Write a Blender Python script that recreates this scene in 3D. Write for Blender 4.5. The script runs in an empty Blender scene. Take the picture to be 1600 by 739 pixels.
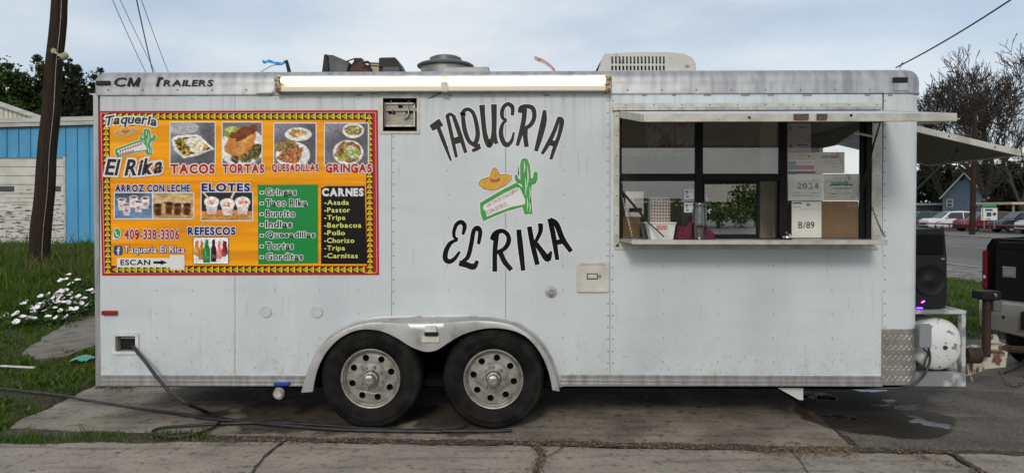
import bpy, math, random
import numpy as np
from mathutils import Vector, Matrix
from mathutils.geometry import tessellate_polygon
R = math.radians
rng = random.Random(7)
nr = np.random.RandomState(11)
SC = bpy.context.scene
COL = SC.collection

# ------------------------------------------------------------------ camera
F, U0, V0 = 1140.0, 800.0, 348.0           # focal length and principal point, in pixels of the 1600 x 739 photograph
CAM = Vector((0.0, -5.7, 1.68))
YAW, PITCH = R(1.0), R(0.9)
cd = bpy.data.cameras.new('camera'); cam = bpy.data.objects.new('camera', cd); COL.objects.link(cam)
cam.location = CAM; cam.rotation_euler = (R(90) - PITCH, 0, YAW)
cd.sensor_width = 36; cd.lens = 36 * F / 1600; cd.shift_y = -(369.5 - V0) / 1600
cd.clip_start = 0.05; cd.clip_end = 2000
SC.camera = cam
# ------------------------------------------------------------------ sky, sun, exposure
SUN_EL, SUN_AZ = R(30), R(-8)               # low veiled sun behind the camera
w = bpy.data.worlds.new('World'); SC.world = w; w.use_nodes = True
N = w.node_tree.nodes; L = w.node_tree.links; N.clear()
out = N.new('ShaderNodeOutputWorld'); bg = N.new('ShaderNodeBackground'); bg.inputs[1].default_value = 0.085
sky = N.new('ShaderNodeTexSky'); sky.sky_type = 'NISHITA'; sky.sun_disc = False
sky.sun_elevation = SUN_EL; sky.sun_rotation = R(180) - SUN_AZ; sky.air_density = 1.0; sky.dust_density = 1.5; sky.ozone_density = 1.4
tc = N.new('ShaderNodeTexCoord'); mp = N.new('ShaderNodeMapping'); mp.inputs['Scale'].default_value = (1.0, 1.0, 3.2)
nz = N.new('ShaderNodeTexNoise'); nz.inputs['Scale'].default_value = 2.1; nz.inputs['Detail'].default_value = 5; nz.inputs['Roughness'].default_value = .5
rp = N.new('ShaderNodeValToRGB'); rp.color_ramp.elements[0].position = .40; rp.color_ramp.elements[0].color = (.62, .62, .62, 1)
rp.color_ramp.elements[1].position = .60; rp.color_ramp.elements[1].color = (.97, .97, .97, 1)
nz2 = N.new('ShaderNodeTexNoise'); nz2.inputs['Scale'].default_value = 3.4; nz2.inputs['Detail'].default_value = 4
rc = N.new('ShaderNodeValToRGB'); rc.color_ramp.elements[0].position = .36; rc.color_ramp.elements[0].color = (4.3, 4.9, 5.7, 1)
rc.color_ramp.elements[1].position = .64; rc.color_ramp.elements[1].color = (6.2, 6.5, 6.7, 1)
mx = N.new('ShaderNodeMixRGB')
L.new(tc.outputs['Generated'], mp.inputs[0]); L.new(mp.outputs[0], nz.inputs[0]); L.new(mp.outputs[0], nz2.inputs[0])
L.new(nz.outputs[0], rp.inputs[0]); L.new(nz2.outputs[0], rc.inputs[0])
L.new(rp.outputs[0], mx.inputs[0]); L.new(sky.outputs[0], mx.inputs[1]); L.new(rc.outputs[0], mx.inputs[2])
L.new(mx.outputs[0], bg.inputs[0]); L.new(bg.outputs[0], out.inputs[0])
sd = bpy.data.lights.new('sun', 'SUN'); sd.energy = 0.85; sd.angle = R(12); sd.color = (1, .93, .82)
sun = bpy.data.objects.new('sun', sd); COL.objects.link(sun)
sdir = Vector((math.sin(SUN_AZ) * math.cos(SUN_EL), -math.cos(SUN_AZ) * math.cos(SUN_EL), math.sin(SUN_EL)))
sun.rotation_euler = sdir.to_track_quat('Z', 'Y').to_euler(); sun.location = (0, -20, 12)
VS = SC.view_settings; VS.view_transform = 'Standard'; VS.look = 'None'; VS.exposure = 0.62; VS.gamma = 1; VS.use_curve_mapping = False

# ------------------------------------------------------------------ measuring helpers
_fw = Vector((-math.sin(YAW) * math.cos(PITCH), math.cos(YAW) * math.cos(PITCH), -math.sin(PITCH)))
_rt = Vector((math.cos(YAW), math.sin(YAW), 0)); _up = _rt.cross(_fw)
def ray(u, v): return _fw + _rt * ((u - U0) / F) + _up * ((V0 - v) / F)
def at(u, v, Y=0.0):
    d = ray(u, v); return CAM + d * ((Y - CAM.y) / d.y)
def gnd(u, v, z=0.0):
    d = ray(u, v); return CAM + d * ((z - CAM.z) / d.z)
def lin(c):
    c = c / 255.0
    return c / 12.92 if c <= .04045 else ((c + .055) / 1.055) ** 2.4
def S(r, g, b): return (lin(r), lin(g), lin(b))
def spline(pts, n=8):
    P = [Vector(p) for p in pts]; P = [2 * P[0] - P[1]] + P + [2 * P[-1] - P[-2]]
    o = []
    for i in range(1, len(P) - 2):
        a, b, c, d = P[i - 1], P[i], P[i + 1], P[i + 2]
        for k in range(n):
            t = k / n
            o.append(.5 * (2 * b + (c - a) * t + (2 * a - 5 * b + 4 * c - d) * t * t + (3 * b - a - 3 * c + d) * t ** 3))
    o.append(P[-2]); return o

# ------------------------------------------------------------------ materials
def mat(name, col, rough=.6, metal=0., col2=None, nscale=4., ndetail=4., nlo=.4, nhi=.65, stretch=None, bump=0., bscale=60., bdist=.01,
        col3=None, n3=30., lo3=.62, hi3=.68, spec=.5, coat=0., emit=None, estr=0., wav=0., wscale=2., rough2=None):
    m = bpy.data.materials.new(name); m.use_nodes = True
    n, l = m.node_tree.nodes, m.node_tree.links
    p = n['Principled BSDF']
    p.inputs['Base Color'].default_value = (*col, 1); p.inputs['Roughness'].default_value = rough; p.inputs['Metallic'].default_value = metal
    p.inputs['Specular IOR Level'].default_value = spec; p.inputs['Coat Weight'].default_value = coat; p.inputs['Coat Roughness'].default_value = .08
    if emit: p.inputs['Emission Color'].default_value = (*emit, 1); p.inputs['Emission Strength'].default_value = estr
    t = n.new('ShaderNodeTexCoord'); src = t.outputs['Object']
    if stretch:
        mp = n.new('ShaderNodeMapping'); mp.inputs['Scale'].default_value = stretch; l.new(src, mp.inputs[0]); ssrc = mp.outputs[0]
    else: ssrc = src
    def noise(vec, s, d):
        q = n.new('ShaderNodeTexNoise'); q.inputs['Scale'].default_value = s; q.inputs['Detail'].default_value = d; l.new(vec, q.inputs[0]); return q.outputs[0]
    def ramp(v, a, b):
        q = n.new('ShaderNodeMapRange'); q.inputs['From Min'].default_value = a; q.inputs['From Max'].default_value = b; l.new(v, q.inputs[0]); return q.outputs[0]
    def mix(f, a, b):
        q = n.new('ShaderNodeMixRGB'); l.new(f, q.inputs[0])
        for k, c in ((1, a), (2, b)):
            if isinstance(c, tuple): q.inputs[k].default_value = (*c, 1)
            else: l.new(c, q.inputs[k])
        return q.outputs[0]
    c = None
    if col2:
        f = ramp(noise(ssrc, nscale, ndetail), nlo, nhi); c = mix(f, col, col2)
        if rough2 is not None:
            q = n.new('ShaderNodeMapRange'); q.inputs['To Min'].default_value = rough; q.inputs['To Max'].default_value = rough2; l.new(f, q.inputs[0]); l.new(q.outputs[0], p.inputs['Roughness'])
    if col3: c = mix(ramp(noise(src, n3, 5), lo3, hi3), c if c is not None else col, col3)
    if c is not None: l.new(c, p.inputs['Base Color'])
    nrm = None
    if wav:
        b = n.new('ShaderNodeBump'); b.inputs['Strength'].default_value = wav; b.inputs['Distance'].default_value = .02
        l.new(noise(src, wscale, 1), b.inputs['Height']); nrm = b.outputs[0]
    if bump:
        b = n.new('ShaderNodeBump'); b.inputs['Strength'].default_value = bump; b.inputs['Distance'].default_value = bdist
        l.new(noise(ssrc, bscale, 4), b.inputs['Height'])
        if nrm: l.new(nrm, b.inputs['Normal'])
        nrm = b.outputs[0]
    if nrm: l.new(nrm, p.inputs['Normal'])
    return m
def vcol_mat(name, rough=.35, spec=.4):
    m = bpy.data.materials.new(name); m.use_nodes = True; n, l = m.node_tree.nodes, m.node_tree.links
    a = n.new('ShaderNodeAttribute'); a.attribute_name = 'Col'; p = n['Principled BSDF']
    p.inputs['Roughness'].default_value = rough; p.inputs['Specular IOR Level'].default_value = spec; l.new(a.outputs[0], p.inputs[0]); return m
def glass_mat(name, tint=.8, base=.07, ior=1.5, rough=0.0):
    m = bpy.data.materials.new(name); m.use_nodes = True; n, l = m.node_tree.nodes, m.node_tree.links; n.clear()
    o = n.new('ShaderNodeOutputMaterial'); mx = n.new('ShaderNodeMixShader'); t = n.new('ShaderNodeBsdfTransparent'); g = n.new('ShaderNodeBsdfGlossy')
    t.inputs[0].default_value = (tint, tint * .99, tint * .96, 1); g.inputs['Roughness'].default_value = rough; g.inputs['Color'].default_value = (.95, .95, .92, 1)
    f = n.new('ShaderNodeFresnel'); f.inputs[0].default_value = ior; ad = n.new('ShaderNodeMath'); ad.operation = 'ADD'; ad.inputs[1].default_value = base; ad.use_clamp = True
    l.new(f.outputs[0], ad.inputs[0]); l.new(ad.outputs[0], mx.inputs[0]); l.new(t.outputs[0], mx.inputs[1]); l.new(g.outputs[0], mx.inputs[2]); l.new(mx.outputs[0], o.inputs[0]); return m

# ------------------------------------------------------------------ objects
def tag(o, label=None, cat=None, group=None, kind=None):
    if label: o['label'] = label
    if cat: o['category'] = cat
    if group: o['group'] = group
    if kind: o['kind'] = kind
    return o
def thing(name, label, cat, loc=(0, 0, 0), rz=0., group=None):
    o = bpy.data.objects.new(name, None); COL.objects.link(o); o.location = loc; o.rotation_euler = (0, 0, rz); o.empty_display_size = .2
    return tag(o, label, cat, group)
def sub(name, parent, loc=(0, 0, 0), rz=0., local=False):
    o = bpy.data.objects.new(name, None); COL.objects.link(o); o.empty_display_size = .1
    setpar(o, parent, local); o.location = loc; o.rotation_euler = (0, 0, rz); return o
def wmat(o):
    m = Matrix.LocRotScale(o.location, o.rotation_euler, o.scale)
    return (wmat(o.parent) @ o.matrix_parent_inverse @ m) if o.parent else m
def setpar(o, parent, local=False):
    o.parent = parent
    if not local: o.matrix_parent_inverse = wmat(parent).inverted()
def copy_tree(o, parent=None):
    c = o.copy(); COL.objects.link(c); c.parent = parent
    for ch in list(o.children): copy_tree(ch, c)
    return c
def inst(mesh, name, parent, M, local=False):
    o = bpy.data.objects.new(name, mesh); COL.objects.link(o)
    if parent: setpar(o, parent, local)
    o.matrix_basis = M; return o

class B:
    def __init__(s): s.v = []; s.f = []; s.c = None; s.m = []
    def add(s, vs, fs, mi=0):
        k = len(s.v); s.v += [tuple(p) for p in vs]; s.f += [tuple(i + k for i in f) for f in fs]; s.m += [mi] * len(fs); return s
    def box(s, a, b, ch=0., mi=0):
        x0, x1 = sorted((a[0], b[0])); y0, y1 = sorted((a[1], b[1])); z0, z1 = sorted((a[2], b[2]))
        return s.obox(((x0 + x1) / 2, (y0 + y1) / 2, (z0 + z1) / 2), (x1 - x0, y1 - y0, z1 - z0), Matrix.Identity(3), ch, mi)
    def obox(s, c, size, M=Matrix.Identity(3), ch=0., mi=0):
        c = Vector(c); h = [q / 2 for q in size]
        if ch <= 0:
            vs = [c + M @ Vector((sx * h[0], sy * h[1], sz * h[2])) for sx in (-1, 1) for sy in (-1, 1) for sz in (-1, 1)]
            return s.add(vs, [(0, 1, 3, 2), (4, 6, 7, 5), (0, 4, 5, 1), (2, 3, 7, 6), (0, 2, 6, 4), (1, 5, 7, 3)], mi)
        ch = min(ch, min(h) * .9); vs = []; idx = {}
        for sx in (-1, 1):
            for sy in (-1, 1):
                for sz in (-1, 1):
                    for a in range(3):
                        q = [sx * (h[0] - ch), sy * (h[1] - ch), sz * (h[2] - ch)]; q[a] = (sx, sy, sz)[a] * h[a]
                        idx[(sx, sy, sz, a)] = len(vs); vs.append(c + M @ Vector(q))
        fs = []
        for a in range(3):
            for sg in (-1, 1):
                b, d = [(1, 2), (2, 0), (0, 1)][a]; loop = []
                for (p, q) in ((-1, -1), (1, -1), (1, 1), (-1, 1)):
                    k = [0, 0, 0]; k[a] = sg; k[b] = p; k[d] = q; loop.append(idx[(*k, a)])
                fs.append(tuple(loop if sg > 0 else loop[::-1]))
        for a in range(3):
            b, d = [(1, 2), (2, 0), (0, 1)][a]
            for p in (-1, 1):
                for q in (-1, 1):
                    k0 = [0, 0, 0]; k0[a] = -1; k0[b] = p; k0[d] = q; k1 = list(k0); k1[a] = 1
                    f = (idx[(*k0, b)], idx[(*k1, b)], idx[(*k1, d)], idx[(*k0, d)]); fs.append(f if p * q < 0 else f[::-1])
        for sx in (-1, 1):
            for sy in (-1, 1):
                for sz in (-1, 1):
                    f = tuple(idx[(sx, sy, sz, a)] for a in range(3)); fs.append(f if sx * sy * sz > 0 else f[::-1])
        return s.add(vs, fs, mi)
    def pbox(s, u0, v0, u1, v1, y0, y1, ch=0., mi=0):
        """box whose face at y0 fills the pixel rectangle, reaching back to y1"""
        a, b = at(u0, v1, y0), at(u1, v0, y0); c, d = at(u0, v0, y0), at(u1, v1, y0)
        return s.box(((a.x + c.x) / 2, y0, (a.z + d.z) / 2), ((b.x + d.x) / 2, y1, (b.z + c.z) / 2), ch, mi)
    def bar(s, p, q, w, h, mi=0, ch=0.):
        p, q = Vector(p), Vector(q); d = q - p; M = d.to_track_quat('Y', 'Z').to_matrix(); return s.obox((p + q) / 2, (w, d.length, h), M, ch, mi)
    def tube(s, pts, r, n=8, cap=True, mi=0):
        P = [Vector(p) for p in pts]; rs = r if isinstance(r, (list, tuple)) else [r] * len(P); k = len(s.v); prev = None
        for i, p in enumerate(P):
            d = (P[min(i + 1, len(P) - 1)] - P[max(i - 1, 0)]);
            if d.length < 1e-9: d = Vector((0, 0, 1))
            d.normalize()
            if prev is None:
                a = d.orthogonal().normalized()
            else:
                a = prev - d * prev.dot(d); a = a.normalized() if a.length > 1e-6 else d.orthogonal().normalized()
            prev = a; b = d.cross(a)
            for j in range(n):
                t = 2 * math.pi * j / n; s.v.append(tuple(p + (a * math.cos(t) + b * math.sin(t)) * rs[i]))
        fs = []
        for i in range(len(P) - 1):
            for j in range(n):
                j2 = (j + 1) % n; fs.append((k + i * n + j, k + i * n + j2, k + (i + 1) * n + j2, k + (i + 1) * n + j))
        if cap: fs.append(tuple(k + j for j in range(n))[::-1]); fs.append(tuple(k + (len(P) - 1) * n + j for j in range(n)))
        s.f += fs; s.m += [mi] * len(fs); return s
    def lathe(s, prof, o, axis, n=24, cap0=False, cap1=False, mi=0):
        """prof: (radius, height along axis)"""
        o = Vector(o); d = Vector(axis).normalized(); a = d.orthogonal().normalized(); b = d.cross(a); k = len(s.v); m = len(prof)
        for (r, h) in prof:
            for j in range(n):
                t = 2 * math.pi * j / n; s.v.append(tuple(o + d * h + (a * math.cos(t) + b * math.sin(t)) * r))
        fs = [(k + i * n + j, k + i * n + (j + 1) % n, k + (i + 1) * n + (j + 1) % n, k + (i + 1) * n + j) for i in range(m - 1) for j in range(n)]
        if cap0: fs.append(tuple(k + j for j in range(n))[::-1])
        if cap1: fs.append(tuple(k + (m - 1) * n + j for j in range(n)))
        s.f += fs; s.m += [mi] * len(fs); return s
    def plate(s, loops, fn, t0, t1=None, mi=0, back=True):
        """flat shape with holes: loops of 2-D points, fn(a, b, t) -> 3-D; front at t0, rim and back at t1"""
        L2 = [[Vector((p[0], p[1], 0)) for p in lp] for lp in loops]; tri = tessellate_polygon(L2)
        flat = [p for lp in loops for p in lp]; k = len(s.v); n = len(flat)
        s.v += [tuple(fn(p[0], p[1], t0)) for p in flat]; fs = [tuple(k + i for i in t) for t in tri]
        if t1 is not None:
            s.v += [tuple(fn(p[0], p[1], t1)) for p in flat]
            if back: fs += [tuple(k + n + i for i in t[::-1]) for t in tri]
            o = 0
            for lp in loops:
                m = len(lp)
                for i in range(m):
                    j = (i + 1) % m; fs.append((k + o + i, k + o + j, k + n + o + j, k + n + o + i))
                o += m
        s.f += fs; s.m += [mi] * len(fs); return s
    def grid(s, rows, mi=0, close=False):
        k = len(s.v); m = len(rows[0]); fs = []
        for r in rows: s.v += [tuple(p) for p in r]
        for i in range(len(rows) - 1):
            for j in range(m if close else m - 1):
                j2 = (j + 1) % m; fs.append((k + i * m + j, k + i * m + j2, k + (i + 1) * m + j2, k + (i + 1) * m + j))
        s.f += fs; s.m += [mi] * len(fs); return s
    def mesh(s, name, mats, smooth=None):
        me = bpy.data.meshes.new(name); me.from_pydata(s.v, [], s.f)
        for m in (mats if isinstance(mats, (list, tuple)) else [mats]): me.materials.append(m)
        if any(s.m): me.polygons.foreach_set('material_index', s.m)
        if s.c is not None:
            ca = me.color_attributes.new('Col', 'FLOAT_COLOR', 'POINT'); ca.data.foreach_set('color', np.asarray(s.c, dtype=np.float32).ravel())
        if smooth:
            me.polygons.foreach_set('use_smooth', [True] * len(me.polygons)); me.set_sharp_from_angle(angle=R(smooth))
        me.update(); return me
    def build(s, name, mats, parent=None, smooth=None, label=None, cat=None, group=None, kind=None, local=False):
        o = bpy.data.objects.new(name, s.mesh(name, mats, smooth)); COL.objects.link(o)
        if parent: setpar(o, parent, local)
        return tag(o, label, cat, group, kind)
def pfn(u, v, y): return at(u, v, y)
def rrect(u0, v0, u1, v1, r=4, n=4):
    o = []
    for cx, cy, a0 in ((u1 - r, v0 + r, -90), (u1 - r, v1 - r, 0), (u0 + r, v1 - r, 90), (u0 + r, v0 + r, 180)):
        for k in range(n + 1):
            a = R(a0 + 90 * k / n); o.append((cx + r * math.cos(a), cy + r * math.sin(a)))
    return o
def circ(cx, cy, rx, ry=None, n=16): return [(cx + rx * math.cos(2 * math.pi * k / n), cy + (ry or rx) * math.sin(2 * math.pi * k / n)) for k in range(n)]
def rect(u0, v0, u1, v1): return [(u0, v0), (u1, v0), (u1, v1), (u0, v1)]

# palette of materials
M = {}
M['white_panel'] = mat('white_painted_panel', (.605, .645, .66), .34, col2=(.50, .54, .56), nscale=1.1, nlo=.35, nhi=.75, stretch=(1.6, 1, .55), bump=.03, bscale=9, wav=.14, wscale=1.9,
                       col3=(.25, .25, .24), n3=95, lo3=.70, hi3=.76, spec=.4)
def weather(m):
    # dirt runs below the roof rail, scuffs along the bottom, faint smears
    n, l = m.node_tree.nodes, m.node_tree.links; p = n['Principled BSDF']; base = p.inputs[0].links[0].from_socket
    t = n.new('ShaderNodeTexCoord'); sp = n.new('ShaderNodeSeparateXYZ'); l.new(t.outputs['Object'], sp.inputs[0])
    def nz(scale, s, d=5):
        q = n.new('ShaderNodeMapping'); q.inputs['Scale'].default_value = scale; l.new(t.outputs['Object'], q.inputs[0]); k = n.new('ShaderNodeTexNoise'); k.inputs['Scale'].default_value = s; k.inputs['Detail'].default_value = d; l.new(q.outputs[0], k.inputs[0]); return k.outputs[0]
    def mr(v, a, b, c=0., d=1.):
        q = n.new('ShaderNodeMapRange'); q.inputs['From Min'].default_value = a; q.inputs['From Max'].default_value = b; q.inputs['To Min'].default_value = c; q.inputs['To Max'].default_value = d; l.new(v, q.inputs[0]); return q.outputs[0]
    def mul(x, y):
        q = n.new('ShaderNodeMath'); q.operation = 'MULTIPLY'; l.new(x, q.inputs[0])
        if isinstance(y, float): q.inputs[1].default_value = y
        else: l.new(y, q.inputs[1])
        return q.outputs[0]
    def dark(f, col):
        global _b
        q = n.new('ShaderNodeMixRGB'); l.new(f, q.inputs[0]); l.new(_b, q.inputs[1]); q.inputs[2].default_value = (*col, 1); _b = q.outputs[0]
    global _b; _b = base
    dark(mul(mul(mr(nz((13, 1, .30), 1.7, 8), .48, .72), mr(sp.outputs['Z'], 2.05, 2.62)), .5), (.30, .30, .29))
    dark(mul(mul(mr(nz((1, 1, 1), 9, 7), .45, .70), mr(sp.outputs['Z'], .75, .34)), .45), (.36, .35, .32))
    dark(mul(mul(mr(nz((1, 1, .5), 60, 3), .62, .68), mr(sp.outputs['Z'], .95, .34)), .8), (.20, .19, .17))
    dark(mul(mr(nz((30, 1, 2.0), 1.2, 3), .70, .74), .5), (.30, .30, .30))
    dark(mul(mr(nz((.8, 1, 4.5), 1.5, 4), .50, .75), .40), (.46, .49, .51))
    dark(mul(mr(nz((9, 1, 1.2), 2.2, 6), .62, .74), .45), (.36, .36, .35))
    l.new(_b, p.inputs[0]); rg = nz((1, 1, .6), 2.5, 5); l.new(mr(rg, .3, .7, .26, .46), p.inputs['Roughness']); return m
weather(M['white_panel'])
M['alu'] = mat('aluminium_trim', (.50, .50, .50), .38, metal=.75, col2=(.33, .33, .32), nscale=3, stretch=(6, 1, 1), bump=.05, bscale=30, col3=(.22, .2, .17), n3=40, lo3=.66, hi3=.8)
M['rail'] = mat('brushed_aluminium_roof_rail', (.42, .42, .43), .45, metal=.55, col2=(.27, .27, .28), nscale=2.2, stretch=(7, 1, .8), bump=.04, bscale=60, col3=(.5, .5, .5), n3=7, lo3=.5, hi3=.8)
M['old_alu'] = mat('weathered_frame_strip', (.55, .53, .48), .45, metal=.3, col2=(.40, .38, .33), nscale=9, bump=.05, col3=(.2, .17, .13), n3=60, lo3=.66, hi3=.76)
M['black'] = mat('black_plastic', (.008, .008, .009), .45, spec=.3, bump=.05, bscale=120)
M['matte_black'] = mat('matte_black', (.006, .006, .006), .9, spec=.1)
M['frame_black'] = mat('black_window_frame', (.006, .006, .006), .5, spec=.2)
M['rubber'] = mat('tyre_rubber', (.005, .005, .0055), .8, col2=(.020, .018, .016), nscale=7, bump=.12, bscale=90, bdist=.004, spec=.15)
M['wheel'] = mat('dull_aluminium_wheel', (.36, .34, .31), .5, metal=.55, col2=(.24, .22, .19), nscale=12, col3=(.13, .11, .085), n3=22, lo3=.52, hi3=.80, bump=.05)
M['chrome'] = mat('worn_chrome', (.72, .70, .66), .16, metal=1, col2=(.5, .46, .4), nscale=14)
M['white_plastic'] = mat('white_plastic', (.66, .66, .63), .4, col2=(.52, .51, .47), nscale=8)
M['cream_plastic'] = mat('cream_plastic', (.60, .58, .52), .42, col2=(.50, .48, .42), nscale=6)
M['vinyl_black'] = mat('black_vinyl', (.006, .006, .007), .12, spec=.4)
M['vinyl_white'] = mat('white_vinyl', (.72, .72, .72), .3)
M['red_light'] = mat('red_lamp_lens', (.28, .008, .012), .2)
M['cable'] = mat('black_cable', (.014, .014, .015), .5, col2=(.035, .033, .03), nscale=12)
M['soil'] = mat('damp_soil', (.045, .036, .027), .95, col2=(.085, .068, .05), nscale=14, bump=.8, bscale=50, bdist=.02)
M['paper'] = mat('white_paper', (.82, .82, .81), .7)
M['print'] = vcol_mat('printed_vinyl', .35, .2); M['paper_print'] = vcol_mat('printed_paper', .6)
M['glass'] = glass_mat('window_glass', .95, .14, 1.5)
M['jar_glass'] = glass_mat('jar_glass', .86, .05, 1.45)
M['beige'] = mat('beige_interior', (.42, .38, .29), .6, col2=(.33, .30, .22), nscale=3)
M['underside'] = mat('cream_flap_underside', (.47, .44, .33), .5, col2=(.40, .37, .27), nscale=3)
M['wood'] = mat('brown_cardboard', (.23, .15, .085), .85, col2=(.18, .115, .065), nscale=6)
# ================================================================== SETTING
def struct(o): o['kind'] = 'structure'; return o
# big ground sheet
M['ground'] = mat('dry_ground', (.085, .078, .055), .95, col2=(.055, .065, .03), nscale=.6, bump=.4, bscale=20)
struct(B().add([(-500, -500, -.13), (500, -500, -.13), (500, 700, -.13), (-500, 700, -.13)], [(0, 1, 2, 3)]).build('ground', M['ground']))
struct(B().add([(-9, -4, -.006), (9, -4, -.006), (9, 6, -.006), (-9, 6, -.006)], [(0, 1, 2, 3)]).build('soil', M['soil']))

# concrete with a puddle in front of the hitch and wet stains round the wheels
def grain(m, amt=.55):
    # exposed aggregate: pale and dark grit, and long faint tyre and broom marks
    n, l = m.node_tree.nodes, m.node_tree.links; p = n['Principled BSDF']; base = p.inputs[0].links[0].from_socket; t = n.new('ShaderNodeTexCoord')
    def lay(base, scale, s, d, a, b, fac, c):
        mp = n.new('ShaderNodeMapping'); mp.inputs['Scale'].default_value = scale; l.new(t.outputs['Object'], mp.inputs[0]); k = n.new('ShaderNodeTexNoise'); k.inputs['Scale'].default_value = s; k.inputs['Detail'].default_value = d; l.new(mp.outputs[0], k.inputs[0])
        q = n.new('ShaderNodeMapRange'); q.inputs['From Min'].default_value = a; q.inputs['From Max'].default_value = b; q.inputs['To Max'].default_value = fac; l.new(k.outputs[0], q.inputs[0]); x = n.new('ShaderNodeMixRGB'); l.new(q.outputs[0], x.inputs[0]); l.new(base, x.inputs[1]); x.inputs[2].default_value = (*c, 1); return x.outputs[0]
    base = lay(base, (1, 2.2, 1), 42, 3, .56, .70, .8, (.40, .36, .30)); base = lay(base, (1, 2.2, 1), 36, 3, .58, .70, .85, (.06, .05, .04)); base = lay(base, (.7, 5, 1), 2.2, 6, .52, .72, .6, (.09, .078, .064)); base = lay(base, (.5, 3, 1), 1.3, 5, .55, .75, .5, (.36, .32, .26))
    l.new(base, p.inputs[0])
def concrete_mat(c1=(.34, .30, .24), c2=(.16, .138, .110)):
    m = mat('old_concrete', c1, .9, spec=.25, col2=c2, nscale=1.9, ndetail=12, nlo=.36, nhi=.64, bump=.5, bscale=70, bdist=.006,
            col3=(.075, .063, .050), n3=11, lo3=.54, hi3=.72)
    grain(m)
    n, l = m.node_tree.nodes, m.node_tree.links; p = n['Principled BSDF']; base = p.inputs['Base Color'].links[0].from_socket
    tcn = n.new('ShaderNodeTexCoord')
    def V(op, a, b):
        q = n.new('ShaderNodeVectorMath'); q.operation = op
        for k, x in ((0, a), (1, b)):
            if isinstance(x, tuple): q.inputs[k].default_value = x
            elif x is not None: l.new(x, q.inputs[k])
        return q
    def mth(op, a, b):
        q = n.new('ShaderNodeMath'); q.operation = op; q.use_clamp = False
        for k, x in ((0, a), (1, b)):
            if isinstance(x, (int, float)): q.inputs[k].default_value = x
            else: l.new(x, q.inputs[k])
        return q.outputs[0]
    def rng_(v, a, b):
        q = n.new('ShaderNodeMapRange'); q.inputs['From Min'].default_value = a; q.inputs['From Max'].default_value = b; l.new(v, q.inputs[0]); return q.outputs[0]
    nn = n.new('ShaderNodeTexNoise'); nn.inputs['Scale'].default_value = 2.6; nn.inputs['Detail'].default_value = 5; l.new(tcn.outputs['Object'], nn.inputs[0])
    def blob(cx, cy, rx, ry, wob):
        d = V('SUBTRACT', tcn.outputs['Object'], (cx, cy, 0)); q = V('DIVIDE', d.outputs[0], (rx, ry, 1)); ln = V('LENGTH', q.outputs[0], None).outputs['Value']
        return mth('ADD', ln, mth('MULTIPLY', mth('SUBTRACT', nn.outputs[0], .5), wob))
    ob = n.new('ShaderNodeMath'); ob.operation = 'MINIMUM'
    d1 = blob(2.86, .33, .60, .60, .5); d2 = blob(2.98, .98, .62, .5, .5)
    pud = mth('MINIMUM', d1, d2)
    wet = rng_(pud, 1.03, .97); film = mth('MULTIPLY', wet, rng_(nn.outputs[0], .57, .60))
    s1 = rng_(blob(-1.5, .35, 1.15, .62, 1.9), .98, .84); s2 = rng_(blob(-.55, .15, .5, .42, 1.9), .95, .82)
    stain = mth('MAXIMUM', s1, s2)
    dk = n.new('ShaderNodeMixRGB'); dk.blend_type = 'MULTIPLY'; dk.inputs[2].default_value = (.25, .22, .19, 1); l.new(mth('MAXIMUM', wet, mth('MULTIPLY', stain, .85)), dk.inputs[0]); l.new(base, dk.inputs[1])
    l.new(dk.outputs[0], p.inputs['Base Color'])
    r1 = n.new('ShaderNodeMapRange'); r1.inputs['To Min'].default_value = .88; r1.inputs['To Max'].default_value = .55; l.new(mth('MAXIMUM', wet, stain), r1.inputs[0])
    r2 = n.new('ShaderNodeMix'); l.new(film, r2.inputs[0]); l.new(r1.outputs[0], r2.inputs[2]); r2.inputs[3].default_value = .05
    l.new(r2.outputs[0], p.inputs['Roughness'])
    bmp = [x for x in n if x.type == 'BUMP'][0]
    st = n.new('ShaderNodeMapRange'); st.inputs['To Min'].default_value = .35; st.inputs['To Max'].default_value = .06; l.new(film, st.inputs[0]); l.new(st.outputs[0], bmp.inputs['Strength'])
    return m
M['concrete'] = concrete_mat(); M['concrete_dark'] = concrete_mat((.155, .142, .122), (.085, .077, .065)); M['concrete_pale'] = mat('pale_concrete', (.37, .33, .275), .92, spec=.25, col2=(.235, .206, .170), nscale=2.2, ndetail=10, nlo=.30, nhi=.70, bump=.45, bscale=80, bdist=.006, col3=(.10, .088, .072), n3=14, lo3=.56, hi3=.74); grain(M['concrete_pale'])
def jag(pts, amp=.012, step=.07, seed=1):
    r = random.Random(seed); o = []
    for i in range(len(pts)):
        a, b = Vector(pts[i][:2]), Vector(pts[(i + 1) % len(pts)][:2]); d = (b - a); n = max(1, int(d.length / step)) if d.length < 14 else 1
        nv = Vector((-d.y, d.x)).normalized()
        for k in range(n):
            o.append(tuple(a + d * (k / n) + nv * (r.uniform(-amp, amp) + amp * 1.6 * math.sin(k * .55 + i)) * (0 if k == 0 else 1)))
    return o
def zfn(x, y, z): return (x, y, z)
pave = thing('concrete_pavement', 'old cracked grey concrete slabs under and in front of the food trailer', 'pavement'); pave['kind'] = 'structure'; del pave['category']
g = lambda u, v: tuple(gnd(u, v))[:2]
edgeA = [g(16, 668), g(30, 657), g(82, 636), g(120, 616), g(158, 597), g(176, 586)]
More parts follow.
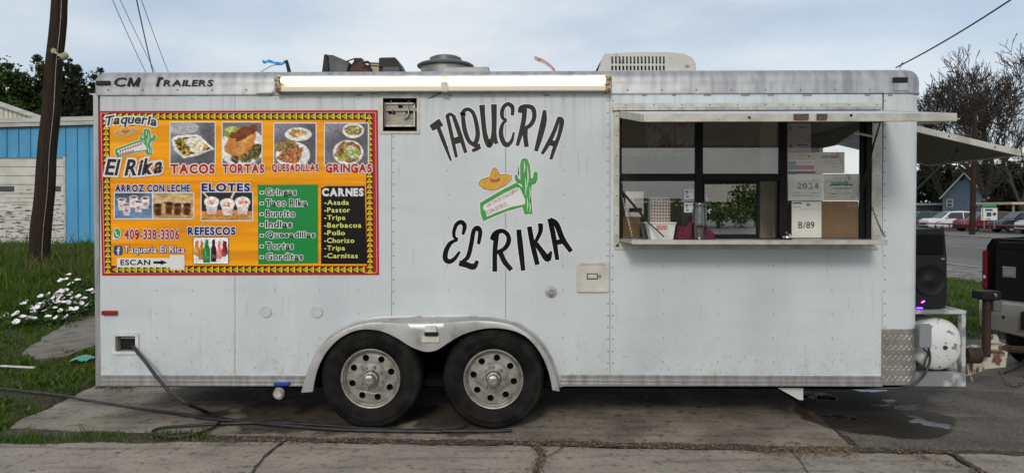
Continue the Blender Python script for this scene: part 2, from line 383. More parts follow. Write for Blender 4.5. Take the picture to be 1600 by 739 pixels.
slabs = {
 'far_a': [g(16, 668), g(140, 672), g(300, 676), g(460, 681), g(640, 684), g(838, 686), g(1100, 692), g(1334, 697), g(1212, 604), g(1120, 540), (.9, 3.9), (-3.2, 3.9)] + edgeA[::-1][:-1],
 'far_b': [g(1343, 697), g(1600, 704), (7.6, -.75), (7.6, 3.95), (.95, 3.9), g(1126, 540), g(1219, 604)],
 'near_a': [g(-60, 694), g(140, 692), g(300, 690), g(441, 690), g(424, 703), g(404, 722), g(390, 745), (-2.2, -4), (-8, -4), (-8, -.6)],
 'near_b': [g(444, 690), g(640, 693), g(829, 697), g(847, 714), g(834, 745), (-.1, -4), (-2.1, -4), g(393, 745), g(407, 722), g(427, 704)],
 'near_c': [g(839, 697), g(1100, 703), g(1330, 706), g(1480, 709), g(1540, 742), (2.6, -4), (0, -4), g(838, 745), g(851, 715)],
 'near_d': [g(1491, 709), g(1600, 712), (7.6, -.9), (7.6, -4), (2.7, -4), g(1550, 742)],
}
for i, (k, pl) in enumerate(slabs.items()):
    B().plate([jag(pl, .010, .06, i)], zfn, 0.0, -.10).build('slab', M[{'far_a': 'concrete', 'far_b': 'concrete_dark'}.get(k, 'concrete_pale')], pave)
# hairline cracks are narrow dirt-filled grooves, dirt lies along the joints
def ribbon(b, pts, w0, w1, z, seed):
    r = random.Random(seed); P = [Vector((*p[:2], 0)) for p in spline([(*p, 0) for p in pts], 14)]; L_, R_ = [], []
    for i, p in enumerate(P):
        d = (P[min(i + 1, len(P) - 1)] - P[max(i - 1, 0)]).normalized(); nv = Vector((-d.y, d.x, 0))
        L_.append(p + nv * r.uniform(w0, w1) + Vector((0, 0, z))); R_.append(p - nv * r.uniform(w0, w1) + Vector((0, 0, z)))
    b.grid([L_, R_])
dirt = B()
ribbon(dirt, [g(400, 688), g(560, 690), g(700, 693), g(838, 693), g(960, 697), g(1100, 700), g(1250, 703), g(1400, 705), g(1490, 707)], .012, .055, .004, 3)
ribbon(dirt, [g(834, 692), g(846, 712), g(836, 742)], .01, .035, .008, 4)
ribbon(dirt, [g(446, 688), g(425, 703), g(405, 724), g(391, 745)], .004, .012, .006, 5)
ribbon(dirt, [g(852, 716), g(868, 708), g(884, 696)], .003, .007, .012, 7)
ribbon(dirt, [g(1236, 706), g(1250, 720), g(1264, 742)], .002, .005, .008, 8)
ribbon(dirt, [g(1400, 704), g(1480, 709), g(1510, 724), g(1540, 742)], .012, .03, .012, 9)
dirt.build('dirt_strips', M['soil'], label='dark brown dirt packed along the pavement joints', cat='dirt', kind='stuff')
chips = B()
M['chips'] = mat('crumbled_litter', (.19, .14, .085), .95, col2=(.07, .05, .035), nscale=40)
lines = [([g(400, 689), g(838, 694), g(1100, 700), g(1490, 707)], 1500, .045), ([g(834, 692), g(846, 712), g(836, 742)], 220, .04), ([g(1180, 706), g(1330, 712)], 500, .06), ([g(240, 684), g(440, 690)], 260, .07), ([g(1400, 705), g(1540, 742)], 160, .03)]
for pts, n, w_ in lines:
    for _ in range(n):
        i = rng.randrange(len(pts) - 1); t = rng.random(); a, b = pts[i], pts[i + 1]
        x = a[0] + (b[0] - a[0]) * t + rng.gauss(0, w_ * .6); y = a[1] + (b[1] - a[1]) * t + rng.gauss(0, w_); s_ = rng.uniform(.003, .010); an = rng.random() * 6.3
        c_, q = math.cos(an) * s_ * rng.uniform(.6, 2.2), math.sin(an) * s_
        chips.add([(x - c_, y - q, .013), (x + q, y - c_, .013), (x + c_, y + q, .013), (x, y, .013 + s_ * .9)], [(0, 1, 3), (1, 2, 3), (2, 0, 3)])
chips.build('debris', M['chips'], label='brown crumbs and dead leaves scattered along the pavement joints', cat='debris', kind='stuff')

# ------------------------------------------------------------------ lawn on the left
def sm(a, b, x): t = max(0., min(1., (x - a) / (b - a))); return t * t * (3 - 2 * t)
def edge_x(y):
    pts = sorted([(p[1], p[0]) for p in edgeA]); pts = [(-6, -6.5), (-.9, -4.6)] + pts + [(3.9, -3.25), (40, -3.0)]
    for (y0, x0), (y1, x1) in zip(pts, pts[1:]):
        if y0 <= y <= y1: return x0 + (x1 - x0) * (y - y0) / (y1 - y0)
    return -3.2
def lawn_z(x, y):
    e = edge_x(y) - x
    return -.10 + .115 * sm(-.06, .05, e) + .40 * sm(1.5, 10, y) * sm(0, 1.5, e) + .02 * math.sin(x * 2.1) * math.cos(y * 1.7)
M['turf'] = mat('lawn_soil', (.035, .048, .014), .95, col2=(.048, .042, .022), nscale=3, bump=.8, bscale=30, bdist=.03)
xs = np.concatenate([np.linspace(-34, -8, 40), np.linspace(-7.9, -2.6, 100)]); ys = np.concatenate([np.linspace(-.62, 5, 80), np.linspace(5.1, 24, 60)])
struct(B().grid([[(x, y, lawn_z(x, y)) for x in xs] for y in ys]).build('lawn', M['turf'], smooth=60))
def leaf_mat(name, c1, c2, c3, trans=.3, sc=1.2):
    m = bpy.data.materials.new(name); m.use_nodes = True; n, l = m.node_tree.nodes, m.node_tree.links; p = n['Principled BSDF']; p.inputs['Roughness'].default_value = .55; p.inputs['Specular IOR Level'].default_value = .25
    gi = n.new('ShaderNodeNewGeometry'); rp = n.new('ShaderNodeValToRGB'); e = rp.color_ramp.elements; e[0].color = (*c1, 1); e[1].color = (*c3, 1); k = e.new(.5); k.color = (*c2, 1)
    l.new(gi.outputs['Random Per Island'], rp.inputs[0])
    tr = n.new('ShaderNodeBsdfTranslucent'); mx = n.new('ShaderNodeMixShader'); mx.inputs[0].default_value = trans
    l.new(rp.outputs[0], p.inputs[0]); l.new(rp.outputs[0], tr.inputs[0]); l.new(p.outputs[0], mx.inputs[1]); l.new(tr.outputs[0], mx.inputs[2])
    l.new(mx.outputs[0], n['Material Output'].inputs[0]); return m
M['grass'] = leaf_mat('grass_blades', (.020, .058, .005), (.064, .135, .011), (.165, .205, .036), .4)
M['dry_grass'] = leaf_mat('dry_grass_blades', (.10, .085, .030), (.16, .12, .05), (.085, .10, .03), .3)
def blades(P, H, W, bend, seed):
    """numpy blades: three-point tapering strips"""
    n = len(P); r = np.random.RandomState(seed); a = r.rand(n) * 2 * np.pi; wv = np.stack([np.cos(a), np.sin(a), np.zeros(n)], 1) * (W / 2)[:, None]
    b = r.rand(n) * 2 * np.pi; bd = np.stack([np.cos(b), np.sin(b), np.zeros(n)], 1) * (H * bend * r.rand(n))[:, None]; up = np.stack([np.zeros(n), np.zeros(n), H], 1)
    v = np.stack([P - wv, P + wv, P + up * .55 + bd * .35 - wv * .75, P + up * .55 + bd * .35 + wv * .75, P + up * .93 + bd], 1).reshape(-1, 3)
    i = np.arange(n)[:, None] * 5
    t = np.concatenate([i + 0, i + 1, i + 3, i + 0, i + 3, i + 2, i + 2, i + 3, i + 4], 1).reshape(-1, 3)
    return v, t
def np_obj(name, v, t, m, **kw):
    me = bpy.data.meshes.new(name); me.vertices.add(len(v)); me.vertices.foreach_set('co', v.astype(np.float32).ravel()); me.loops.add(t.size); me.loops.foreach_set('vertex_index', t.astype(np.int32).ravel())
    me.polygons.add(len(t)); me.polygons.foreach_set('loop_start', np.arange(len(t), dtype=np.int32) * 3); me.materials.append(m); me.update(calc_edges=True)
    o = bpy.data.objects.new(name, me); COL.objects.link(o); return tag(o, **kw)
path_px = [(34, 561), (66, 541), (100, 520), (112, 508), (152, 494), (165, 492), (172, 540), (152, 546), (120, 557), (92, 564), (60, 566)]
path_w = [g(u, v) for u, v in path_px]
def in_poly(x, y, pl):
    c = False; j = len(pl) - 1
    for i in range(len(pl)):
        if (pl[i][1] > y) != (pl[j][1] > y) and x < (pl[j][0] - pl[i][0]) * (y - pl[i][1]) / (pl[j][1] - pl[i][1]) + pl[i][0]: c = not c
        j = i
    return c
gp, gh, gw = [], [], []
r = random.Random(5)
_c0, _c1 = g(-40, 606), g(150, 627)
def c_line(x): return _c0[1] + (_c1[1] - _c0[1]) * (x - _c0[0]) / (_c1[0] - _c0[0])
while len(gp) < 85000:
    d = 5.05 * (23 / 5.05) ** r.random(); y = d - 5.7; x = -d * r.uniform(.50, .86)
    if x > edge_x(y) + .03 * r.random() - .02 or y < -.62 or in_poly(x, y, path_w): continue
    tall = sm(4.0, 6.0, y - .35 * (x + 6)) ; patch = .5 + .5 * math.sin(x * 3.1 + 1.3 * math.sin(y * 2.2)) * math.cos(y * 1.6 + x)
    if y < 4 and r.random() < .55 * (1 - patch) * (1 - tall): continue
    h = r.uniform(.02, .075) * (1 - tall) + tall * r.uniform(.14, .52) * (.6 + .4 * patch)
    if r.random() < .015: h *= 1.9
    ck = c_line(x)
    if ck - .30 < y < ck + .06 and x < -3.4: h = min(h, .022)
    if y < 1.2: h *= .75
    gp.append((x, y, lawn_z(x, y) - .01)); gh.append(h); gw.append((.0035 + .0008 * d * (.55 + .6 * tall) + .008 * tall) * r.uniform(.6, 1.5))
# a fringe of weeds along the joint and the slab edge
for _ in range(4200):
    k = r.random(); y0 = None
    if k < .7:
        u = r.uniform(-30, 250) if r.random() < .8 else r.uniform(250, 330); p = gnd(u, 682 + r.gauss(0, 4) + (4 if u < 120 else 0)); 
        if math.sin(u * .05) + math.sin(u * .021 + 1) < r.uniform(-2.2, .6): continue
    else: p = gnd(r.uniform(150, 210), r.gauss(603, 3))
    gp.append((p.x, p.y, -.02)); gh.append(r.uniform(.022, .055) if r.random() < .93 else .10); gw.append(r.uniform(.004, .008))
v_, t_ = blades(np.array(gp), np.array(gh), np.array(gw), .75, 2)
wp, wh_, ww_ = [], [], []
for _ in range(420):
    d = 5.3 * (13 / 5.3) ** r.random(); y = d - 5.7; x = -d * r.uniform(.52, .78)
    if x > edge_x(y) or y < -.6 or (in_poly(x, y, path_w) and r.random() < .8): continue
    sz = r.uniform(.5, 1.3)
    if c_line(x) - .35 < y < c_line(x) + .1: continue
    for k in range(14): wp.append((x + r.gauss(0, .03) * sz, y + r.gauss(0, .03) * sz, lawn_z(x, y))); wh_.append(r.uniform(.03, .09) * sz); ww_.append(r.uniform(.012, .026) * sz)
v2, t2 = blades(np.array(wp), np.array(wh_), np.array(ww_), 1.6, 12); t_ = np.concatenate([t_, t2 + len(v_)]); v_ = np.concatenate([v_, v2])
np_obj('grass', v_, t_, M['grass'], label='green grass of the lawn beside the food trailer', cat='grass', kind='stuff')
gp, gh, gw = [], [], []
for _ in range(2600):
    d = r.uniform(12.5, 20); y = d - 5.7; x = -d * r.uniform(.54, .80)
    gp.append((x, y, lawn_z(x, y))); gh.append(r.uniform(.2, .62)); gw.append(r.uniform(.008, .02))
for _ in range(2600):
    d = 5.2 + r.random() * 4; y = d - 5.7; x = -d * r.uniform(.54, .80)
    if x > edge_x(y) or in_poly(x, y, path_w): continue
    gp.append((x, y, lawn_z(x, y))); gh.append(r.uniform(.02, .07)); gw.append(r.uniform(.005, .009))
v_, t_ = blades(np.array(gp), np.array(gh), np.array(gw), .8, 3)
np_obj('dry_grass', v_, t_, M['dry_grass'], label='straw coloured dry stalks among the green lawn', cat='grass', kind='stuff')
M['path'] = mat('mossy_concrete', (.20, .175, .14), .9, col2=(.12, .105, .08), nscale=5, bump=.3, bscale=50)
struct(B().plate([jag(path_w, .02, .12, 3)], lambda x, y, z: (x, y, lawn_z(x, y) + z), .03, -.1).build('path', M['path']))

# wildflowers
M['petal'] = mat('pale_pink_petal', (.82, .72, .76), .6, col2=(.88, .85, .85), nscale=20)
M['stem'] = leaf_mat('flower_leaves', (.03, .075, .012), (.05, .115, .018), (.085, .15, .03))
fb = B()
for k in range(4):
    a = k * math.pi / 2 + .3; P = []
    for (q, ww, z) in ((.003, .010, 0), (.022, .030, .012), (.044, .040, .026), (.060, .030, .034), (.066, .010, .036)):
        c_, s_ = math.cos(a), math.sin(a); P += [(c_ * q - s_ * ww, s_ * q + c_ * ww, z + .006), (c_ * q, s_ * q, z), (c_ * q + s_ * ww, s_ * q - c_ * ww, z + .002)]
    fb.add(P, [(3 * i, 3 * i + 1, 3 * i + 4, 3 * i + 3) for i in range(4)] + [(3 * i + 1, 3 * i + 2, 3 * i + 5, 3 * i + 4) for i in range(4)])
fme = fb.mesh('flower', M['petal'], 60)
fpx = [(103, 438), (95, 439), (121, 439), (112, 444), (109, 445), (108, 430), (92, 457), (104, 455), (98, 462), (108, 462), (113, 467), (100, 468), (93, 467), (106, 473), (99, 473), (90, 473), (84, 473), (77, 460), (71, 474), (62, 476), (67, 481), (79, 473),
       (84, 466), (75, 468), (120, 468), (127, 474), (132, 467), (118, 474), (37, 476), (41, 472), (48, 481), (57, 489), (70, 487), (54, 488), (28, 490), (24, 492), (9, 493), (26, 504), (36, 496), (45, 498), (52, 499), (75, 496), (88, 497), (104, 497),
       (107, 487), (110, 485), (119, 484), (95, 486), (143, 454), (147, 458), (139, 455), (136, 478), (64, 464), (58, 482), (87, 462), (123, 464), (48, 400), (3, 497), (128, 470), (96, 455), (111, 459), (86, 482)]
fl = thing('wildflower_patch', 'patch of pale pink white wildflowers in the grass beside the trailer', 'flowers', (-6.2, 4.6, .1))
st = B(); rr = random.Random(9)
for (u, v) in fpx:
    Y = 4.2 + (500 - v) * .022 + rr.uniform(-.15, .15) if v > 410 else 13
    p = at(u, v, Y); M4 = Matrix.Translation(p) @ Matrix.Rotation(rr.uniform(-.9, .9), 4, 'Z') @ Matrix.Rotation(rr.uniform(.2, 1.0), 4, 'X') @ Matrix.Scale(rr.uniform(.50, .80), 4)
    inst(fme, 'flower', fl, M4)
    zb = lawn_z(p.x, p.y); st.tube([(p.x + rr.uniform(-.05, .05), p.y + .04, zb), (p.x, p.y + .02, (zb + p.z) / 2), (p.x, p.y, p.z)], [.004, .003, .0025], 4)
    for k in range(44):
        h = rr.random() ** .7 * .96; z = zb + (p.z - zb) * h; a = rr.uniform(0, 6.3); q = rr.uniform(.04, .10); c = Vector((p.x + rr.uniform(-.2, .2), p.y + rr.uniform(-.05, .2), z))
        dd = Vector((math.cos(a) * q, math.sin(a) * q, q * .5)); nn = Vector((-math.sin(a), math.cos(a), .3)) * q * .28
        st.add([c, c + dd * .5 + nn, c + dd, c + dd * .5 - nn], [(0, 1, 2, 3)])
tag(st.build('stems_and_leaves', M['stem'], fl), kind='stuff')
# litter on the lawn
lb = B(); p0 = gnd(130, 569); rr = random.Random(3)
rows = [[(p0.x + (i - 4) * .024, p0.y + (j - 3) * .035, .05 + lawn_z(p0.x, p0.y) + .035 * max(0, 1 - ((i - 4) ** 2 + (j - 3) ** 2) / 16) + rr.uniform(-.012, .012)) for i in range(9)] for j in range(7)]
lb.grid(rows).build('plastic_wrapper', mat('green_plastic_film', (.05, .33, .22), .25), smooth=80, label='crumpled green plastic wrapper lying on the grass', cat='litter')
p0, p1 = gnd(2, 575, .05), gnd(54, 577, .05)
B().bar((p0.x, p0.y, .075), (p1.x, p1.y, .07), .035, .012).build('white_strip', M['white_plastic'], label='thin white plastic strip lying in the grass', cat='litter')

# ------------------------------------------------------------------ verge, road and lot on the right
M['verge'] = M['turf']
struct(B().plate([[(5.0, 4.02), (10.8, 4.02), (10.8, 60), (5.0, 60)]], zfn, -.015, -.1).build('verge', M['turf']))
gp, gh, gw = [], [], []
while len(gp) < 16000:
    d = 9.75 * (19 / 9.75) ** r.random(); y = d - 5.7; x = d * r.uniform(.50, .86)
    if x > 10.9 - .2 * r.random() or x < 5 or y < 4: continue
    gp.append((x, y, -.02)); gh.append(r.uniform(.03, .14) * (.45 + .9 * math.sin(x * 1.3 + y * 1.1) ** 2)); gw.append(.004 + .0008 * d)
v_, t_ = blades(np.array(gp), np.array(gh), np.array(gw), .8, 4)
np_obj('verge_grass', v_, t_, M['grass'], label='rough green grass of the roadside verge behind the hitch', cat='grass', kind='stuff')
M['gravel'] = mat('broken_kerbside_concrete', (.24, .225, .20), .95, col2=(.10, .095, .085), nscale=2.2, ndetail=8, nlo=.42, nhi=.58, bump=.6, bscale=25)
struct(B().plate([[(10.8, -60), (13.7, -60), (13.7, 160), (10.8, 160)]], zfn, -.012, -.1).build('sidewalk', M['gravel']))
M['asphalt'] = mat('grey_asphalt', (.16, .157, .15), .9, spec=.25, col2=(.12, .118, .112), nscale=.5, stretch=(1, .12, 1), bump=.3, bscale=40)
struct(B().plate([[(13.7, -120), (29.4, -120), (29.4, 260), (13.7, 260)]], zfn, -.06, -.12).build('road', M['asphalt']))
M['yellow'] = mat('faded_yellow_paint', (.42, .30, .10), .8, col2=(.2, .16, .09), nscale=3); M['wpaint'] = mat('faded_white_paint', (.45, .45, .43), .8, col2=(.2, .2, .2), nscale=2)
rm = thing('road_markings', 'faded painted lane lines along the grey road', 'marking'); rm['kind'] = 'structure'; del rm['category']
for x0 in (21.2, 21.55): B().box((x0, -120, -.056), (x0 + .13, 260, -.054)).build('yellow_line', M['yellow'], rm)
B().box((28.7, -120, -.056), (28.85, 260, -.054)).build('white_line', M['wpaint'], rm)
M['kerb'] = mat('pale_kerb', (.30, .27, .23), .9, col2=(.2, .18, .15), nscale=2)
struct(B().box((29.4, -120, -.12), (29.75, 260, .06)).build('kerb', M['kerb']))
struct(B().box((13.45, -120, -.12), (13.7, 260, .02)).build('near_kerb', M['kerb']))
M['lot'] = mat('car_lot_ground', (.20, .17, .13), .95, col2=(.13, .11, .09), nscale=.4)
struct(B().plate([[(29.75, -60), (120, -60), (120, 260), (29.75, 260)]], zfn, .03, -.12).build('car_lot', M['lot']))
M['lot_asphalt'] = mat('lot_asphalt', (.055, .055, .056), .9)
struct(B().plate([[(34.6, -60), (75, -60), (75, 200), (34.6, 200)]], zfn, .036, .031).build('lot_asphalt', M['lot_asphalt']))

# red pipe rail along the lot
M['red_pipe'] = mat('dull_red_paint', (.20, .022, .022), .5, col2=(.12, .02, .02), nscale=4)
rf = thing('pipe_rail_fence', 'low dull red pipe rail fence in front of the parked cars', 'fence', (34, 50, 0))
B().tube([(34, 20, .66), (34, 90, .66)], .055, 8).build('rail', M['red_pipe'], rf, 60)
pm = B().tube([(0, 0, 0), (0, 0, .66)], .06, 8).mesh('post', M['red_pipe'], 60)
for k in range(14): inst(pm, 'post', rf, Matrix.Translation((34, 23 + k * 5.05, 0)))
# ------------------------------------------------------------------ parked cars
M['dark_glass'] = mat('dark_car_glass', (.014, .017, .02), .06, spec=.8); M['car_black'] = mat('black_trim', (.01, .01, .01), .5)
M['lamp_clear'] = mat('clear_headlamp', (.5, .52, .55), .12)
def car_paint(n, c): return mat(n, c, .28, coat=.6, spec=.5)
def make_car(name, label, paint, loc, suv=True, Lc=4.65, group='cars parked across the road'):
    """front faces -x; local origin on the ground under the nose"""
    t = thing(name, label, 'car', loc, 0, group)
    H = 1.66 if suv else 1.45; hw = .92; belt = .98 if suv else .92
    st_ = [(.0, .42, .70, .62), (.06, .30, .86 if suv else .74, .80), (.45, .24, 1.02 if suv else .84, .90), (1.25, .24, belt + .06, hw), (2.2, .24, belt, hw), (Lc - 1.0, .24, belt + .05, hw), (Lc - .12, .30, belt + .06, .88), (Lc, .42, belt - .1, .76)]
    rows = []
    for (x, zl, zt, h) in st_:
        rows.append([(x, -h * .9, zl), (x, -h, zl + .14), (x, -h * 1.01, (zl + zt) / 2), (x, -h * .97, zt - .06), (x, -h * .84, zt), (x, h * .84, zt), (x, h * .97, zt - .06), (x, h * 1.01, (zl + zt) / 2), (x, h, zl + .14), (x, h * .9, zl)])
    b = B().grid(rows, close=True); b.add(rows[0], [tuple(range(10))]); b.add(rows[-1], [tuple(range(10))[::-1]]); b.build('body', paint, t, 35, local=True)
    a0, a1, c0, c1 = (1.15, 1.95, Lc - .95, Lc - .22) if suv else (1.2, 2.05, Lc - 1.65, Lc - .85)
    if suv: c0 = Lc - .65; c1 = Lc - .2
    rw = [(a0, belt, .78), (a1, H - .07, .66), ((a1 + c0) / 2, H, .66), (c0, H - .06, .64), (c1, belt + .03, .76)]
    # cabin: roof strip and pillars as paint, glass as plates
    rows = [[(x, -h, belt - .03), (x, -h + (.0 if z < belt + .1 else .0), z), (x, 0, z + (.03 if z > belt + .2 else 0)), (x, h, z), (x, h, belt - .03)] for x, z, h in rw]
    for q in (1, 2, 3):  # tumblehome: the cabin is wider at the belt
        rows[q][0] = (rows[q][0][0], -.82, belt - .03); rows[q][4] = (rows[q][4][0], .82, belt - .03)
    B().grid(rows).build('cabin', paint, t, 30, local=True)
    gl = B(); 
    for s in (-1, 1):
        def wp(x, z): return (x, s * (.835 - (z - belt) / (H - belt) * .165), z)
        mid = (a1 + c0) / 2 + .1
        gl.add([wp(a0 + .28, belt + .03), wp(a1 + .06, H - .14), wp(mid - .05, H - .12), wp(mid - .05, belt + .03)], [(0, 1, 2, 3)])
        gl.add([wp(mid + .05, belt + .03), wp(mid + .05, H - .12), wp(c0 - .05, H - .15), wp(c1 - .18, belt + .06)], [(0, 1, 2, 3)])
    gl.build('side_window', M['dark_glass'], t, local=True)
    gw_ = B().add([(a0 + .05, -.70, belt + .06), (a1 - .06, -.60, H - .10), (a1 - .06, .60, H - .10), (a0 + .05, .70, belt + .06)], [(0, 1, 2, 3)]); 
    gw_.v = [(x - .035, y, z + .03) for x, y, z in gw_.v]; gw_.build('windscreen', M['dark_glass'], t, local=True)
    B().box((-.02, -.5, .46), (.03, .5, .60), .01).build('grille', M['car_black'], t, local=True)
    B().box((.015, -.72, .25), (.10, .72, .38), .02).build('bumper_intake', M['car_black'], t, local=True)
    for s in (-1, 1):
        B().obox((.10, s * .66, .70 if suv else .62), (.13, .30, .12), Matrix.Rotation(-s * .35, 3, 'Z'), .03).build('headlight', M['lamp_clear'], t, local=True)
        B().obox((1.55, s * .98, belt + .10), (.12, .2, .13), ch=.03).build('mirror', paint, t, local=True)
    for x in (.88, Lc - .92):
        for s in (-1, 1):
            wh = sub('wheel', t, (x, s * .80, .34), 0, local=True)
            B().lathe([(.2, -.1), (.31, -.11), (.34, -.08), (.34, .08), (.31, .11), (.2, .1)], (0, 0, 0), (0, 1, 0), 20).build('tyre', M['rubber'], wh, 40, local=True)
            B().lathe([(.0, s * .085), (.06, s * .09), (.2, s * .075), (.215, s * .1)], (0, 0, 0), (0, 1, 0), 14).build('rim', M['wheel'], wh, 40, local=True)
            B().lathe([(.40, s * .12), (.36, s * .135)], (x, s * .80, .36), (0, 1, 0), 20).build('wheel_arch', M['car_black'], t, local=True)
    return t
P_white = car_paint('white_car_paint', (.70, .71, .72)); P_mar = car_paint('maroon_car_paint', (.13, .012, .018)); P_blk = car_paint('black_car_paint', (.012, .012, .014)); P_gry = car_paint('dark_grey_car_paint', (.06, .065, .07)); P_sil = car_paint('silver_car_paint', (.4, .42, .44))
make_car('parked_suv', 'white SUV parked behind the red rail, next to a maroon SUV', P_white, (35.2, 59.4, .036))
make_car('parked_suv', 'maroon SUV parked between the white SUV and the roadside sign', P_mar, (35.6, 55.0, .036))
make_car('parked_car', 'black car parked behind the white roadside sign', P_blk, (36.2, 51.4, .036), suv=True)
make_car('parked_suv', 'white SUV parked behind the red rail at the far right', P_white, (35.8, 47.6, .036))
make_car('parked_car', 'black car parked in the second row behind the white SUV', P_blk, (40.6, 66.5, .036), suv=False)
make_car('parked_car', 'dark grey car in the second row beside the trailer edge', P_gry, (38.2, 69.8, .036))
make_car('parked_car', 'dark car in the second row below the blue house', P_blk, (46.6, 66.0, .036))
# roadside dealer board, unreadable at this distance
sg = thing('dealer_sign', 'white roadside board with green letters on top and car pictures', 'sign', (34.6, 48, 0))
q0, q1 = at(1533.5, 344, 46), at(1558.5, 325, 46)
B().box((q0.x, 46, q0.z), (q1.x, 46.08, q1.z)).build('board', mat('sign_white', (.62, .63, .62), .5), sg)
sp_ = B(); r = random.Random(2)
def mark(u0, v0, u1, v1): sp_.pbox(u0, v0, u1, v1, 45.97, 45.995)
for k in range(9): mark(1534.5 + k * 2.55, 319.5, 1536.5 + k * 2.55, 323.6)
sp_.build('top_letters', mat('sign_green', (.06, .25, .13), .5), sg); sp_ = B()
for k in range(5): mark(1540 + k * 2.3, 326.5, 1541.7 + k * 2.3, 329.5)
for k in range(5): mark(1535.2, 326 + k * 3.5, 1536.4, 328 + k * 3.5)
mark(1542, 332, 1549, 338); sp_.plate([circ(1554, 334.5, 2.9, 2.6)], lambda u, v, y: at(u, v, y), 45.97, 45.995); mark(1541, 341.5, 1548, 342.4)
sp_.build('printed_marks', mat('sign_ink', (.02, .05, .08), .5), sg)
for u in (1538, 1554): B().pbox(u - .5, 343, u + .5, 357, 46.02, 46.10).build('post', M['wheel'], sg)
cn = at(1580, 333, 46); cb = B().lathe([(.02, .0), (.2, -.75)], (cn.x, cn.y, cn.z + .9), (0, 0, 1), 12)
# blue house
M['blue_siding'] = mat('blue_lap_siding', (.15, .205, .265), .7, col2=(.12, .17, .225), nscale=1.5); M['roof_grey'] = mat('grey_shingles', (.10, .10, .10), .9, col2=(.07, .07, .07), nscale=2); M['white_trim'] = mat('white_trim', (.65, .65, .63), .6)
D = 90.0; hs = thing('blue_house', 'small blue clapboard house with a gabled end behind the cars', 'house', (at(1506, 300, D).x, D, 0))
e0, e1, ap = at(1477, 306, D), at(1535, 306, D), at(1506, 272, D)
nb = 22; zb = .1; zt = ap.z
for k in range(nb):
    z0 = zb + (zt - zb) * k / nb; z1 = zb + (zt - zb) * (k + 1) / nb
    def half(z): return 1.0 if z <= e0.z else max(.02, (ap.z - z) / (ap.z - e0.z))
    xm = (e0.x + e1.x) / 2; hwid = (e1.x - e0.x) / 2; h0, h1 = half(z0) * hwid, half(z1) * hwid
    B().add([(xm - h0, D - .05, z0), (xm + h0, D - .05, z0), (xm + h1, D, z1), (xm - h1, D, z1), (xm - h0, D + .1, z0), (xm + h0, D + .1, z0)], [(0, 1, 2, 3), (0, 1, 5, 4)]).build('siding_board', M['blue_siding'], hs)
B().add([(e0.x, D + .02, zb), (e0.x, D + 12, zb), (e0.x, D + 12, e0.z), (e0.x, D + .02, e0.z), (e1.x, D + .02, zb), (e1.x, D + 12, zb), (e1.x, D + 12, e0.z), (e1.x, D + .02, e0.z)], [(0, 1, 2, 3), (4, 5, 6, 7)]).build('side_wall', M['blue_siding'], hs)
for s in (-1, 1):
    xm = (e0.x + e1.x) / 2; hwid = (e1.x - e0.x) / 2 + .35; sl = (ap.z - e0.z) / (hwid - .35); zz = e0.z - .35 * sl
    a, b = Vector((xm + s * hwid, D - .35, zz)), Vector((xm, D - .35, ap.z + .12)); dy = Vector((0, 12.5, 0)); t_ = Vector((0, 0, .14))
    B().add([a, b, b + dy, a + dy, a + t_, b + t_, b + dy + t_, a + dy + t_], [(0, 1, 2, 3), (4, 5, 6, 7), (0, 1, 5, 4), (3, 2, 6, 7), (0, 3, 7, 4)]).build('roof', M['roof_grey'], hs)
    B().bar(a + Vector((0, -.03, .0)), b + Vector((0, -.03, .0)), .05, .16).build('rake_board', M['white_trim'], hs)
wn = sub('window', hs, tuple(at(1488, 315, D - .1)))
B().pbox(1483.5, 311, 1492.5, 324, D - .14, D - .04).build('frame', M['white_trim'], wn)
B().pbox(1485, 312.3, 1491, 317, D - .17, D - .15).build('pane', M['dark_glass'], wn); B().pbox(1485, 318, 1491, 322.8, D - .17, D - .15).build('pane', M['dark_glass'], wn)
hs.rotation_euler = (0, 0, R(-31))
# open shelter on the far right, flat canopy
sh = thing('carport', 'open shelter with a thin cream canopy behind the parked cars', 'shelter', (55, 62, 0))
q = at(1581, 316, 60); B().box((q.x, 60, q.z - .22), (q.x + 7, 66, q.z), .03).build('canopy', mat('cream_canopy', (.5, .42, .3), .6), sh)
for dx in (.3, 6.5):
    for y in (60.3, 65.6): B().box((q.x + dx, y, 0), (q.x + dx + .15, y + .15, q.z - .22)).build('post', M['wheel'], sh)
lw = thing('low_building', 'long low building with a pale roof line behind the second row of cars', 'building', (40, 96, 0))
q = at(1436, 318, 96); q2 = at(1470, 318, 96)
B().box((q.x - 8, 96, 0), (q2.x, 102, q.z - .25)).build('wall', mat('dull_wall', (.10, .10, .095), .8), lw); B().box((q.x - 8.3, 95.6, q.z - .25), (q2.x + .1, 102.4, q.z + .05)).build('roof', M['white_trim'], lw)

# ------------------------------------------------------------------ utility poles and wires
M['pole_wood'] = mat('weathered_pole_wood', (.046, .031, .021), .9, spec=.15, col2=(.022, .015, .010), nscale=5, ndetail=8, stretch=(9, 9, .35), bump=.7, bscale=14, bdist=.03)
M['wire'] = mat('black_wire', (.012, .012, .014), .6)
YP = 9.3
p0, p1 = at(57, 420, YP), at(98, -60, YP); rw_ = .5 * (at(74, 390, YP) - at(43, 390, YP)).length; rt_ = .5 * (at(108, 30, YP) - at(83, 30, YP)).length
p0.z = .1; lean = (p1.x - p0.x)
up_ = thing('utility_pole', 'leaning dark brown wooden utility pole beside the blue garage', 'pole', (p0.x, YP, 0))
pp = B(); pts = []; rs = []
for k in range(25):
    t = k / 24; h = t * 8.5; z = -.05 + h; x = p0.x + lean * (z - p0.z) / (p1.z - p0.z); pts.append((x + .012 * math.sin(k * 1.3), YP, z)); rs.append((rw_ * (1 - t) + rt_ * .78 * t) * (1 + .015 * math.sin(k * 2.1)))
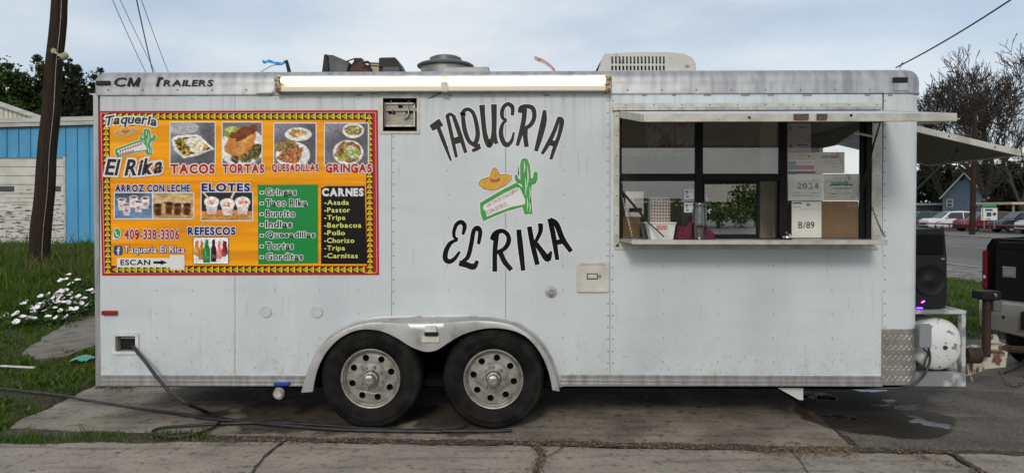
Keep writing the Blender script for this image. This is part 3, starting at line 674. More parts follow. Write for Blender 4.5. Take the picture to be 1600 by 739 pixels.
pp.tube(pts, rs, 18).build('post', M['pole_wood'], up_, 60)
B().tube([(x + rs[i] * .72 + .005, YP - rs[i] * .72, z) for i, (x, y, z) in enumerate(pts)][:22], .008, 5).build('ground_wire', M['wheel'], up_)
sc_ = thing('security_camera', 'small beige security camera on the leaning utility pole', 'camera', tuple(at(96, 88, YP - .3)))
M['cam'] = mat('yellowed_plastic', (.36, .32, .20), .5, col2=(.27, .23, .14), nscale=30)
c0 = at(84, 80, YP - .17); c1 = at(93, 86, YP - .28)
B().tube([c0, at(88, 84, YP - .25), c1], .022, 8).build('bracket', M['cam'], sc_, 50); B().lathe([(.055, -.02), (.055, .02)], c0, (0, 1, 0), 12, True, True).build('base', M['cam'], sc_, 40)
ha, hb = at(92.5, 92, YP - .36), at(104, 86.5, YP - .22); ax = (hb - ha)
B().lathe([(.06, 0), (.072, .015), (.072, ax.length * .8), (.06, ax.length)], ha, ax, 14, False, True).build('housing', M['cam'], sc_, 40)
B().lathe([(.0, .006), (.058, .004)], ha, ax, 14).build('lens', M['black'], sc_); B().lathe([(.02, -.002), (.0, -.004)], ha, ax, 10).build('lens_ring', M['cam'], sc_)
YF = 14.
def wire(name, a, b, label, r=.011, sag=.15):
    a, b = Vector(a), Vector(b); pts = [a.lerp(b, k / 16) - Vector((0, 0, sag * 4 * (k / 16) * (1 - k / 16))) for k in range(17)]
    B().tube(pts, r, 5).build(name, M['wire'], label=label, cat='wire')
wire('overhead_wire', at(150, -60, 24), at(236, 130, 40), 'thin black overhead wire, leftmost of the four near the pole', .016)
wire('overhead_wire', at(160, -60, 24), at(262, 150, 40), 'thin black overhead wire, second from the leaning pole', .014)
wire('overhead_wire', at(201, -60, 20), at(242, 125, 36), 'thicker black overhead wire, third from the leaning pole', .026)
wire('overhead_wire', at(200, -60, 20), at(272, 135, 36), 'thin black overhead wire, farthest of four from the leaning pole', .014)
wire('overhead_wire', at(1400, 106, .5), at(1660, -55, -1.2), 'black wire running up from the front roof corner of the trailer', .006, .03)
# pole across the road
YR = 46.5
a = at(1519, 366, YR); rp_ = thing('utility_pole', 'dark wooden utility pole standing across the road before the cars', 'pole', (a.x, YR, 0))
B().tube([(a.x, YR, 0), (a.x + .05, YR, 4), (a.x + .1, YR, 8.7)], [.20, .18, .15], 12).build('post', M['pole_wood'], rp_, 60)
# ------------------------------------------------------------------ blue metal garage on the left
M['blue_metal'] = mat('sky_blue_metal_siding', (.075, .33, .56), .42, col2=(.06, .27, .47), nscale=1.2, stretch=(1, 1, .4), wav=.1, wscale=1.2, col3=(.05, .16, .26), n3=9, lo3=.72, hi3=.85)
M['door_white'] = mat('peeling_white_paint', (.60, .59, .54), .55, col2=(.50, .49, .44), nscale=2, col3=None)
M['roof_white'] = mat('weathered_white_fascia', (.50, .49, .45), .6, col2=(.36, .35, .31), nscale=2.5, stretch=(.5, 1, 3))
def peel():
    m = mat('peeling_garage_paint', (.60, .59, .54), .55, col2=(.50, .49, .43), nscale=2); n, l = m.node_tree.nodes, m.node_tree.links; p = n['Principled BSDF']; base = p.inputs[0].links[0].from_socket
    t = n.new('ShaderNodeTexCoord'); mp = n.new('ShaderNodeMapping'); mp.inputs['Scale'].default_value = (1.6, 1, 9); q = n.new('ShaderNodeTexNoise'); q.inputs['Scale'].default_value = 1.7; q.inputs['Detail'].default_value = 6
    l.new(t.outputs['Object'], mp.inputs[0]); l.new(mp.outputs[0], q.inputs[0]); sx = n.new('ShaderNodeSeparateXYZ'); l.new(t.outputs['Object'], sx.inputs[0])
    hb = n.new('ShaderNodeMapRange'); hb.inputs['From Min'].default_value = 3.0; hb.inputs['From Max'].default_value = 1.6; hb.inputs['To Max'].default_value = .13; l.new(sx.outputs['Z'], hb.inputs[0])
    ad = n.new('ShaderNodeMath'); l.new(q.outputs[0], ad.inputs[0]); l.new(hb.outputs[0], ad.inputs[1])
    rr = n.new('ShaderNodeMapRange'); rr.inputs['From Min'].default_value = .672; rr.inputs['From Max'].default_value = .69; l.new(ad.outputs[0], rr.inputs[0])
    mx = n.new('ShaderNodeMixRGB'); mx.inputs[2].default_value = (.10, .10, .097, 1); l.new(rr.outputs[0], mx.inputs[0]); l.new(base, mx.inputs[1]); l.new(mx.outputs[0], p.inputs[0]); return m
M['peel'] = peel()
YG = 22.3
gb = thing('metal_garage', 'sky blue metal garage with a peeling white overhead door', 'garage', (-17, YG, .2))
a, b = at(-330, 390, YG), at(330, 390, YG); X0, X1 = a.x, b.x; ZG = .12; ZE = at(75, 203, YG).z; ZE1 = at(330, 190, YG).z
dx0, dx1 = at(-150, 300, YG).x, at(103, 300, YG).x; dz1 = at(60, 247, YG).z; dz0 = at(60, 386, YG).z
B().plate([[(X0, ZG), (dx0, ZG), (dx0, dz1), (dx1, dz1), (dx1, ZG), (X1, ZG), (X1, ZE1), (X0, ZE - .1)]], lambda x, z, y: (x, y, z), YG, YG + .1).build('front_wall', M['blue_metal'], gb)
rbm = {}
ux = [at(-300 + 18.3 * k + 0, 300, YG).x for k in range(36)]
for x in ux:
    ztop = ZE - .1 + (ZE1 - ZE + .1) * (x - X0) / (X1 - X0) - .02; zb_ = dz1 + .05 if dx0 - .1 < x < dx1 + .1 else ZG
    B().box((x - .03, YG - .045, zb_), (x + .03, YG - .002, ztop), .012).build('wall_rib', M['blue_metal'], gb)
B().box((X1 - .02, YG + .1, ZG), (X1, YG + 12, ZE1)).build('side_wall', M['blue_metal'], gb)
fz = lambda x: ZE - .1 + (ZE1 - ZE + .1) * (x - X0) / (X1 - X0)
B().add([(X0, YG - .18, fz(X0) - .02), (X1 + .1, YG - .18, fz(X1 + .1) - .02), (X1 + .1, YG - .18, fz(X1 + .1) + .30), (X0, YG - .18, fz(X0) + .30), (X0, YG + 12, fz(X0) + .75), (X1 + .1, YG + 12, fz(X1) + .75), (X0, YG, fz(X0) - .02), (X1 + .1, YG, fz(X1) - .02)],
        [(0, 1, 2, 3), (3, 2, 5, 4), (0, 1, 7, 6)]).build('roof', M['roof_white'], gb)
B().add([(X0, YG - .21, fz(X0) + .13), (X1, YG - .21, fz(X1) + .13), (X1, YG - .21, fz(X1) + .19), (X0, YG - .21, fz(X0) + .19), (X0, YG - .18, fz(X0) + .19), (X1, YG - .18, fz(X1) + .19)], [(0, 1, 2, 3), (3, 2, 5, 4)]).build('gutter_strip', M['roof_white'], gb)
dr = sub('overhead_door', gb, ((dx0 + dx1) / 2, YG, dz0))
ns = 10
for k in range(ns):
    z0 = dz0 + (dz1 - dz0) * k / ns; z1 = dz0 + (dz1 - dz0) * (k + 1) / ns
    B().box((dx0, YG + .05, z0 + .008), (dx1 - .06, YG + .10, z1 - .008), .012).build('door_section', M['peel'], dr)
for u0, u1 in ((-4, 22), (77, 95)):
    B().pbox(u0, 291, u1, 299.5, YG + .035, YG + .06, .01).build('door_window', M['dark_glass'], dr)
B().box((dx1 - .08, YG - .03, ZG), (dx1, YG + .1, dz1 + .06)).build('door_jamb', M['roof_white'], gb)
B().box((X0, YG - 1.6, -.1), (X1, YG + .2, .16)).build('concrete_step', mat('tan_apron', (.26, .19, .13), .9, col2=(.18, .14, .10), nscale=2), gb)
q = at(80, 400, YG - 1.8); struct(B().plate([jag([(q.x, YG - 3.4), (X1, YG - 3.4), (X1, YG - 1.55), (q.x, YG - 1.55)], .1, .5, 4)], zfn, .20, -.1).build('gravel_path', M['gravel']))
# white ribbed shed behind it
YS = 33.
sh2 = thing('white_shed', 'white ribbed metal shed with a sloping roof behind the blue garage', 'shed', (-28, YS, 0))
a, b = at(-120, 125, YS), at(64, 188, YS)
B().plate([[(a.x, 0), (b.x, 0), (b.x, b.z), (a.x, a.z)]], lambda x, z, y: (x, y, z), YS, YS + .1).build('gable_wall', mat('cream_ribbed_wall', (.56, .55, .48), .6, col2=(.48, .47, .40), nscale=2), sh2)
k = 0; x = a.x
while x < b.x:
    zt_ = a.z + (b.z - a.z) * (x - a.x) / (b.x - a.x); B().box((x, YS - .05, 2), (x + .05, YS - .002, zt_ - .03)).build('wall_rib', M['roof_white'], sh2); x += .24
d_ = (b - a).normalized()
B().add([a + Vector((0, -.3, .02)), b + Vector((.4, -.3, -.12)), b + Vector((.4, .5, -.12)), a + Vector((0, .5, .02)), a + Vector((0, -.3, .20)), b + Vector((.4, -.3, .06)), b + Vector((.4, .5, .06)), a + Vector((0, .5, .20))], [(0, 1, 2, 3), (4, 5, 6, 7), (0, 1, 5, 4), (1, 2, 6, 5)]).build('roof', M['roof_white'], sh2)

# ------------------------------------------------------------------ trees
M['bark'] = mat('grey_bark', (.055, .045, .036), .95, col2=(.035, .028, .022), nscale=4, stretch=(3, 3, .6), bump=.4, bscale=10)
M['leaf_mid'] = leaf_mat('mid_green_leaves', (.022, .045, .010), (.040, .075, .016), (.070, .105, .026), .3)
M['leaf_dark'] = leaf_mat('dark_olive_leaves', (.016, .024, .010), (.030, .040, .015), (.052, .058, .024), .25)
def limbs(b, p, d, L_, rad, depth, rr, tips, n=6, spread=.75, droop=0., tmin=.022, kids=(2, 3, 3)):
    k = 4; pts = [Vector(p)]; dd = Vector(d).normalized(); rs = [rad]
    for i in range(k):
        dd = (dd + Vector((rr.uniform(-1, 1), rr.uniform(-1, 1), rr.uniform(-.7, .8) - droop)) * .22).normalized(); pts.append(pts[-1] + dd * (L_ / k)); rs.append(rad * (1 - .45 * (i + 1) / k))
    rs = [max(q, tmin) for q in rs]; b.tube(pts, rs, max(3, n), False)
    if depth == 0: tips.append((pts[-1], dd)); return
    m = rr.choice(kids) if depth > 1 else rr.choice((2, 3))
    for i in range(m):
        t = rr.uniform(.45, 1.0) if i else 1.0; q = pts[min(k, int(round(t * k)))]; ax = Vector((rr.uniform(-1, 1), rr.uniform(-1, 1), rr.uniform(-.5, .7)))
        nd = (dd + ax * spread).normalized(); limbs(b, q, nd, L_ * rr.uniform(.62, .86), rs[min(k, int(round(t * k)))] * (.86 if i == 0 else rr.uniform(.5, .72)), depth - 1, rr, tips, n - 1, spread, droop, tmin, kids)
def bare_tree(name, label, base, H, seed, depth=7, lean=(0, 0), group=None, wide=.42):
    rr = random.Random(seed); t = thing(name, label, 'tree', base, 0, group); b = B(); tips = []
    tr = B(); th = H * .16; tr.tube([(base[0], base[1], -.2), (base[0] + lean[0] * .5, base[1], th * .5), (base[0] + lean[0], base[1] + lean[1], th)], [H * .030, H * .024, H * .021], 10, False); tr.build('trunk', M['bark'], t, 60)
    for k in range(4):
        a = k * 1.57 + rr.uniform(-.4, .4); limbs(b, (base[0] + lean[0], base[1] + lean[1], th * (.93 + .02 * k)), (math.cos(a) * .75, math.sin(a) * .75, 1.0), H * .235, H * .017, depth, rr, tips, 7, .80, -.05, .024, (2, 3, 3))
    V = np.array(b.v); zb = V[:, 2].min(); zm = np.percentile(V[:, 2], 97.5); V[:, 2] = zb + (V[:, 2] - zb) * (H - zb) / (zm - zb); rx = np.percentile(np.abs(V[:, 0] - base[0]), 98); k = wide * H / rx; V[:, :2] = np.array(base[:2]) + np.array([lean[0], lean[1]]) + (V[:, :2] - np.array(base[:2]) - np.array([lean[0], lean[1]])) * k; b.v = [tuple(p) for p in V]
    tag(b.build('crown', M['bark'], t, 70), kind='stuff'); return t
def leafy_tree(name, label, base, H, rx, seed, m, nclump=60, leaf=.16, per=110, depth=4, zlow=.28, group=None, cut=.0):
    rr = random.Random(seed); t = thing(name, label, 'tree', base, 0, group); b = B(); tips = []
    tr = B(); tr.tube([(base[0], base[1], -.2), (base[0] + .1, base[1], H * .18), (base[0], base[1], H * .34)], [H * .028, H * .022, H * .018], 9, False); tr.build('trunk', M['bark'], t, 60)
    for k in range(5):
        a = k * 1.26 + rr.uniform(-.3, .3); limbs(b, (base[0], base[1], H * (.2 + .04 * k)), (math.cos(a) * rx / H * 2.2, math.sin(a) * rx / H * 2.2, 1), H * .22, H * .011, depth, rr, tips, 6, .7, 0., .014)
    V = np.array(b.v); zb = V[:, 2].min(); zm = V[:, 2].max(); V[:, 2] = zb + (V[:, 2] - zb) * (H - zb) / (zm - zb); rx0 = np.percentile(np.abs(V[:, 0] - base[0]), 97); V[:, :2] = np.array(base[:2]) + (V[:, :2] - np.array(base[:2])) * rx / rx0; b.v = [tuple(p) for p in V]
    tips = [(Vector((base[0] + (p.x - base[0]) * rx / rx0, base[1] + (p.y - base[1]) * rx / rx0, zb + (p.z - zb) * (H - zb) / (zm - zb))), d) for p, d in tips]
    tag(b.build('branches', M['bark'], t, 70), kind='stuff')
    C = []; 
    for _ in range(nclump):
        while True:
            x, y, z = rr.uniform(-1, 1), rr.uniform(-1, 1), rr.uniform(-1, 1)
            q = x * x + y * y + z * z
            if .2 < q < 1.0: break
        C.append((base[0] + x * rx, base[1] + y * rx, H * (zlow + 1) / 2 + z * H * (1 - zlow) / 2, rr.uniform(.5, 1.15) * rx * .27))
    for p, d in tips:
        if rr.random() > cut: C.append((p.x, p.y, p.z, rr.uniform(.3, .7) * rx * .2))
    C = np.array(C); n = len(C) * per; s = np.random.RandomState(seed); idx = np.repeat(np.arange(len(C)), per)
    off = s.normal(size=(n, 3)); off /= np.linalg.norm(off, axis=1)[:, None]; off *= (s.rand(n) ** .5)[:, None] * C[idx, 3][:, None]; off[:, 2] *= .8
    P = C[idx, :3] + off; a1 = s.normal(size=(n, 3)); a1 /= np.linalg.norm(a1, axis=1)[:, None]; a2 = np.cross(a1, s.normal(size=(n, 3))); a2 /= np.linalg.norm(a2, axis=1)[:, None]
    sz = leaf * (.6 + .8 * s.rand(n)); a1 *= sz[:, None]; a2 *= (sz * .5)[:, None]
    v = np.stack([P - a1, P + a2, P + a1, P - a2], 1).reshape(-1, 3); i = np.arange(n)[:, None] * 4; tt = np.concatenate([i, i + 1, i + 2, i, i + 2, i + 3], 1).reshape(-1, 3)
    o = np_obj('crown', v, tt, m); setpar(o, t); tag(o, kind='stuff'); return t
def base(u, Y): q = at(u, 330, Y); return (q.x, Y, 0)
# left, behind the garage
leafy_tree('leafy_tree', 'bushy green tree rising behind the white shed', base(20, 44), 11.6, 3.6, 21, M['leaf_mid'], 75, .13, 120, 3)
leafy_tree('leafy_tree', 'bushy green tree behind the leaning pole', base(58, 47), 12.6, 2.6, 22, M['leaf_mid'], 48, .13, 110, 4, cut=.3)
leafy_tree('leafy_tree', 'thin dark tree with sparse leaves behind the blue garage roof', base(108, 46), 12.4, 2.3, 23, M['leaf_dark'], 34, .10, 70, 5, cut=.55)
leafy_tree('leafy_tree', 'dark low tree just left of the trailer roof', base(146, 50), 12.4, 2.5, 27, M['leaf_dark'], 34, .11, 80, 5, cut=.4)
# right, across the road
G_ = 'bare trees across the road'
bare_tree('bare_tree', 'tall bare tree with the thickest trunk above the front flap', base(1532, 82), 18.0, 31, 7, (.5, 0), G_)
bare_tree('bare_tree', 'bare tree spreading at the far right edge of the picture', base(1606, 78), 15.2, 35, 7, (-.8, 0), G_)
bare_tree('bare_tree', 'bare tree with fine twigs right beside the trailer front', base(1474, 92), 16.4, 33, 7, (.3, 0), G_)
for i, (u, Y, H_, rx, sd_, lb_) in enumerate(((1450, 108, 8.8, 4.6, 41, 'dark green tree beside the trailer edge, left of the blue house'), (1500, 118, 8.6, 5.2, 42, 'dark green tree directly behind the blue house roof'), (1560, 112, 8.6, 5.4, 43, 'dark olive tree right of the blue house'), (1606, 104, 9.2, 5.2, 44, 'dark olive tree at the right edge behind the shelter'))):
    leafy_tree('leafy_tree', lb_, base(u, Y), H_, rx, sd_, M['leaf_dark'], 85, .24, 120, 3, zlow=.08)
leafy_tree('leafy_tree', 'green tree seen through the open service window, nearer the jar', base(1122, 70), 7.2, 4.2, 51, M['leaf_mid'], 70, .2, 110, 3, zlow=.05)
leafy_tree('leafy_tree', 'green tree seen through the open service window, nearer the notices', base(1180, 76), 7.0, 4.4, 52, M['leaf_mid'], 70, .2, 110, 3, zlow=.05)
# what stands behind the photographer and shows only as reflections in the windows
sv = np.random.RandomState(8); n = 130000
cx = sv.uniform(-34, 34, 90); cy = sv.uniform(-40, -31, 90); cz = sv.uniform(.4, 2.6, 90) * (1 - .35 * np.abs(np.sin(cx * .21))); idx = sv.randint(0, 90, n)
P = np.stack([cx[idx], cy[idx], cz[idx]], 1) + np.clip(sv.normal(size=(n, 3)), -1.3, 1.3) * np.array([1.3, .9, .6]); P[:, 2] = np.maximum(P[:, 2], .05)
a1 = sv.uniform(-1, 1, size=(n, 3)) * .11; a2 = sv.uniform(-1, 1, size=(n, 3)) * .08; v = np.stack([P - a1, P + a2, P + a1, P - a2], 1).reshape(-1, 3); i = np.arange(n)[:, None] * 4
np_obj('treeline', v, np.concatenate([i, i + 1, i + 2, i, i + 2, i + 3], 1).reshape(-1, 3), M['grass'], label='green treeline mirrored in the service window glass', cat='trees', kind='stuff')
struct(B().plate([[(-60, -26), (10.7, -26), (10.7, -4.1), (-60, -4.1)]], zfn, -.03, -.12).build('parking_ground', mat('pale_lot', (.24, .23, .21), .9, col2=(.17, .16, .15), nscale=.6)))
struct(B().plate([[(-60, -60), (10.7, -60), (10.7, -26.05), (-60, -26.05)]], zfn, -.03, -.12).build('far_lawn', mat('far_grass', (.07, .12, .025), .9, col2=(.05, .085, .02), nscale=1)))
# ================================================================== THE FOOD TRAILER
XL, XR, W_ = -3.38, 3.08, 2.44
ZB = at(1000, 601, 0).z; ZR = at(1000, 147, 0).z; ZT = at(1000, 111.5, .1).z
tr = thing('food_trailer', 'long white food trailer with a taqueria menu banner, service window and twin wheels', 'food trailer', (0, W_ / 2, 0))
hood = (597, 154, 652, 206); inlet = (181, 524, 213, 549); win = (967, 174, 1363, 376)
outer = [(476, 606), (484, 580), (495, 556), (513, 531), (538, 512), (568, 500.5), (600, 496), (672, 494.5), (745, 494), (790, 499), (815, 509), (838, 527), (856, 552), (868, 580), (875, 604)]
wellcut = [(482, 603), (490, 583), (501, 560), (518, 537), (542, 519), (572, 507), (602, 503), (672, 501), (745, 501), (788, 506), (811, 515), (833, 532), (850, 556), (862, 582), (869, 603)]
def arch_v(u):
    if u <= wellcut[0][0] or u >= wellcut[-1][0]: return 603.
    for (a, b), (c, d) in zip(wellcut, wellcut[1:]):
        if a <= u <= c: return b + (d - b) * (u - a) / (c - a)
def panel_outline(u0, u1, v0=147, v1=603):
    bot = [(u1, arch_v(u1)), ] + [p for p in wellcut[::-1] if u0 < p[0] < u1] + [(u0, arch_v(u0))]
    return [(u0, v0), (u1, v0)] + bot
SX = at(800, 375, 0)
def wall_fn(u, v, y):               # keeps the wall exactly in plane and upright at any depth
    p = at(u, v, 0); return (p.x, y, p.z)
seams = [156, 367, 612, 790, 953, 1379]
def clip_rect(rc, u0, u1): return (max(rc[0], u0 + .02), rc[1], min(rc[2], u1 - .02), rc[3])
for k, (u0, u1) in enumerate(zip(seams, seams[1:])):
    a, b = u0 + .35, u1 - .35; loops = [panel_outline(a, b)]
    for hc in (hood, inlet, win):
        if hc[0] > a and hc[2] < b: loops.append(rect(*hc))
    if k == 1: loops = [[(a, 147), (b, 147), (b, hood[1]), (hood[0], hood[1]), (hood[0], hood[3]), (b, hood[3])] + panel_outline(a, b)[2:]]
    if k == 2: o_ = panel_outline(a, b); loops = [o_ + [(a, hood[3]), (hood[2], hood[3]), (hood[2], hood[1]), (a, hood[1])]]
    B().plate(loops, wall_fn, 0.0, .022).build('side_panel', M['white_panel'], tr)
# inner liner behind the seams (same openings)
lo = [(150, 147), (1425, 147), (1425, 603)] + [p for p in wellcut[::-1]] + [(150, 603)]
B().plate([lo, rect(hood[0] - 1, hood[1] - 1, hood[2] + 1, hood[3] + 1), rect(*inlet), rect(win[0] - .5, win[1] - .5, win[2] + .5, win[3] + .5)], wall_fn, .024, .05).build('wall_liner', M['beige'], tr)
# rounded front corner and the end walls, far wall, floor, roof deck
cr = .13; x9 = at(1379.7, 300, 0).x; pts = [(x9, 0.)] + [(XR - cr + cr * math.sin(a), cr - cr * math.cos(a)) for a in [R(90) * k / 10 for k in range(11)]] + [(XR, .30)]
B().grid([[(x, y, ZR) for x, y in pts], [(x, y, ZB + .02) for x, y in pts]]).build('corner_panel', M['white_panel'], tr, 60)
fw_z0, fw_z1 = 1.35, 2.33
B().plate([[(.30, ZB), (W_, ZB), (W_, ZR), (.30, ZR)], [(.34, fw_z0), (1.9, fw_z0), (1.9, fw_z1), (.34, fw_z1)]], lambda y, z, x: (x, y, z), XR, XR - .04).build('front_wall', M['white_panel'], tr)
B().box((XL, .03, ZB), (XL + .03, W_, ZR)).build('rear_wall', M['white_panel'], tr)
fo0, fo1 = at(1101, 370, W_), at(1184, 287, W_)
B().plate([[(XL, ZB), (XR, ZB), (XR, ZR), (XL, ZR)], [(fo0.x, fo0.z), (fo1.x, fo0.z), (fo1.x, fo1.z), (fo0.x, fo1.z)], [(-1.6, ZB + .1), (-.85, ZB + .1), (-.85, ZR - .15), (-1.6, ZR - .15)]], lambda x, z, y: (x, y, z), W_ - .04, W_).build('far_wall', M['beige'], tr)  # the tall doorway opening is added, unseen, to let light into the interior
for q_ in (((fo0.x - .03, W_ - .06, fo0.z - .03), (fo1.x + .03, W_ - .041, fo0.z)), ((fo0.x - .03, W_ - .06, fo1.z), (fo1.x + .03, W_ - .041, fo1.z + .03)), ((fo0.x - .03, W_ - .06, fo0.z), (fo0.x, W_ - .041, fo1.z)), ((fo1.x, W_ - .06, fo0.z), (fo1.x + .03, W_ - .041, fo1.z))): B().box(*q_).build('far_window_frame', M['frame_black'], tr)
B().box((XL, .05, ZB - .03), (XR - .1, W_, ZB + .02)).build('floor', M['matte_black'], tr)
B().box((XL + .03, .055, ZR - .12), (XR - .05, W_ - .05, ZR - .1)).build('ceiling', M['beige'], tr)
# roof rail: a cove profile carried round the rounded plan
def plan(inset, z, r0=.13, n=6):
    x0, x1, y0, y1 = XL + inset, XR - inset, inset, W_ - inset; o = []
    r = max(.012, r0 - inset); q = max(.008, .03 - inset)
    for cx, cy, a0, r in ((x1 - r, y0 + r, -90, r), (x1 - r, y1 - r, 0, r), (x0 + q, y1 - q, 90, q), (x0 + q, y0 + q, 180, q)):
        for k in range(n + 1): a = R(a0 + 90 * k / n); o.append((cx + r * math.cos(a), cy + r * math.sin(a), z))
    return o
h_ = ZT - ZR
prof = [(.004, 0), (-.012, -.002), (-.014, .012), (-.008, .022), (-.010, h_ * .45), (-.004, h_ * .66), (.012, h_ * .82), (.038, h_ * .93), (.075, h_ * .985), (.12, h_)]
B().grid([plan(i, ZR + z) for i, z in prof], close=True).build('roof_rail', M['rail'], tr, 50)
B().box((XL + .1, .1, ZT - .02), (XR - .1, W_ - .1, ZT - .002)).build('roof', M['rail'], tr)
B().grid([plan(i - .003, ZR + z)[0:9] for i, z in prof[1:]]).build('corner_cap', M['rail'], tr, 50)
# left corner post
B().pbox(147.2, 147, 155, 603, -.004, .04, .002).build('corner_post', M['alu'], tr)
# ribbed bottom rails
for u0, u1 in ((156, 476), (876, 1378)):
    b = B()
    for v0, v1, y in ((586.6, 589, -.014), (589, 594.2, -.006), (594.2, 596.6, -.014), (596.6, 600, -.006), (600, 602.4, -.015)): b.pbox(u0, v0, u1, v1, y, .0 - .001)
    b.build('bottom_rail', M['alu'], tr)
    B().pbox(u0, 601, u1, 604.5, .03, .08).build('underside_lip', M['matte_black'], tr)
# diamond plate corner guard
dm = mat('diamond_plate', (.36, .35, .32), .42, metal=.6, col2=(.26, .25, .22), nscale=8)
zg0, zg1 = at(1400, 601, 0).z, at(1400, 514, 0).z
P2 = [(x9 - .004, -.004)] + [(XR - cr + (cr + .004) * math.sin(R(90) * k / 10), cr - (cr + .004) * math.cos(R(90) * k / 10)) for k in range(11)] + [(XR + .004, .3)]
B().grid([[(x, y, zg1) for x, y in P2], [(x, y, zg0) for x, y in P2]]).build('corner_guard', dm, tr, 60)
tb = B(); arc = []; s_ = 0
for (a, b) in zip(P2, P2[1:]):
    L_ = math.hypot(b[0] - a[0], b[1] - a[1]); arc.append((s_, a, b, L_)); s_ += L_
def on_arc(s):
    for (s0, a, b, L_) in arc:
        if s0 <= s <= s0 + L_:
            t = (s - s0) / L_; return Vector((a[0] + (b[0] - a[0]) * t, a[1] + (b[1] - a[1]) * t, 0)), Vector((b[0] - a[0], b[1] - a[1], 0)).normalized()
s = .02; i = 0
while s < s_ - .02:
    z = zg0 + .02 + (.02 if i % 2 else 0); j = 0
    while z < zg1 - .015:
        p, td = on_arc(s); nd = Vector((td.y, -td.x, 0)); dd = td * .011 + Vector((0, 0, .011 if (i + j) % 2 else -.011)); pp_ = td * .0035 + Vector((0, 0, -.0035 if (i + j) % 2 else .0035)); c = p + Vector((0, 0, z))
        tb.add([c - dd, c + pp_, c + dd, c - pp_, c + nd * .0035], [(0, 1, 4), (1, 2, 4), (2, 3, 4), (3, 0, 4)]); z += .040; j += 1
    s += .022; i += 1
tag(tb.build('tread_bumps', dm, tr, 60), kind='stuff')
# rivets and screws
rv = B()
def rivet(u, v, y=0., r=.006, h=.003):
    p = at(u, v, 0); p.y = y; rv.lathe([(r, 0), (r * .8, -h * .7), (.0, -h)], p, (0, 1, 0), 6)
for u in (612 + 3, 953 + 4, 1379 + 3.5, 956 - 6):
    for k in range(24):
        v = 158 + k * 18.6
        if (u < 700 and 150 < v < 212) or (u < 620 and v > 480) or (950 < u < 966 and 165 < v < 395 and u > 955): continue
        rivet(u, v)
for u in (245, 300, 430, 500, 560, 700, 880, 1037, 1122, 1208, 1300):
    for k in range(12):
        v = 155 + k * 37.3
        if 170 < v < 434 and u < 600: continue
        if u > 955 and 150 < v < 395: continue
        if arch_v(u) - 12 < v: continue
        rivet(u + rng.uniform(-.5, .5), v + rng.uniform(-.5, .5), 0, .005, .002)
for k in range(24): rivet(170 + k * 54, 141, -.0125, .006, .004)
for k in range(10):
    rivet(978 + k * 43.5, 164.5, -.012, .006, .003); rivet(966 + k * 43.5, 382.5, -.012, .007, .004)
for k in range(7): rivet(963.5, 182 + k * 31, -.012, .006, .003); rivet(1370, 182 + k * 31, -.012, .005, .003)
for k in range(12): rivet(960 + k * 36, 598.2, -.006, .005, .003); rivet(980 + k * 36, 591.5, -.006, .005, .003)
tag(rv.build('rivets', mat('dull_rivet', (.16, .155, .145), .6, metal=.4), tr, 50), kind='stuff')
sl = B()
for u in (168, 217, 262, 312, 420, 555, 700, 850, 1003, 1050, 1100, 1158, 1200, 1255, 1352, 1388): sl.pbox(u, 147.6, u + rng.uniform(5, 14), 150.2, -.004, .0)
sl.build('sealant_dabs', mat('old_sealant', (.25, .25, .24), .8), tr)
# clearance lights and side marker
cl = B().pbox(149, 126.5, 171, 133, -.024, -.008, .003); cl.build('clearance_light', M['black'], tr)
B().pbox(1396, 121, 1419, 129, -.024, -.006, .003).build('clearance_light', M['black'], tr); B().pbox(1396.5, 129.5, 1419, 142, -.016, -.006, .003).build('light_backplate', M['alu'], tr)
B().pbox(157.5, 485.5, 181.5, 492.5, -.028, 0, .006).build('side_marker_light', M['red_light'], tr)

# fender over both wheels
YFD = -.15
inner = [(497, 606), (500, 588), (506, 566), (518, 544), (536, 525), (558, 513), (580, 509.5), (604, 513), (626, 523), (645, 535), (662, 542), (673, 543.5), (686, 541), (702, 531), (722, 519), (745, 511), (772, 507.5), (800, 511), (822, 521), (840, 540), (852, 562), (859, 585), (862, 602)]
def resample(pl, n):
    L_ = [0]
    for a, b in zip(pl, pl[1:]): L_.append(L_[-1] + math.hypot(b[0] - a[0], b[1] - a[1]))
    o = []
    for k in range(n):
        s = L_[-1] * k / (n - 1); i = max(j for j in range(len(L_)) if L_[j] <= s + 1e-9); i = min(i, len(pl) - 2); t = (s - L_[i]) / (L_[i + 1] - L_[i]); o.append((pl[i][0] + (pl[i + 1][0] - pl[i][0]) * t, pl[i][1] + (pl[i + 1][1] - pl[i][1]) * t))
    return o
op = [tuple(p[:2]) for p in spline([(*p, 0) for p in outer], 8)]; ip = [tuple(p[:2]) for p in spline([(*p, 0) for p in inner], 8)]
# match by normalised u so that the sections stay upright
def by_t(pl, n):
    pl = resample(pl, 400); us = np.array([p[0] for p in pl]); o = []
    return pl
nn = 97
oR = resample(op, nn)
def nearest_inner(k):
    t = k / (nn - 1); return t
ipd = resample(ip, 600); cu = 672.
iR = []
for k, (u, v) in enumerate(oR):
    tt = (u - outer[0][0]) / (outer[-1][0] - outer[0][0]); ut = inner[0][0] + (inner[-1][0] - inner[0][0]) * tt
    if v > 560: # legs: match by height
        cand = [p for p in ipd if (p[0] < 560) == (u < cu) and (p[0] < 560 or p[0] > 790)]; q = min(cand, key=lambda p: abs(p[1] - min(v, 604)))
    else: q = min(ipd, key=lambda p: abs(p[0] - ut) + .25 * abs(p[1] - v) * (1 if (ut < 540 or ut > 812) else 0))
    iR.append(q)
rows = []
c_in = lambda p, s: (672 + (p[0] - 672) * s, 606 + (p[1] - 606) * s)
rows.append([wall_fn(*c_in(p, 1.018), -.004) for p in oR])
rows.append([wall_fn(*c_in(p, 1.0), -.006) for p in oR])
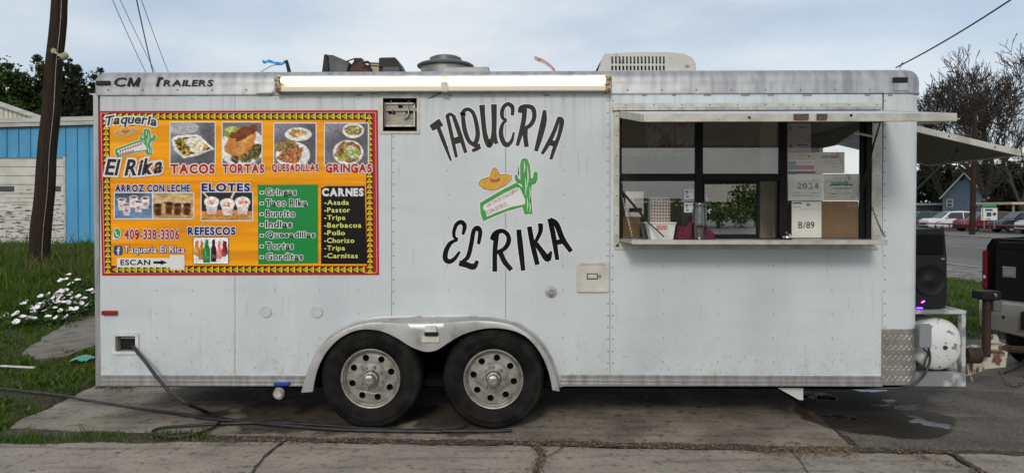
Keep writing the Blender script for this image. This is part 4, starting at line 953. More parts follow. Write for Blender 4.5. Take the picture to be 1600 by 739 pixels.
def blend(p, q, t): return (p[0] + (q[0] - p[0]) * t, p[1] + (q[1] - p[1]) * t)
for y, t, s in ((-.06, 0, .995), (-.105, .0, .99), (-.132, .06, .985), (-.146, .16, 1), (-.15, .34, 1)):
    rows.append([wall_fn(*blend(c_in(p, s), q, t), y) for p, q in zip(oR, iR)])
rows.append([wall_fn(*q, -.15) for q in iR]); rows.append([wall_fn(q[0], q[1] + .5, -.135) for q in iR])
fm = mat('dull_fender', (.47, .47, .46), .42, metal=.5, col2=(.33, .33, .32), nscale=4, col3=(.22, .20, .17), n3=10, lo3=.54, hi3=.75, bump=.03)
fd = B().grid(rows).build('fender', fm, tr, 40)
B().pbox(664, 509, 682, 519, -.175, -.15, .003).build('fender_light_cover', M['white_plastic'], fd); B().pbox(663, 519.5, 684, 524.5, -.185, -.15, .003).build('fender_light', M['black'], fd); B().pbox(658.5, 525, 686.5, 535, -.165, -.15, .002).build('fender_plate', M['cream_plastic'], fd)
# dark wheel well, chassis, axles
xa, xb = at(478, 560, 0).x, at(874, 560, 0).x; zw = at(672, 500, 0).z
B().add([(xa, .42, 0.3), (xb, .42, .3), (xb, .42, zw), (xa, .42, zw), (xa, .024, zw), (xb, .024, zw), (xa, .024, .3), (xb, .024, .3)], [(0, 1, 2, 3), (3, 2, 5, 4), (0, 3, 4, 6), (1, 2, 5, 7)]).build('wheel_well', M['matte_black'], tr)
for y in (.5, 1.9): B().box((XL + .05, y, ZB - .15), (XR, y + .06, ZB - .03)).build('chassis_beam', M['matte_black'], tr)
for k in range(9): B().box((XL + .3 + k * .75, .7, ZB - .09), (XL + .36 + k * .75, W_ - .06, ZB - .03)).build('cross_member', M['matte_black'], tr)
RT = .392
wc1 = at(579, 593, -.12); wc2 = at(771, 595, -.12)
wm = {}
tp = [(.200, -.075), (.222, -.098), (.236, -.108), (.262, -.118), (.266, -.1215), (.272, -.1215), (.276, -.1235), (.318, -.125), (.322, -.1275), (.328, -.1275), (.334, -.124), (.356, -.117), (.362, -.1185), (.369, -.116), (.379, -.104), (.388, -.086), (.391, -.06), (.384, -.058), (.384, -.05), (.392, -.048), (.392, -.006), (.385, -.004), (.385, .004), (.392, .006)]
tp = tp + [(r_, -h) for r_, h in tp[::-1][1:]]
wm['tyre'] = B().lathe(tp, (0, 0, 0), (0, 1, 0), 64).mesh('tyre', M['rubber'], 35)
rb = B().lathe([(.214, -.085), (.230, -.112), (.231, -.118), (.226, -.122), (.218, -.119), (.210, -.108), (.209, -.100), (.205, -.098), (.202, -.088), (.198, -.078), (.196, -.070)], (0, 0, 0), (0, 1, 0), 56)
holes = [[(.158 * math.cos(a) + .026 * math.cos(t), .158 * math.sin(a) + .026 * math.sin(t)) for t in [2 * math.pi * j / 14 for j in range(14)]] for a in [2 * math.pi * (k + .5) / 8 for k in range(8)]]
rb.plate([circ(0, 0, .197, n=56), circ(0, 0, .062, n=32)] + holes, lambda x, z, y: (x, y + .010 * (math.hypot(x, z) / .197 - 1), z), -.068, -.05, back=False)
rb.lathe([(.116, -.066), (.113, -.078), (.060, -.084), (.060, -.06)], (0, 0, 0), (0, 1, 0), 40)
wm['rim'] = rb.mesh('rim', M['wheel'], 30)
wm['brake_drum'] = B().lathe([(.19, -.02), (.0, -.02)], (0, 0, 0), (0, 1, 0), 20).mesh('brake_drum', M['matte_black'])
wm['hub_cap'] = B().lathe([(.056, -.07), (.055, -.12), (.050, -.126), (.046, -.128), (.045, -.165), (.039, -.176), (.02, -.180), (.018, -.178), (0, -.178)], (0, 0, 0), (0, 1, 0), 28).mesh('hub_cap', M['chrome'], 40)
ln = B()
for k in range(8): a = 2 * math.pi * (k + .5) / 8 + .2; ln.lathe([(.0125, -.08), (.0125, -.095), (.008, -.103), (0, -.103)], (.087 * math.cos(a), 0, .087 * math.sin(a)), (0, 1, 0), 6)
wm['lug_nuts'] = ln.mesh('lug_nuts', M['wheel'], 25)
for (x, y, rz, ry) in ((wc1.x, -.005, 0, .1), (wc2.x, -.005, 0, .55), (wc1.x, W_ + .0, math.pi, 0), (wc2.x, W_, math.pi, 0)):
    wh = sub('wheel', tr, (x, y, RT)); wh.rotation_euler = (0, ry, rz)
    for n_ in ('tyre', 'rim', 'brake_drum', 'hub_cap', 'lug_nuts'):
        o = inst(wm[n_], n_, wh, Matrix.Identity(4), True)
        if n_ == 'lug_nuts': o['kind'] = 'stuff'
for c in (wc1, wc2): B().tube([(c.x, .05, RT), (c.x, W_ - .05, RT)], .05, 10).build('axle', M['matte_black'], tr)

# cooker vent box
hb = sub('vent_box', tr, tuple(at(625, 180, 0)))
b = B(); 
fr = [rect(593.5, 148.5, 656, 209.5), rect(598.5, 153.5, 651.5, 205.5)]
b.plate(fr, wall_fn, -.008, 0.001).build('flange', M['old_alu'], hb)
a0, a1 = at(hood[0], hood[3], 0), at(hood[2], hood[1], 0)
b = B(); dpt = .22
b.add([(a0.x, 0, a0.z), (a1.x, 0, a0.z), (a1.x, 0, a1.z), (a0.x, 0, a1.z), (a0.x, dpt, a0.z), (a1.x, dpt, a0.z), (a1.x, dpt, a1.z), (a0.x, dpt, a1.z)], [(0, 1, 5, 4), (1, 2, 6, 5), (2, 3, 7, 6), (3, 0, 4, 7), (4, 5, 6, 7)])
b.build('recess', mat('sooty_metal', (.10, .095, .085), .55, metal=.4, col2=(.05, .048, .042), nscale=9), hb)
B().plate([rrect(601, 162.5, 648, 197, 2)], lambda u, v, y: at(u, v, y), .07, .10).build('burner_plate', mat('greasy_plate', (.40, .37, .30), .5, col2=(.27, .24, .18), nscale=18, col3=(.1, .08, .06), n3=40), hb)
fr2 = B(); fr2.pbox(600, 160.5, 648.5, 163.2, .055, .075); fr2.pbox(600, 163.2, 602, 198, .055, .075); fr2.pbox(646.5, 163.2, 648.5, 198, .055, .075); fr2.pbox(602, 195.8, 646.5, 198, .055, .075); fr2.build('plate_frame', M['alu'], hb)
for rc_ in ((607, 171, 618, 178), (634, 171, 645, 177), (622, 165, 629, 168.5)): B().plate([rect(*rc_)], lambda u, v, y: at(u, v, y), .062).build('vent_slot', M['matte_black'], hb)
B().tube(spline([at(636, 166, .05), at(638.5, 172, .045), at(638, 180, .045), at(633, 184.5, .05), at(631, 182.5, .055)], 5), .007, 6).build('gas_pipe', M['chrome'], hb, 50)
for p_, q_ in (((612, 172.5), (615, 177)), ((609, 161), (611, 157)), ((637, 161), (639, 157))): B().tube([at(*p_, .05), at(*q_, .05)], .008, 6).build('fitting', M['chrome'], hb, 50)
wire('thin_cable', at(690, 144, -.03), at(645, 162, .04), 'thin grey wire from the tube lamp into the vent box', .0035, .01)
# power inlet
ib = sub('power_inlet', tr, tuple(at(197, 536, 0)))
B().plate([rrect(176.5, 519.5, 217.5, 553, 4), rrect(181.5, 524.5, 212.5, 548.5, 1.5)], wall_fn, -.014, 0.0).build('inlet_frame', M['white_plastic'], ib)
a0, a1 = at(inlet[0], inlet[3], 0), at(inlet[2], inlet[1], 0); dpt = .10
B().add([(a0.x, 0, a0.z), (a1.x, 0, a0.z), (a1.x, 0, a1.z), (a0.x, 0, a1.z), (a0.x, dpt, a0.z), (a1.x, dpt, a0.z), (a1.x, dpt, a1.z), (a0.x, dpt, a1.z)], [(0, 1, 5, 4), (1, 2, 6, 5), (2, 3, 7, 6), (3, 0, 4, 7), (4, 5, 6, 7)]).build('inlet_recess', M['cream_plastic'], ib)
B().pbox(189, 528, 210, 545, .05, .098, .004).build('socket', M['black'], ib); B().pbox(189, 527, 210, 528.4, .03, .06).build('socket_flap', M['white_plastic'], ib)
# hatch, gas port, plugs
hd = B().plate([rrect(900.5, 407.5, 951, 457, 4, 6)], wall_fn, -.010, 0.0).build('hatch_door', M['cream_plastic'], tr)
B().plate([rrect(902, 409, 949.5, 455.5, 3.5, 6), rrect(905.5, 412.5, 946, 452, 2.5, 6)], wall_fn, -.018, -.0098).build('hatch_rim', M['cream_plastic'], hd)
B().plate([rect(917, 427, 934, 436.5), rect(918.2, 428.2, 932.8, 435.3)], wall_fn, -.0115, -.0099).build('latch_outline', M['black'], hd)
B().pbox(919, 429, 932, 434.6, -.018, -.010, .002).build('latch', M['cream_plastic'], hd); B().lathe([(.013, .0), (.011, -.012), (0, -.012)], at(937, 431.5, -.01), (0, 1, 0), 10).build('lock', M['wheel'], hd)
gp_ = sub('gas_port', tr, tuple(at(861, 456, 0)))
B().lathe([(.046, 0), (.044, -.008), (.02, -.010), (.018, -.003), (0, -.003)], at(861, 456, -.001), (0, 1, 0), 20).build('port_plate', M['alu'], gp_, 40); B().lathe([(.014, -.005), (.013, -.03), (.017, -.032), (.016, -.045), (0, -.045)], at(861.5, 456, -.001), (0, 1, 0), 10).build('port_valve', M['wheel'], gp_)
for u in (415.5, 495.5): B().lathe([(.047, 0), (.046, -.006), (.041, -.008), (.039, -.005), (0, -.005)], at(u, 487, -.001), (0, 1, 0), 22).build('round_plug', mat('grey_white_plug', (.50, .52, .52), .5, bump=.4, bscale=90), tr, 40)
# drain valve
dv = sub('drain_valve', tr, tuple(at(438, 608, .05)))
B().tube([at(437, 600, .12), at(437, 609, .06), at(434.5, 615, -.02)], [.03, .034, .034], 12).build('drain_pipe', M['white_plastic'], dv, 50)
B().lathe([(.044, 0), (.044, .03), (.028, .032), (.026, 0)], at(434.5, 615.5, -.03), (0.02, 1, .25), 14).build('pipe_cap', M['white_plastic'], dv, 40)
B().pbox(427, 597.5, 451, 603.5, -.05, .05, .008).build('valve_handle', mat('blue_plastic', (.01, .04, .33), .4), dv)
# stabiliser gusset under the front
B().plate([[(1212, 604), (1255, 604), (1255, 625), (1248, 624)]], pfn, .06, .09).build('stabiliser_gusset', mat('pale_steel', (.55, .57, .55), .5), tr)
# ------------------------------------------------------------------ service window
sw = sub('service_window', tr, tuple(at(1165, 375, 0)))
b = B(); b.pbox(957, 161.5, 1378, 171.5, -.011, -.001, .002); b.build('top_strip', M['old_alu'], sw)
B().pbox(957.5, 167.5, 1378, 172.6, -.03, -.011, .004).build('drip_edge', M['alu'], sw)
B().pbox(959.5, 173.4, 967.8, 386, -.011, -.001, .002).build('side_strip', M['old_alu'], sw); B().pbox(1362.6, 173.4, 1378, 376, -.011, -.001, .002).build('side_strip', M['old_alu'], sw)
B().plate([[(968, 377.8), (1362, 377.8), (1372, 389.5), (959.5, 389.5), (959.5, 386.4)]], wall_fn, -.011, -.001).build('bottom_strip', M['old_alu'], sw)
# black frame members at y .03 - .07
def fbar(name, u0, v0, u1, v1, y0=.028, y1=.075, m='frame_black'): B().pbox(u0, v0, u1, v1, y0, y1, .003).build(name, M[m], sw)
fbar('jamb', 968, 174.5, 971.5, 376); fbar('jamb', 1346, 174.5, 1353.5, 376); fbar('jamb', 1354, 174.5, 1362, 376, .0, .06); fbar('head', 971.5, 174.5, 1346, 178); fbar('frame_sill', 971.5, 372, 1346, 376)
fbar('mullion', 1086.5, 178, 1098.5, 372); fbar('mullion', 1218, 178, 1230, 372); fbar('transom', 971.5, 271.5, 1086.5, 283); fbar('transom', 1098.5, 271.5, 1218, 283)
fbar('sash_frame', 1098.6, 283.2, 1186, 288, .05, .068); fbar('sash_frame', 1098.6, 366, 1186, 371.5, .05, .068); fbar('sash_frame', 1182, 288, 1186.5, 366, .05, .068); fbar('sash_frame', 1098.6, 288, 1101, 366, .05, .068)
for (u0, v0, u1, v1, y) in ((971.5, 178, 1086.5, 271.5, .045), (1098.5, 178, 1218, 271.5, .046), (971.5, 283, 1086.5, 372, .047), (1101, 288, 1182, 366, .058), (1230, 178, 1346, 372, .048)):
    B().plate([rect(u0, v0, u1, v1)], pfn, y).build('pane', M['glass'] if u0 < 1200 else glass_mat('clear_window_glass', .96, .02, 1.5), sw)
# top flap held open
YA = -.95
fl_, fr_ = at(1006, 181, YA), at(1497, 172.5, YA); fl2, fr2_ = at(1006, 191, YA), at(1497, 183.5, YA)
hz = at(1160, 174.2, -.02).z; xl, xr_ = at(969, 175, 0).x, at(1379, 175, 0).x
zf = (fl_.z + fr_.z) / 2; zf2 = (fl2.z + fr2_.z) / 2; xfl, xfr = fl_.x, fr_.x
fp = sub('service_flap', tr, (0, 0, hz))
th_ = Vector((0, 0, .03))
A_, B_, C_, D_ = Vector((xl, -.03, hz)), Vector((xr_, -.03, hz)), Vector((xfr, YA + .02, zf - .006)), Vector((xfl, YA + .02, zf - .006))
B().add([A_, B_, C_, D_], [(0, 1, 2, 3)]).build('flap_skin', M['white_panel'], fp)
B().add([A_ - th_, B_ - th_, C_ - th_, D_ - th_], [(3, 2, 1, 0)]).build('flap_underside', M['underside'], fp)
eh = .052
def edge(p, q, nm='flap_edge'):
    B().bar(p - Vector((0, 0, eh / 2 - .004)), q - Vector((0, 0, eh / 2 - .004)), .024, eh, 0, .002).build(nm, M['old_alu'], fp)
edge(D_, C_); edge(A_ + (D_ - A_) * .03, D_ + (A_ - D_) * .015); edge(B_ + (C_ - B_) * .03, C_ + (B_ - C_) * .015)
k = B(); 
for u0, u1 in ((1241, 1264), (1277, 1293)): k.pbox(u0, 178, u1, 187, YA - .006, YA + .004)
k.build('flap_latch', mat('rusty_latch', (.06, .04, .03), .6, col2=(.16, .07, .03), nscale=60), fp)
for u, v in ((1171, 184), (1330, 180.5)): B().lathe([(.009, .0), (.0, -.004)], at(u, v, YA + .006), (0, 1, 0), 8).build('screw', M['matte_black'], fp)
# gas struts, chains
B().tube([at(1376, 190, -.62), at(1366, 222, -.28), at(1347, 300, -.01)], [.006, .007, .012], 8).build('gas_strut', M['black'], fp, 50)
B().tube([at(1335, 207.5, -.30), at(1364.5, 213.5, -.36)], .009, 6).build('strut_arm', M['old_alu'], fp, 50); B().pbox(1371, 186, 1381, 191, -.66, -.60).build('strut_bracket', M['black'], fp)
def chain(b, p, q, r=.007, tilt=0, sag=.0):
    p, q = Vector(p), Vector(q); d = q - p; n = max(3, int(d.length / (r * 2.7)))
    for k in range(n):
        c = p + d * ((k + .5) / n) - Vector((0, 0, sag * 4 * ((k + .5) / n) * (1 - (k + .5) / n))); t = (d + Vector((0, 0, -sag * 4 * (1 - 2 * (k + .5) / n)))).normalized(); o = t.orthogonal().normalized()
        if k % 2: o = t.cross(o)
        b.tube([c + t * (r * 1.9 * math.cos(a)) + o * (r * math.sin(a)) for a in [2 * math.pi * j / 8 for j in range(9)]], r * .27, 4, False)
# fold-down counter
ct = sub('counter_shelf', tr, tuple(at(1180, 372, 0)))
zc = at(1160, 373, 0).z; YC = -.30
xl, xr_ = at(966, 372, 0).x, at(1364, 372, 0).x; xcl, xcr = at(987, 372, YC).x, at(1386, 372, YC).x
B().add([(xl, .02, zc), (xr_, .02, zc), (xcr, YC + .01, zc - .006), (xcl, YC + .01, zc - .006), (xl, .02, zc - .02), (xr_, .02, zc - .02), (xcr, YC + .01, zc - .026), (xcl, YC + .01, zc - .026)], [(0, 1, 2, 3), (4, 5, 6, 7), (0, 3, 7, 4), (1, 2, 6, 5)]).build('shelf_top', M['alu'], ct)
B().box((xcl, YC - .012, zc - .032), (xcr, YC + .012, zc + .002), .003).build('shelf_edge', M['old_alu'], ct)
B().box((xl + .01, .0, zc - .05), (xr_, .022, zc - .022)).build('shelf_hinge', M['black'], ct)
cb = B(); chain(cb, at(971.5, 305, .0), at(988, 369, YC + .03), .0055); tag(cb.build('chain', M['chrome'], ct, 60), kind='stuff')
cb = B(); chain(cb, at(1362, 322, .0), at(1383, 370, YC + .02), .0075, sag=.02); tag(cb.build('chain', M['black'], ct, 60), kind='stuff')
B().tube([at(971.5, 299, -.005), at(1010, 344, -.16), at(1012, 346.5, -.165), at(1037.5, 370, -.27)], [.010, .010, .005, .005], 8).build('shelf_strut', M['black'], ct, 30)
B().pbox(970, 287, 973, 306, -.012, .02).build('strut_mount', M['black'], ct)
# ------------------------------------------------------------------ inside and on the counter
def onshelf(y): return zc + .0005 - .006 * (.02 - y) / .31
zin = zc - .03
B().box((XL + 1.2, .09, zin - .05), (XR - .4, .55, zin), .004).build('worktop', M['alu'], tr)
B().box((at(1188, 300, .5).x, .5, ZB), (at(1212, 300, .5).x, .56, ZR - .15), .004).build('inner_door', M['beige'], tr)
for nm_, (u0, v0, u1, v1, y0, y1), m_, lb_ in (
    ('cardboard_box', (973, 339, 1000, 377, .12, .35), 'wood', 'brown cardboard box inside the window at its left end'),
    ('white_carton', (977, 299, 1006, 339, .16, .36), 'paper', 'plain white carton on the brown box inside the window')):
    o = B().pbox(u0, v0, u1, v1, y0, y1, .004).build(nm_, M[m_], label=lb_, cat='box')
B().pbox(983, 325, 1003, 331, .150, .158).build('carton_band', M['black'], bpy.data.objects['white_carton'])
# checkered box of cones
cy = .10; qa, qb = at(1016, 376, cy), at(1047.5, 309, cy)
kb = thing('checkered_tin', 'red and white checkered paper container standing inside the window', 'container', (qa.x, cy, zin)); bb = B(); bb.box((qa.x, cy, zin), (qb.x, cy + .12, qb.z), .003); bb.build('side', M['paper'], kb)
ck = B(); nx, nz = 7, 14; sx_, sz_ = (qb.x - qa.x) / nx, (qb.z - zin) / nz
for i in range(nx):
    for j in range(nz):
        cx_, cz_ = qa.x + (i + .5) * sx_, zin + (j + .5) * sz_; ck.add([(cx_ - sx_ * .36, cy - .0015, cz_), (cx_, cy - .0015, cz_ - sz_ * .36), (cx_ + sx_ * .36, cy - .0015, cz_), (cx_, cy - .0015, cz_ + sz_ * .36)], [(0, 1, 2, 3)])
ck.build('diamond_print', mat('dusty_red', (.36, .10, .08), .6), kb)
# white tub
yt = -.16; a0, a1 = at(1013, 348, yt), at(1056, 348, yt); b0, b1 = at(1018, 371, yt), at(1052, 371, yt); zb_ = onshelf(yt)
tb_ = thing('white_tub', 'white plastic tub with a small printed label on the counter shelf', 'tub', ((b0.x + b1.x) / 2, yt, zb_)); d1_, d0_ = .16, .13
b = B(); T = [(a0.x, yt, a0.z), (a1.x, yt, a0.z), (a1.x, yt + d1_, a0.z), (a0.x, yt + d1_, a0.z)]; Q = [(b0.x, yt + .01, zb_), (b1.x, yt + .01, zb_), (b1.x, yt + d0_, zb_), (b0.x, yt + d0_, zb_)]
b.add(Q + T, [(0, 1, 2, 3), (0, 1, 5, 4), (1, 2, 6, 5), (2, 3, 7, 6), (3, 0, 4, 7)]); b.build('tub_body', M['white_plastic'], tb_)
B().box((a0.x - .006, yt - .008, a0.z - .010), (a1.x + .006, yt + d1_ + .006, a0.z + .003), .003).build('rim', M['white_plastic'], tb_)
B().pbox(1026, 352, 1043, 358, yt - .004, yt + .002).build('tub_label', mat('pale_red_print', (.52, .22, .18), .6), tb_)
# glass jar
yj = -.12; j0 = at(1092.5, 369, yj); zb_ = onshelf(yj); rj = (at(1103.5, 340, yj) - at(1081.5, 340, yj)).length / 2; hj = at(1092, 317, yj).z - zb_
jr = thing('glass_jar', 'clear empty glass jar standing on the counter shelf', 'jar', (j0.x, yj, zb_))
B().lathe([(.0, .008), (rj * .9, .008), (rj * .97, .02), (rj * .97, hj * .78), (rj * .80, hj * .86), (rj * .8, hj)], (j0.x, yj, zb_), (0, 0, 1), 24).build('inner_wall', M['jar_glass'], jr, 50)
B().lathe([(.0, .0), (rj * .95, .0), (rj, .012), (rj, hj * .78), (rj * .84, hj * .87), (rj * .84, hj * .9), (rj * .9, hj * .91), (rj * .9, hj * .97), (rj * .84, hj), (rj * .8, hj)], (j0.x, yj, zb_), (0, 0, 1), 24).build('outer_wall', M['jar_glass'], jr, 50)
# maroon cloth
yc_ = -.05; q0_, q1_ = at(1055, 371, yc_), at(1118, 371, yc_); zb_ = onshelf(yc_); rr = random.Random(4)
rows = []
for j in range(7):
    row = []
    for i in range(22):
        t = i / 21; e_ = math.sin(math.pi * t) ** .35; hh = (.125 + .02 * math.sin(t * 19) + .012 * rr.uniform(-1, 1)) * e_ * (1 if t < .55 else .92); an = j / 6 * math.pi
        row.append((q0_.x + (q1_.x - q0_.x) * t, yc_ + .03 - .05 * math.cos(an) + .008 * math.sin(t * 33 + j), zb_ + hh * math.sin(an) ** .7 + .001))
    rows.append(row)
B().grid(rows).build('maroon_cloth', mat('maroon_cloth', (.14, .010, .045), .8, col2=(.09, .008, .03), nscale=30, bump=.3, bscale=60), smooth=70, label='crumpled maroon cloth behind the jar on the counter shelf', cat='cloth')
# call bell
yb = -.06; q = at(1229, 368, yb); zb_ = onshelf(yb); be = thing('call_bell', 'small chrome call bell at the middle of the counter shelf', 'bell', (q.x, yb, zb_))
B().lathe([(.042, 0), (.042, .008), (.0, .008)], (q.x, yb, zb_), (0, 0, 1), 18).build('bell_base', M['black'], be); B().lathe([(.038, .012), (.035, .028), (.022, .042), (.0, .047)], (q.x, yb, zb_), (0, 0, 1), 18).build('bell_dome', M['chrome'], be, 60); B().lathe([(.006, .045), (.006, .056), (0, .058)], (q.x, yb, zb_), (0, 0, 1), 8).build('bell_button', M['chrome'], be)
# bags hanging inside, far window, shelf
bgm = mat('white_bags', (.42, .41, .40), .5, col2=(.30, .05, .05), nscale=7, nlo=.52, nhi=.58)
for (u0, u1, v1, w_) in ((1010, 1032, 232, 'first'), (1034, 1052, 238, 'middle'), (1056, 1084, 230, 'last')):
    a = at(u0, 186, .5); c = at(u1, v1, .5); n_ = 7
    B().grid([[(a.x + (c.x - a.x) * i / n_, .5 + .03 * math.sin(i * 2.1 + j), a.z + (c.z - a.z) * j / 6) for i in range(n_ + 1)] for j in range(7)]).build('hanging_bag', bgm, smooth=60, label='white bag with red print, %s of three hanging inside the window from the rear' % w_, cat='bag', group='bags hanging inside the window')
B().pbox(1190, 185, 1500, 187, 1.2, 1.6).build('inner_shelf', M['beige'], tr)
B().pbox(985, 240, 1085, 243, 1.4, 1.8).build('inner_shelf', M['alu'], tr)
# ------------------------------------------------------------------ tube lamp along the roof rail
lm = thing('tube_lamp', 'long lit fluorescent tube lamp fixed along the roof rail', 'lamp', tuple(at(690, 140, -.06)))
M['tube_glow'] = mat('lit_tube', (.9, .9, .85), .4, emit=(1.0, .93, .76), estr=2.2)
B().pbox(431, 134.6, 952, 142.6, -.075, -.016, .004).build('housing', mat('lamp_housing', (.72, .68, .55), .4), lm)
for u0, u1 in ((437, 689), (700, 946)):
    a, b_ = at(u0, 126, -.06), at(u1, 126, -.06); B().tube([a, b_], .019, 12).build('tube', M['tube_glow'], lm, 60)
B().pbox(433, 117.5, 951, 120, -.07, -.012, .003).build('reflector_lip', M['white_plastic'], lm)
B().pbox(433, 119.5, 951, 135, -.022, -.016).build('reflector', M['white_plastic'], lm)
rust = mat('rusty_clip', (.42, .34, .22), .6, col2=(.12, .06, .03), nscale=50, nlo=.45, nhi=.55)
B().pbox(428.5, 120, 438, 143.5, -.085, -.014, .005).build('end_bracket', rust, lm); B().pbox(946.5, 118, 956, 143, -.085, -.014, .005).build('end_bracket', rust, lm); B().pbox(689, 128, 699.5, 143.5, -.088, -.016, .004).build('centre_clip', M['cream_plastic'], lm)
B().tube([at(400, 145.5, -.03), at(424, 145, -.03), at(430, 140, -.04)], .008, 6).build('lamp_conduit', M['white_plastic'], lm)
# ================================================================== LETTERING AND BANNER (all on the trailer's side)
TXT = {}
def text_mesh(s, off):
    k = (s, round(off, 4))
    if k not in TXT:
        c = bpy.data.curves.new('t', 'FONT'); c.body = s; c.size = 1; c.offset = off; c.resolution_u = 3; c.fill_mode = 'FRONT'; c.dimensions = '2D'
        o = bpy.data.objects.new('t', c); COL.objects.link(o); me = bpy.data.meshes.new_from_object(o)
        vs = np.empty(len(me.vertices) * 3, np.float32); me.vertices.foreach_get('co', vs); fs = [tuple(p.vertices) for p in me.polygons]; TXT[k] = (vs.reshape(-1, 3), fs)
        bpy.data.objects.remove(o); bpy.data.curves.remove(c); bpy.data.meshes.remove(me)
    return TXT[k]
def text(s, box, m, y, parent, bold=.0, outline=None, om=None, warp=None, shear=0., name='lettering', fn=None, gap=.075):
    """lettering filling the pixel box (u0, v0, u1, v1) on the plane y, glyph by glyph, with an optional outline behind it"""
    fn = fn or wall_fn; G = []; x = 0.
    for ch in s:
        if ch == ' ': x += .32; continue
        a, _ = text_mesh(ch, bold); G.append((ch, x - a[:, 0].min())); x += a[:, 0].max() - a[:, 0].min() + gap
    x0, x1 = 0., x - gap; z0 = min(text_mesh(c, bold)[0][:, 1].min() for c, _ in G); z1 = max(text_mesh(c, bold)[0][:, 1].max() for c, _ in G)
    u0, va, u1, vb = box
    def put(off, yy, mm, nm, step, split):
        b = B()
        for k, (ch, dx) in enumerate(G):
            vs, fs = text_mesh(ch, off); P = []
            for (x, z, _) in vs:
                t = (x + dx - x0) / (x1 - x0); q = (z - z0) / (z1 - z0); u = u0 + (u1 - u0) * t + shear * (q - .5) * (vb - va); v = vb + (va - vb) * q
                if warp: u, v = warp(u, v)
                P.append(fn(u, v, yy - step * (k % 3)))
            b.add(P, fs)
            if split: b.build(nm, mm, parent); b = B()
        if not split: b.build(nm, mm, parent)['kind'] = 'stuff'
    put(bold, y, m, 'letter' if name == 'lettering' else name, .00003, vb - va > 7)
    if outline: put(bold + outline, y + .0006, om, name + '_outline', .00008, False)
def strokes(b, SS, y, grow=0., fn=None):
    """brush strokes: each a list of points with half widths, pixel units"""
    fn = fn or wall_fn; yy = y
    for pts, hws in SS:
        hw = hws if isinstance(hws, (list, tuple)) else [hws] * len(pts); P = spline([(p[0], p[1], h) for p, h in zip(pts, hw)], 6) if len(pts) > 2 else [Vector((*p, h)) for p, h in zip(pts, hw)]
        n = len(P); Lr, Rr = [], []
        if grow:
            d0 = (P[1] - P[0]); d0.z = 0; d0 = d0.normalized() * grow; d1 = (P[-1] - P[-2]); d1.z = 0; d1 = d1.normalized() * grow; P[0] = P[0] - d0; P[-1] = P[-1] + d1
        for i, p in enumerate(P):
            d = P[min(i + 1, n - 1)] - P[max(i - 1, 0)]; L_ = math.hypot(d.x, d.y) or 1; nx, ny = -d.y / L_, d.x / L_; h = p.z + grow
            Lr.append(fn(p.x + nx * h, p.y + ny * h, yy)); Rr.append(fn(p.x - nx * h, p.y - ny * h, yy))
        b.grid([Lr, Rr]); yy -= .00012
def scl(SS, ox, oy, f, wf=1., fy=None): return [([(ox + x / f, oy + y / (fy or f)) for x, y in pts], [h / f * wf for h in (hw if isinstance(hw, (list, tuple)) else [hw] * len(pts))]) for pts, hw in SS]
lt = sub('painted_name', tr, tuple(at(785, 290, 0)))
TQ = [
 ([( [(82,312),(120,290),(183,252)], [26,30,34]), ([(152,300),(205,440),(275,625)], [17,17,9])]),
 ([( [(238,185),(285,400),(328,592)], [16,16,13]), ([(232,192),(270,178),(305,200)], [12,14,12]), ([(298,190),(350,340),(418,548)], [16,19,15]), ([(296,438),(345,425),(388,405)], [26,28,24])]),
 ([( [(392,185),(395,150),(440,130),(490,170),(522,280),(532,380),(512,450),(480,462),(440,420),(408,330),(393,230),(388,165)], [15,16,15,16,18,19,19,17,18,19,18,14]), ([(455,440),(500,475),(556,480)], [12,16,16]), ([(560,490),(520,512),(478,530)], [14,16,13])]),
 ([( [(573,88),(582,200),(597,340),(615,420),(640,478),(668,440),(688,340),(690,200),(688,82)], [24,20,20,22,20,18,20,22,24]), ([(690,340),(700,420),(716,462)], [18,18,15])]),
 ([( [(866,190),(868,120),(850,92),(820,80),(785,105),(765,160),(775,215),(812,238)], [13,17,18,16,16,17,15,11]), ([(812,240),(778,262),(757,330),(762,400),(790,460),(822,472),(860,430),(880,350)], [9,13,18,20,20,18,14,8])]),
 ([( [(985,125),(975,230),(950,350),(912,480)], [20,20,19,14]), ([(938,165),(948,120),(1000,102),(1055,115),(1076,165),(1070,230),(1035,285),(985,312),(955,312)], [16,20,18,19,19,18,17,15,12]), ([(990,312),(990,390),(1002,492)], [22,20,19])]),
 ([( [(1176,138),(1168,240),(1135,380),(1092,532)], [14,25,24,16])]),
 ([( [(1318,205),(1265,350),(1205,470),(1150,560)], [15,17,18,13]), ([(1310,212),(1342,245),(1318,370),(1275,490),(1235,612)], [15,20,17,17,13]), ([(1205,448),(1250,455),(1292,470)], [22,24,26])]),
]
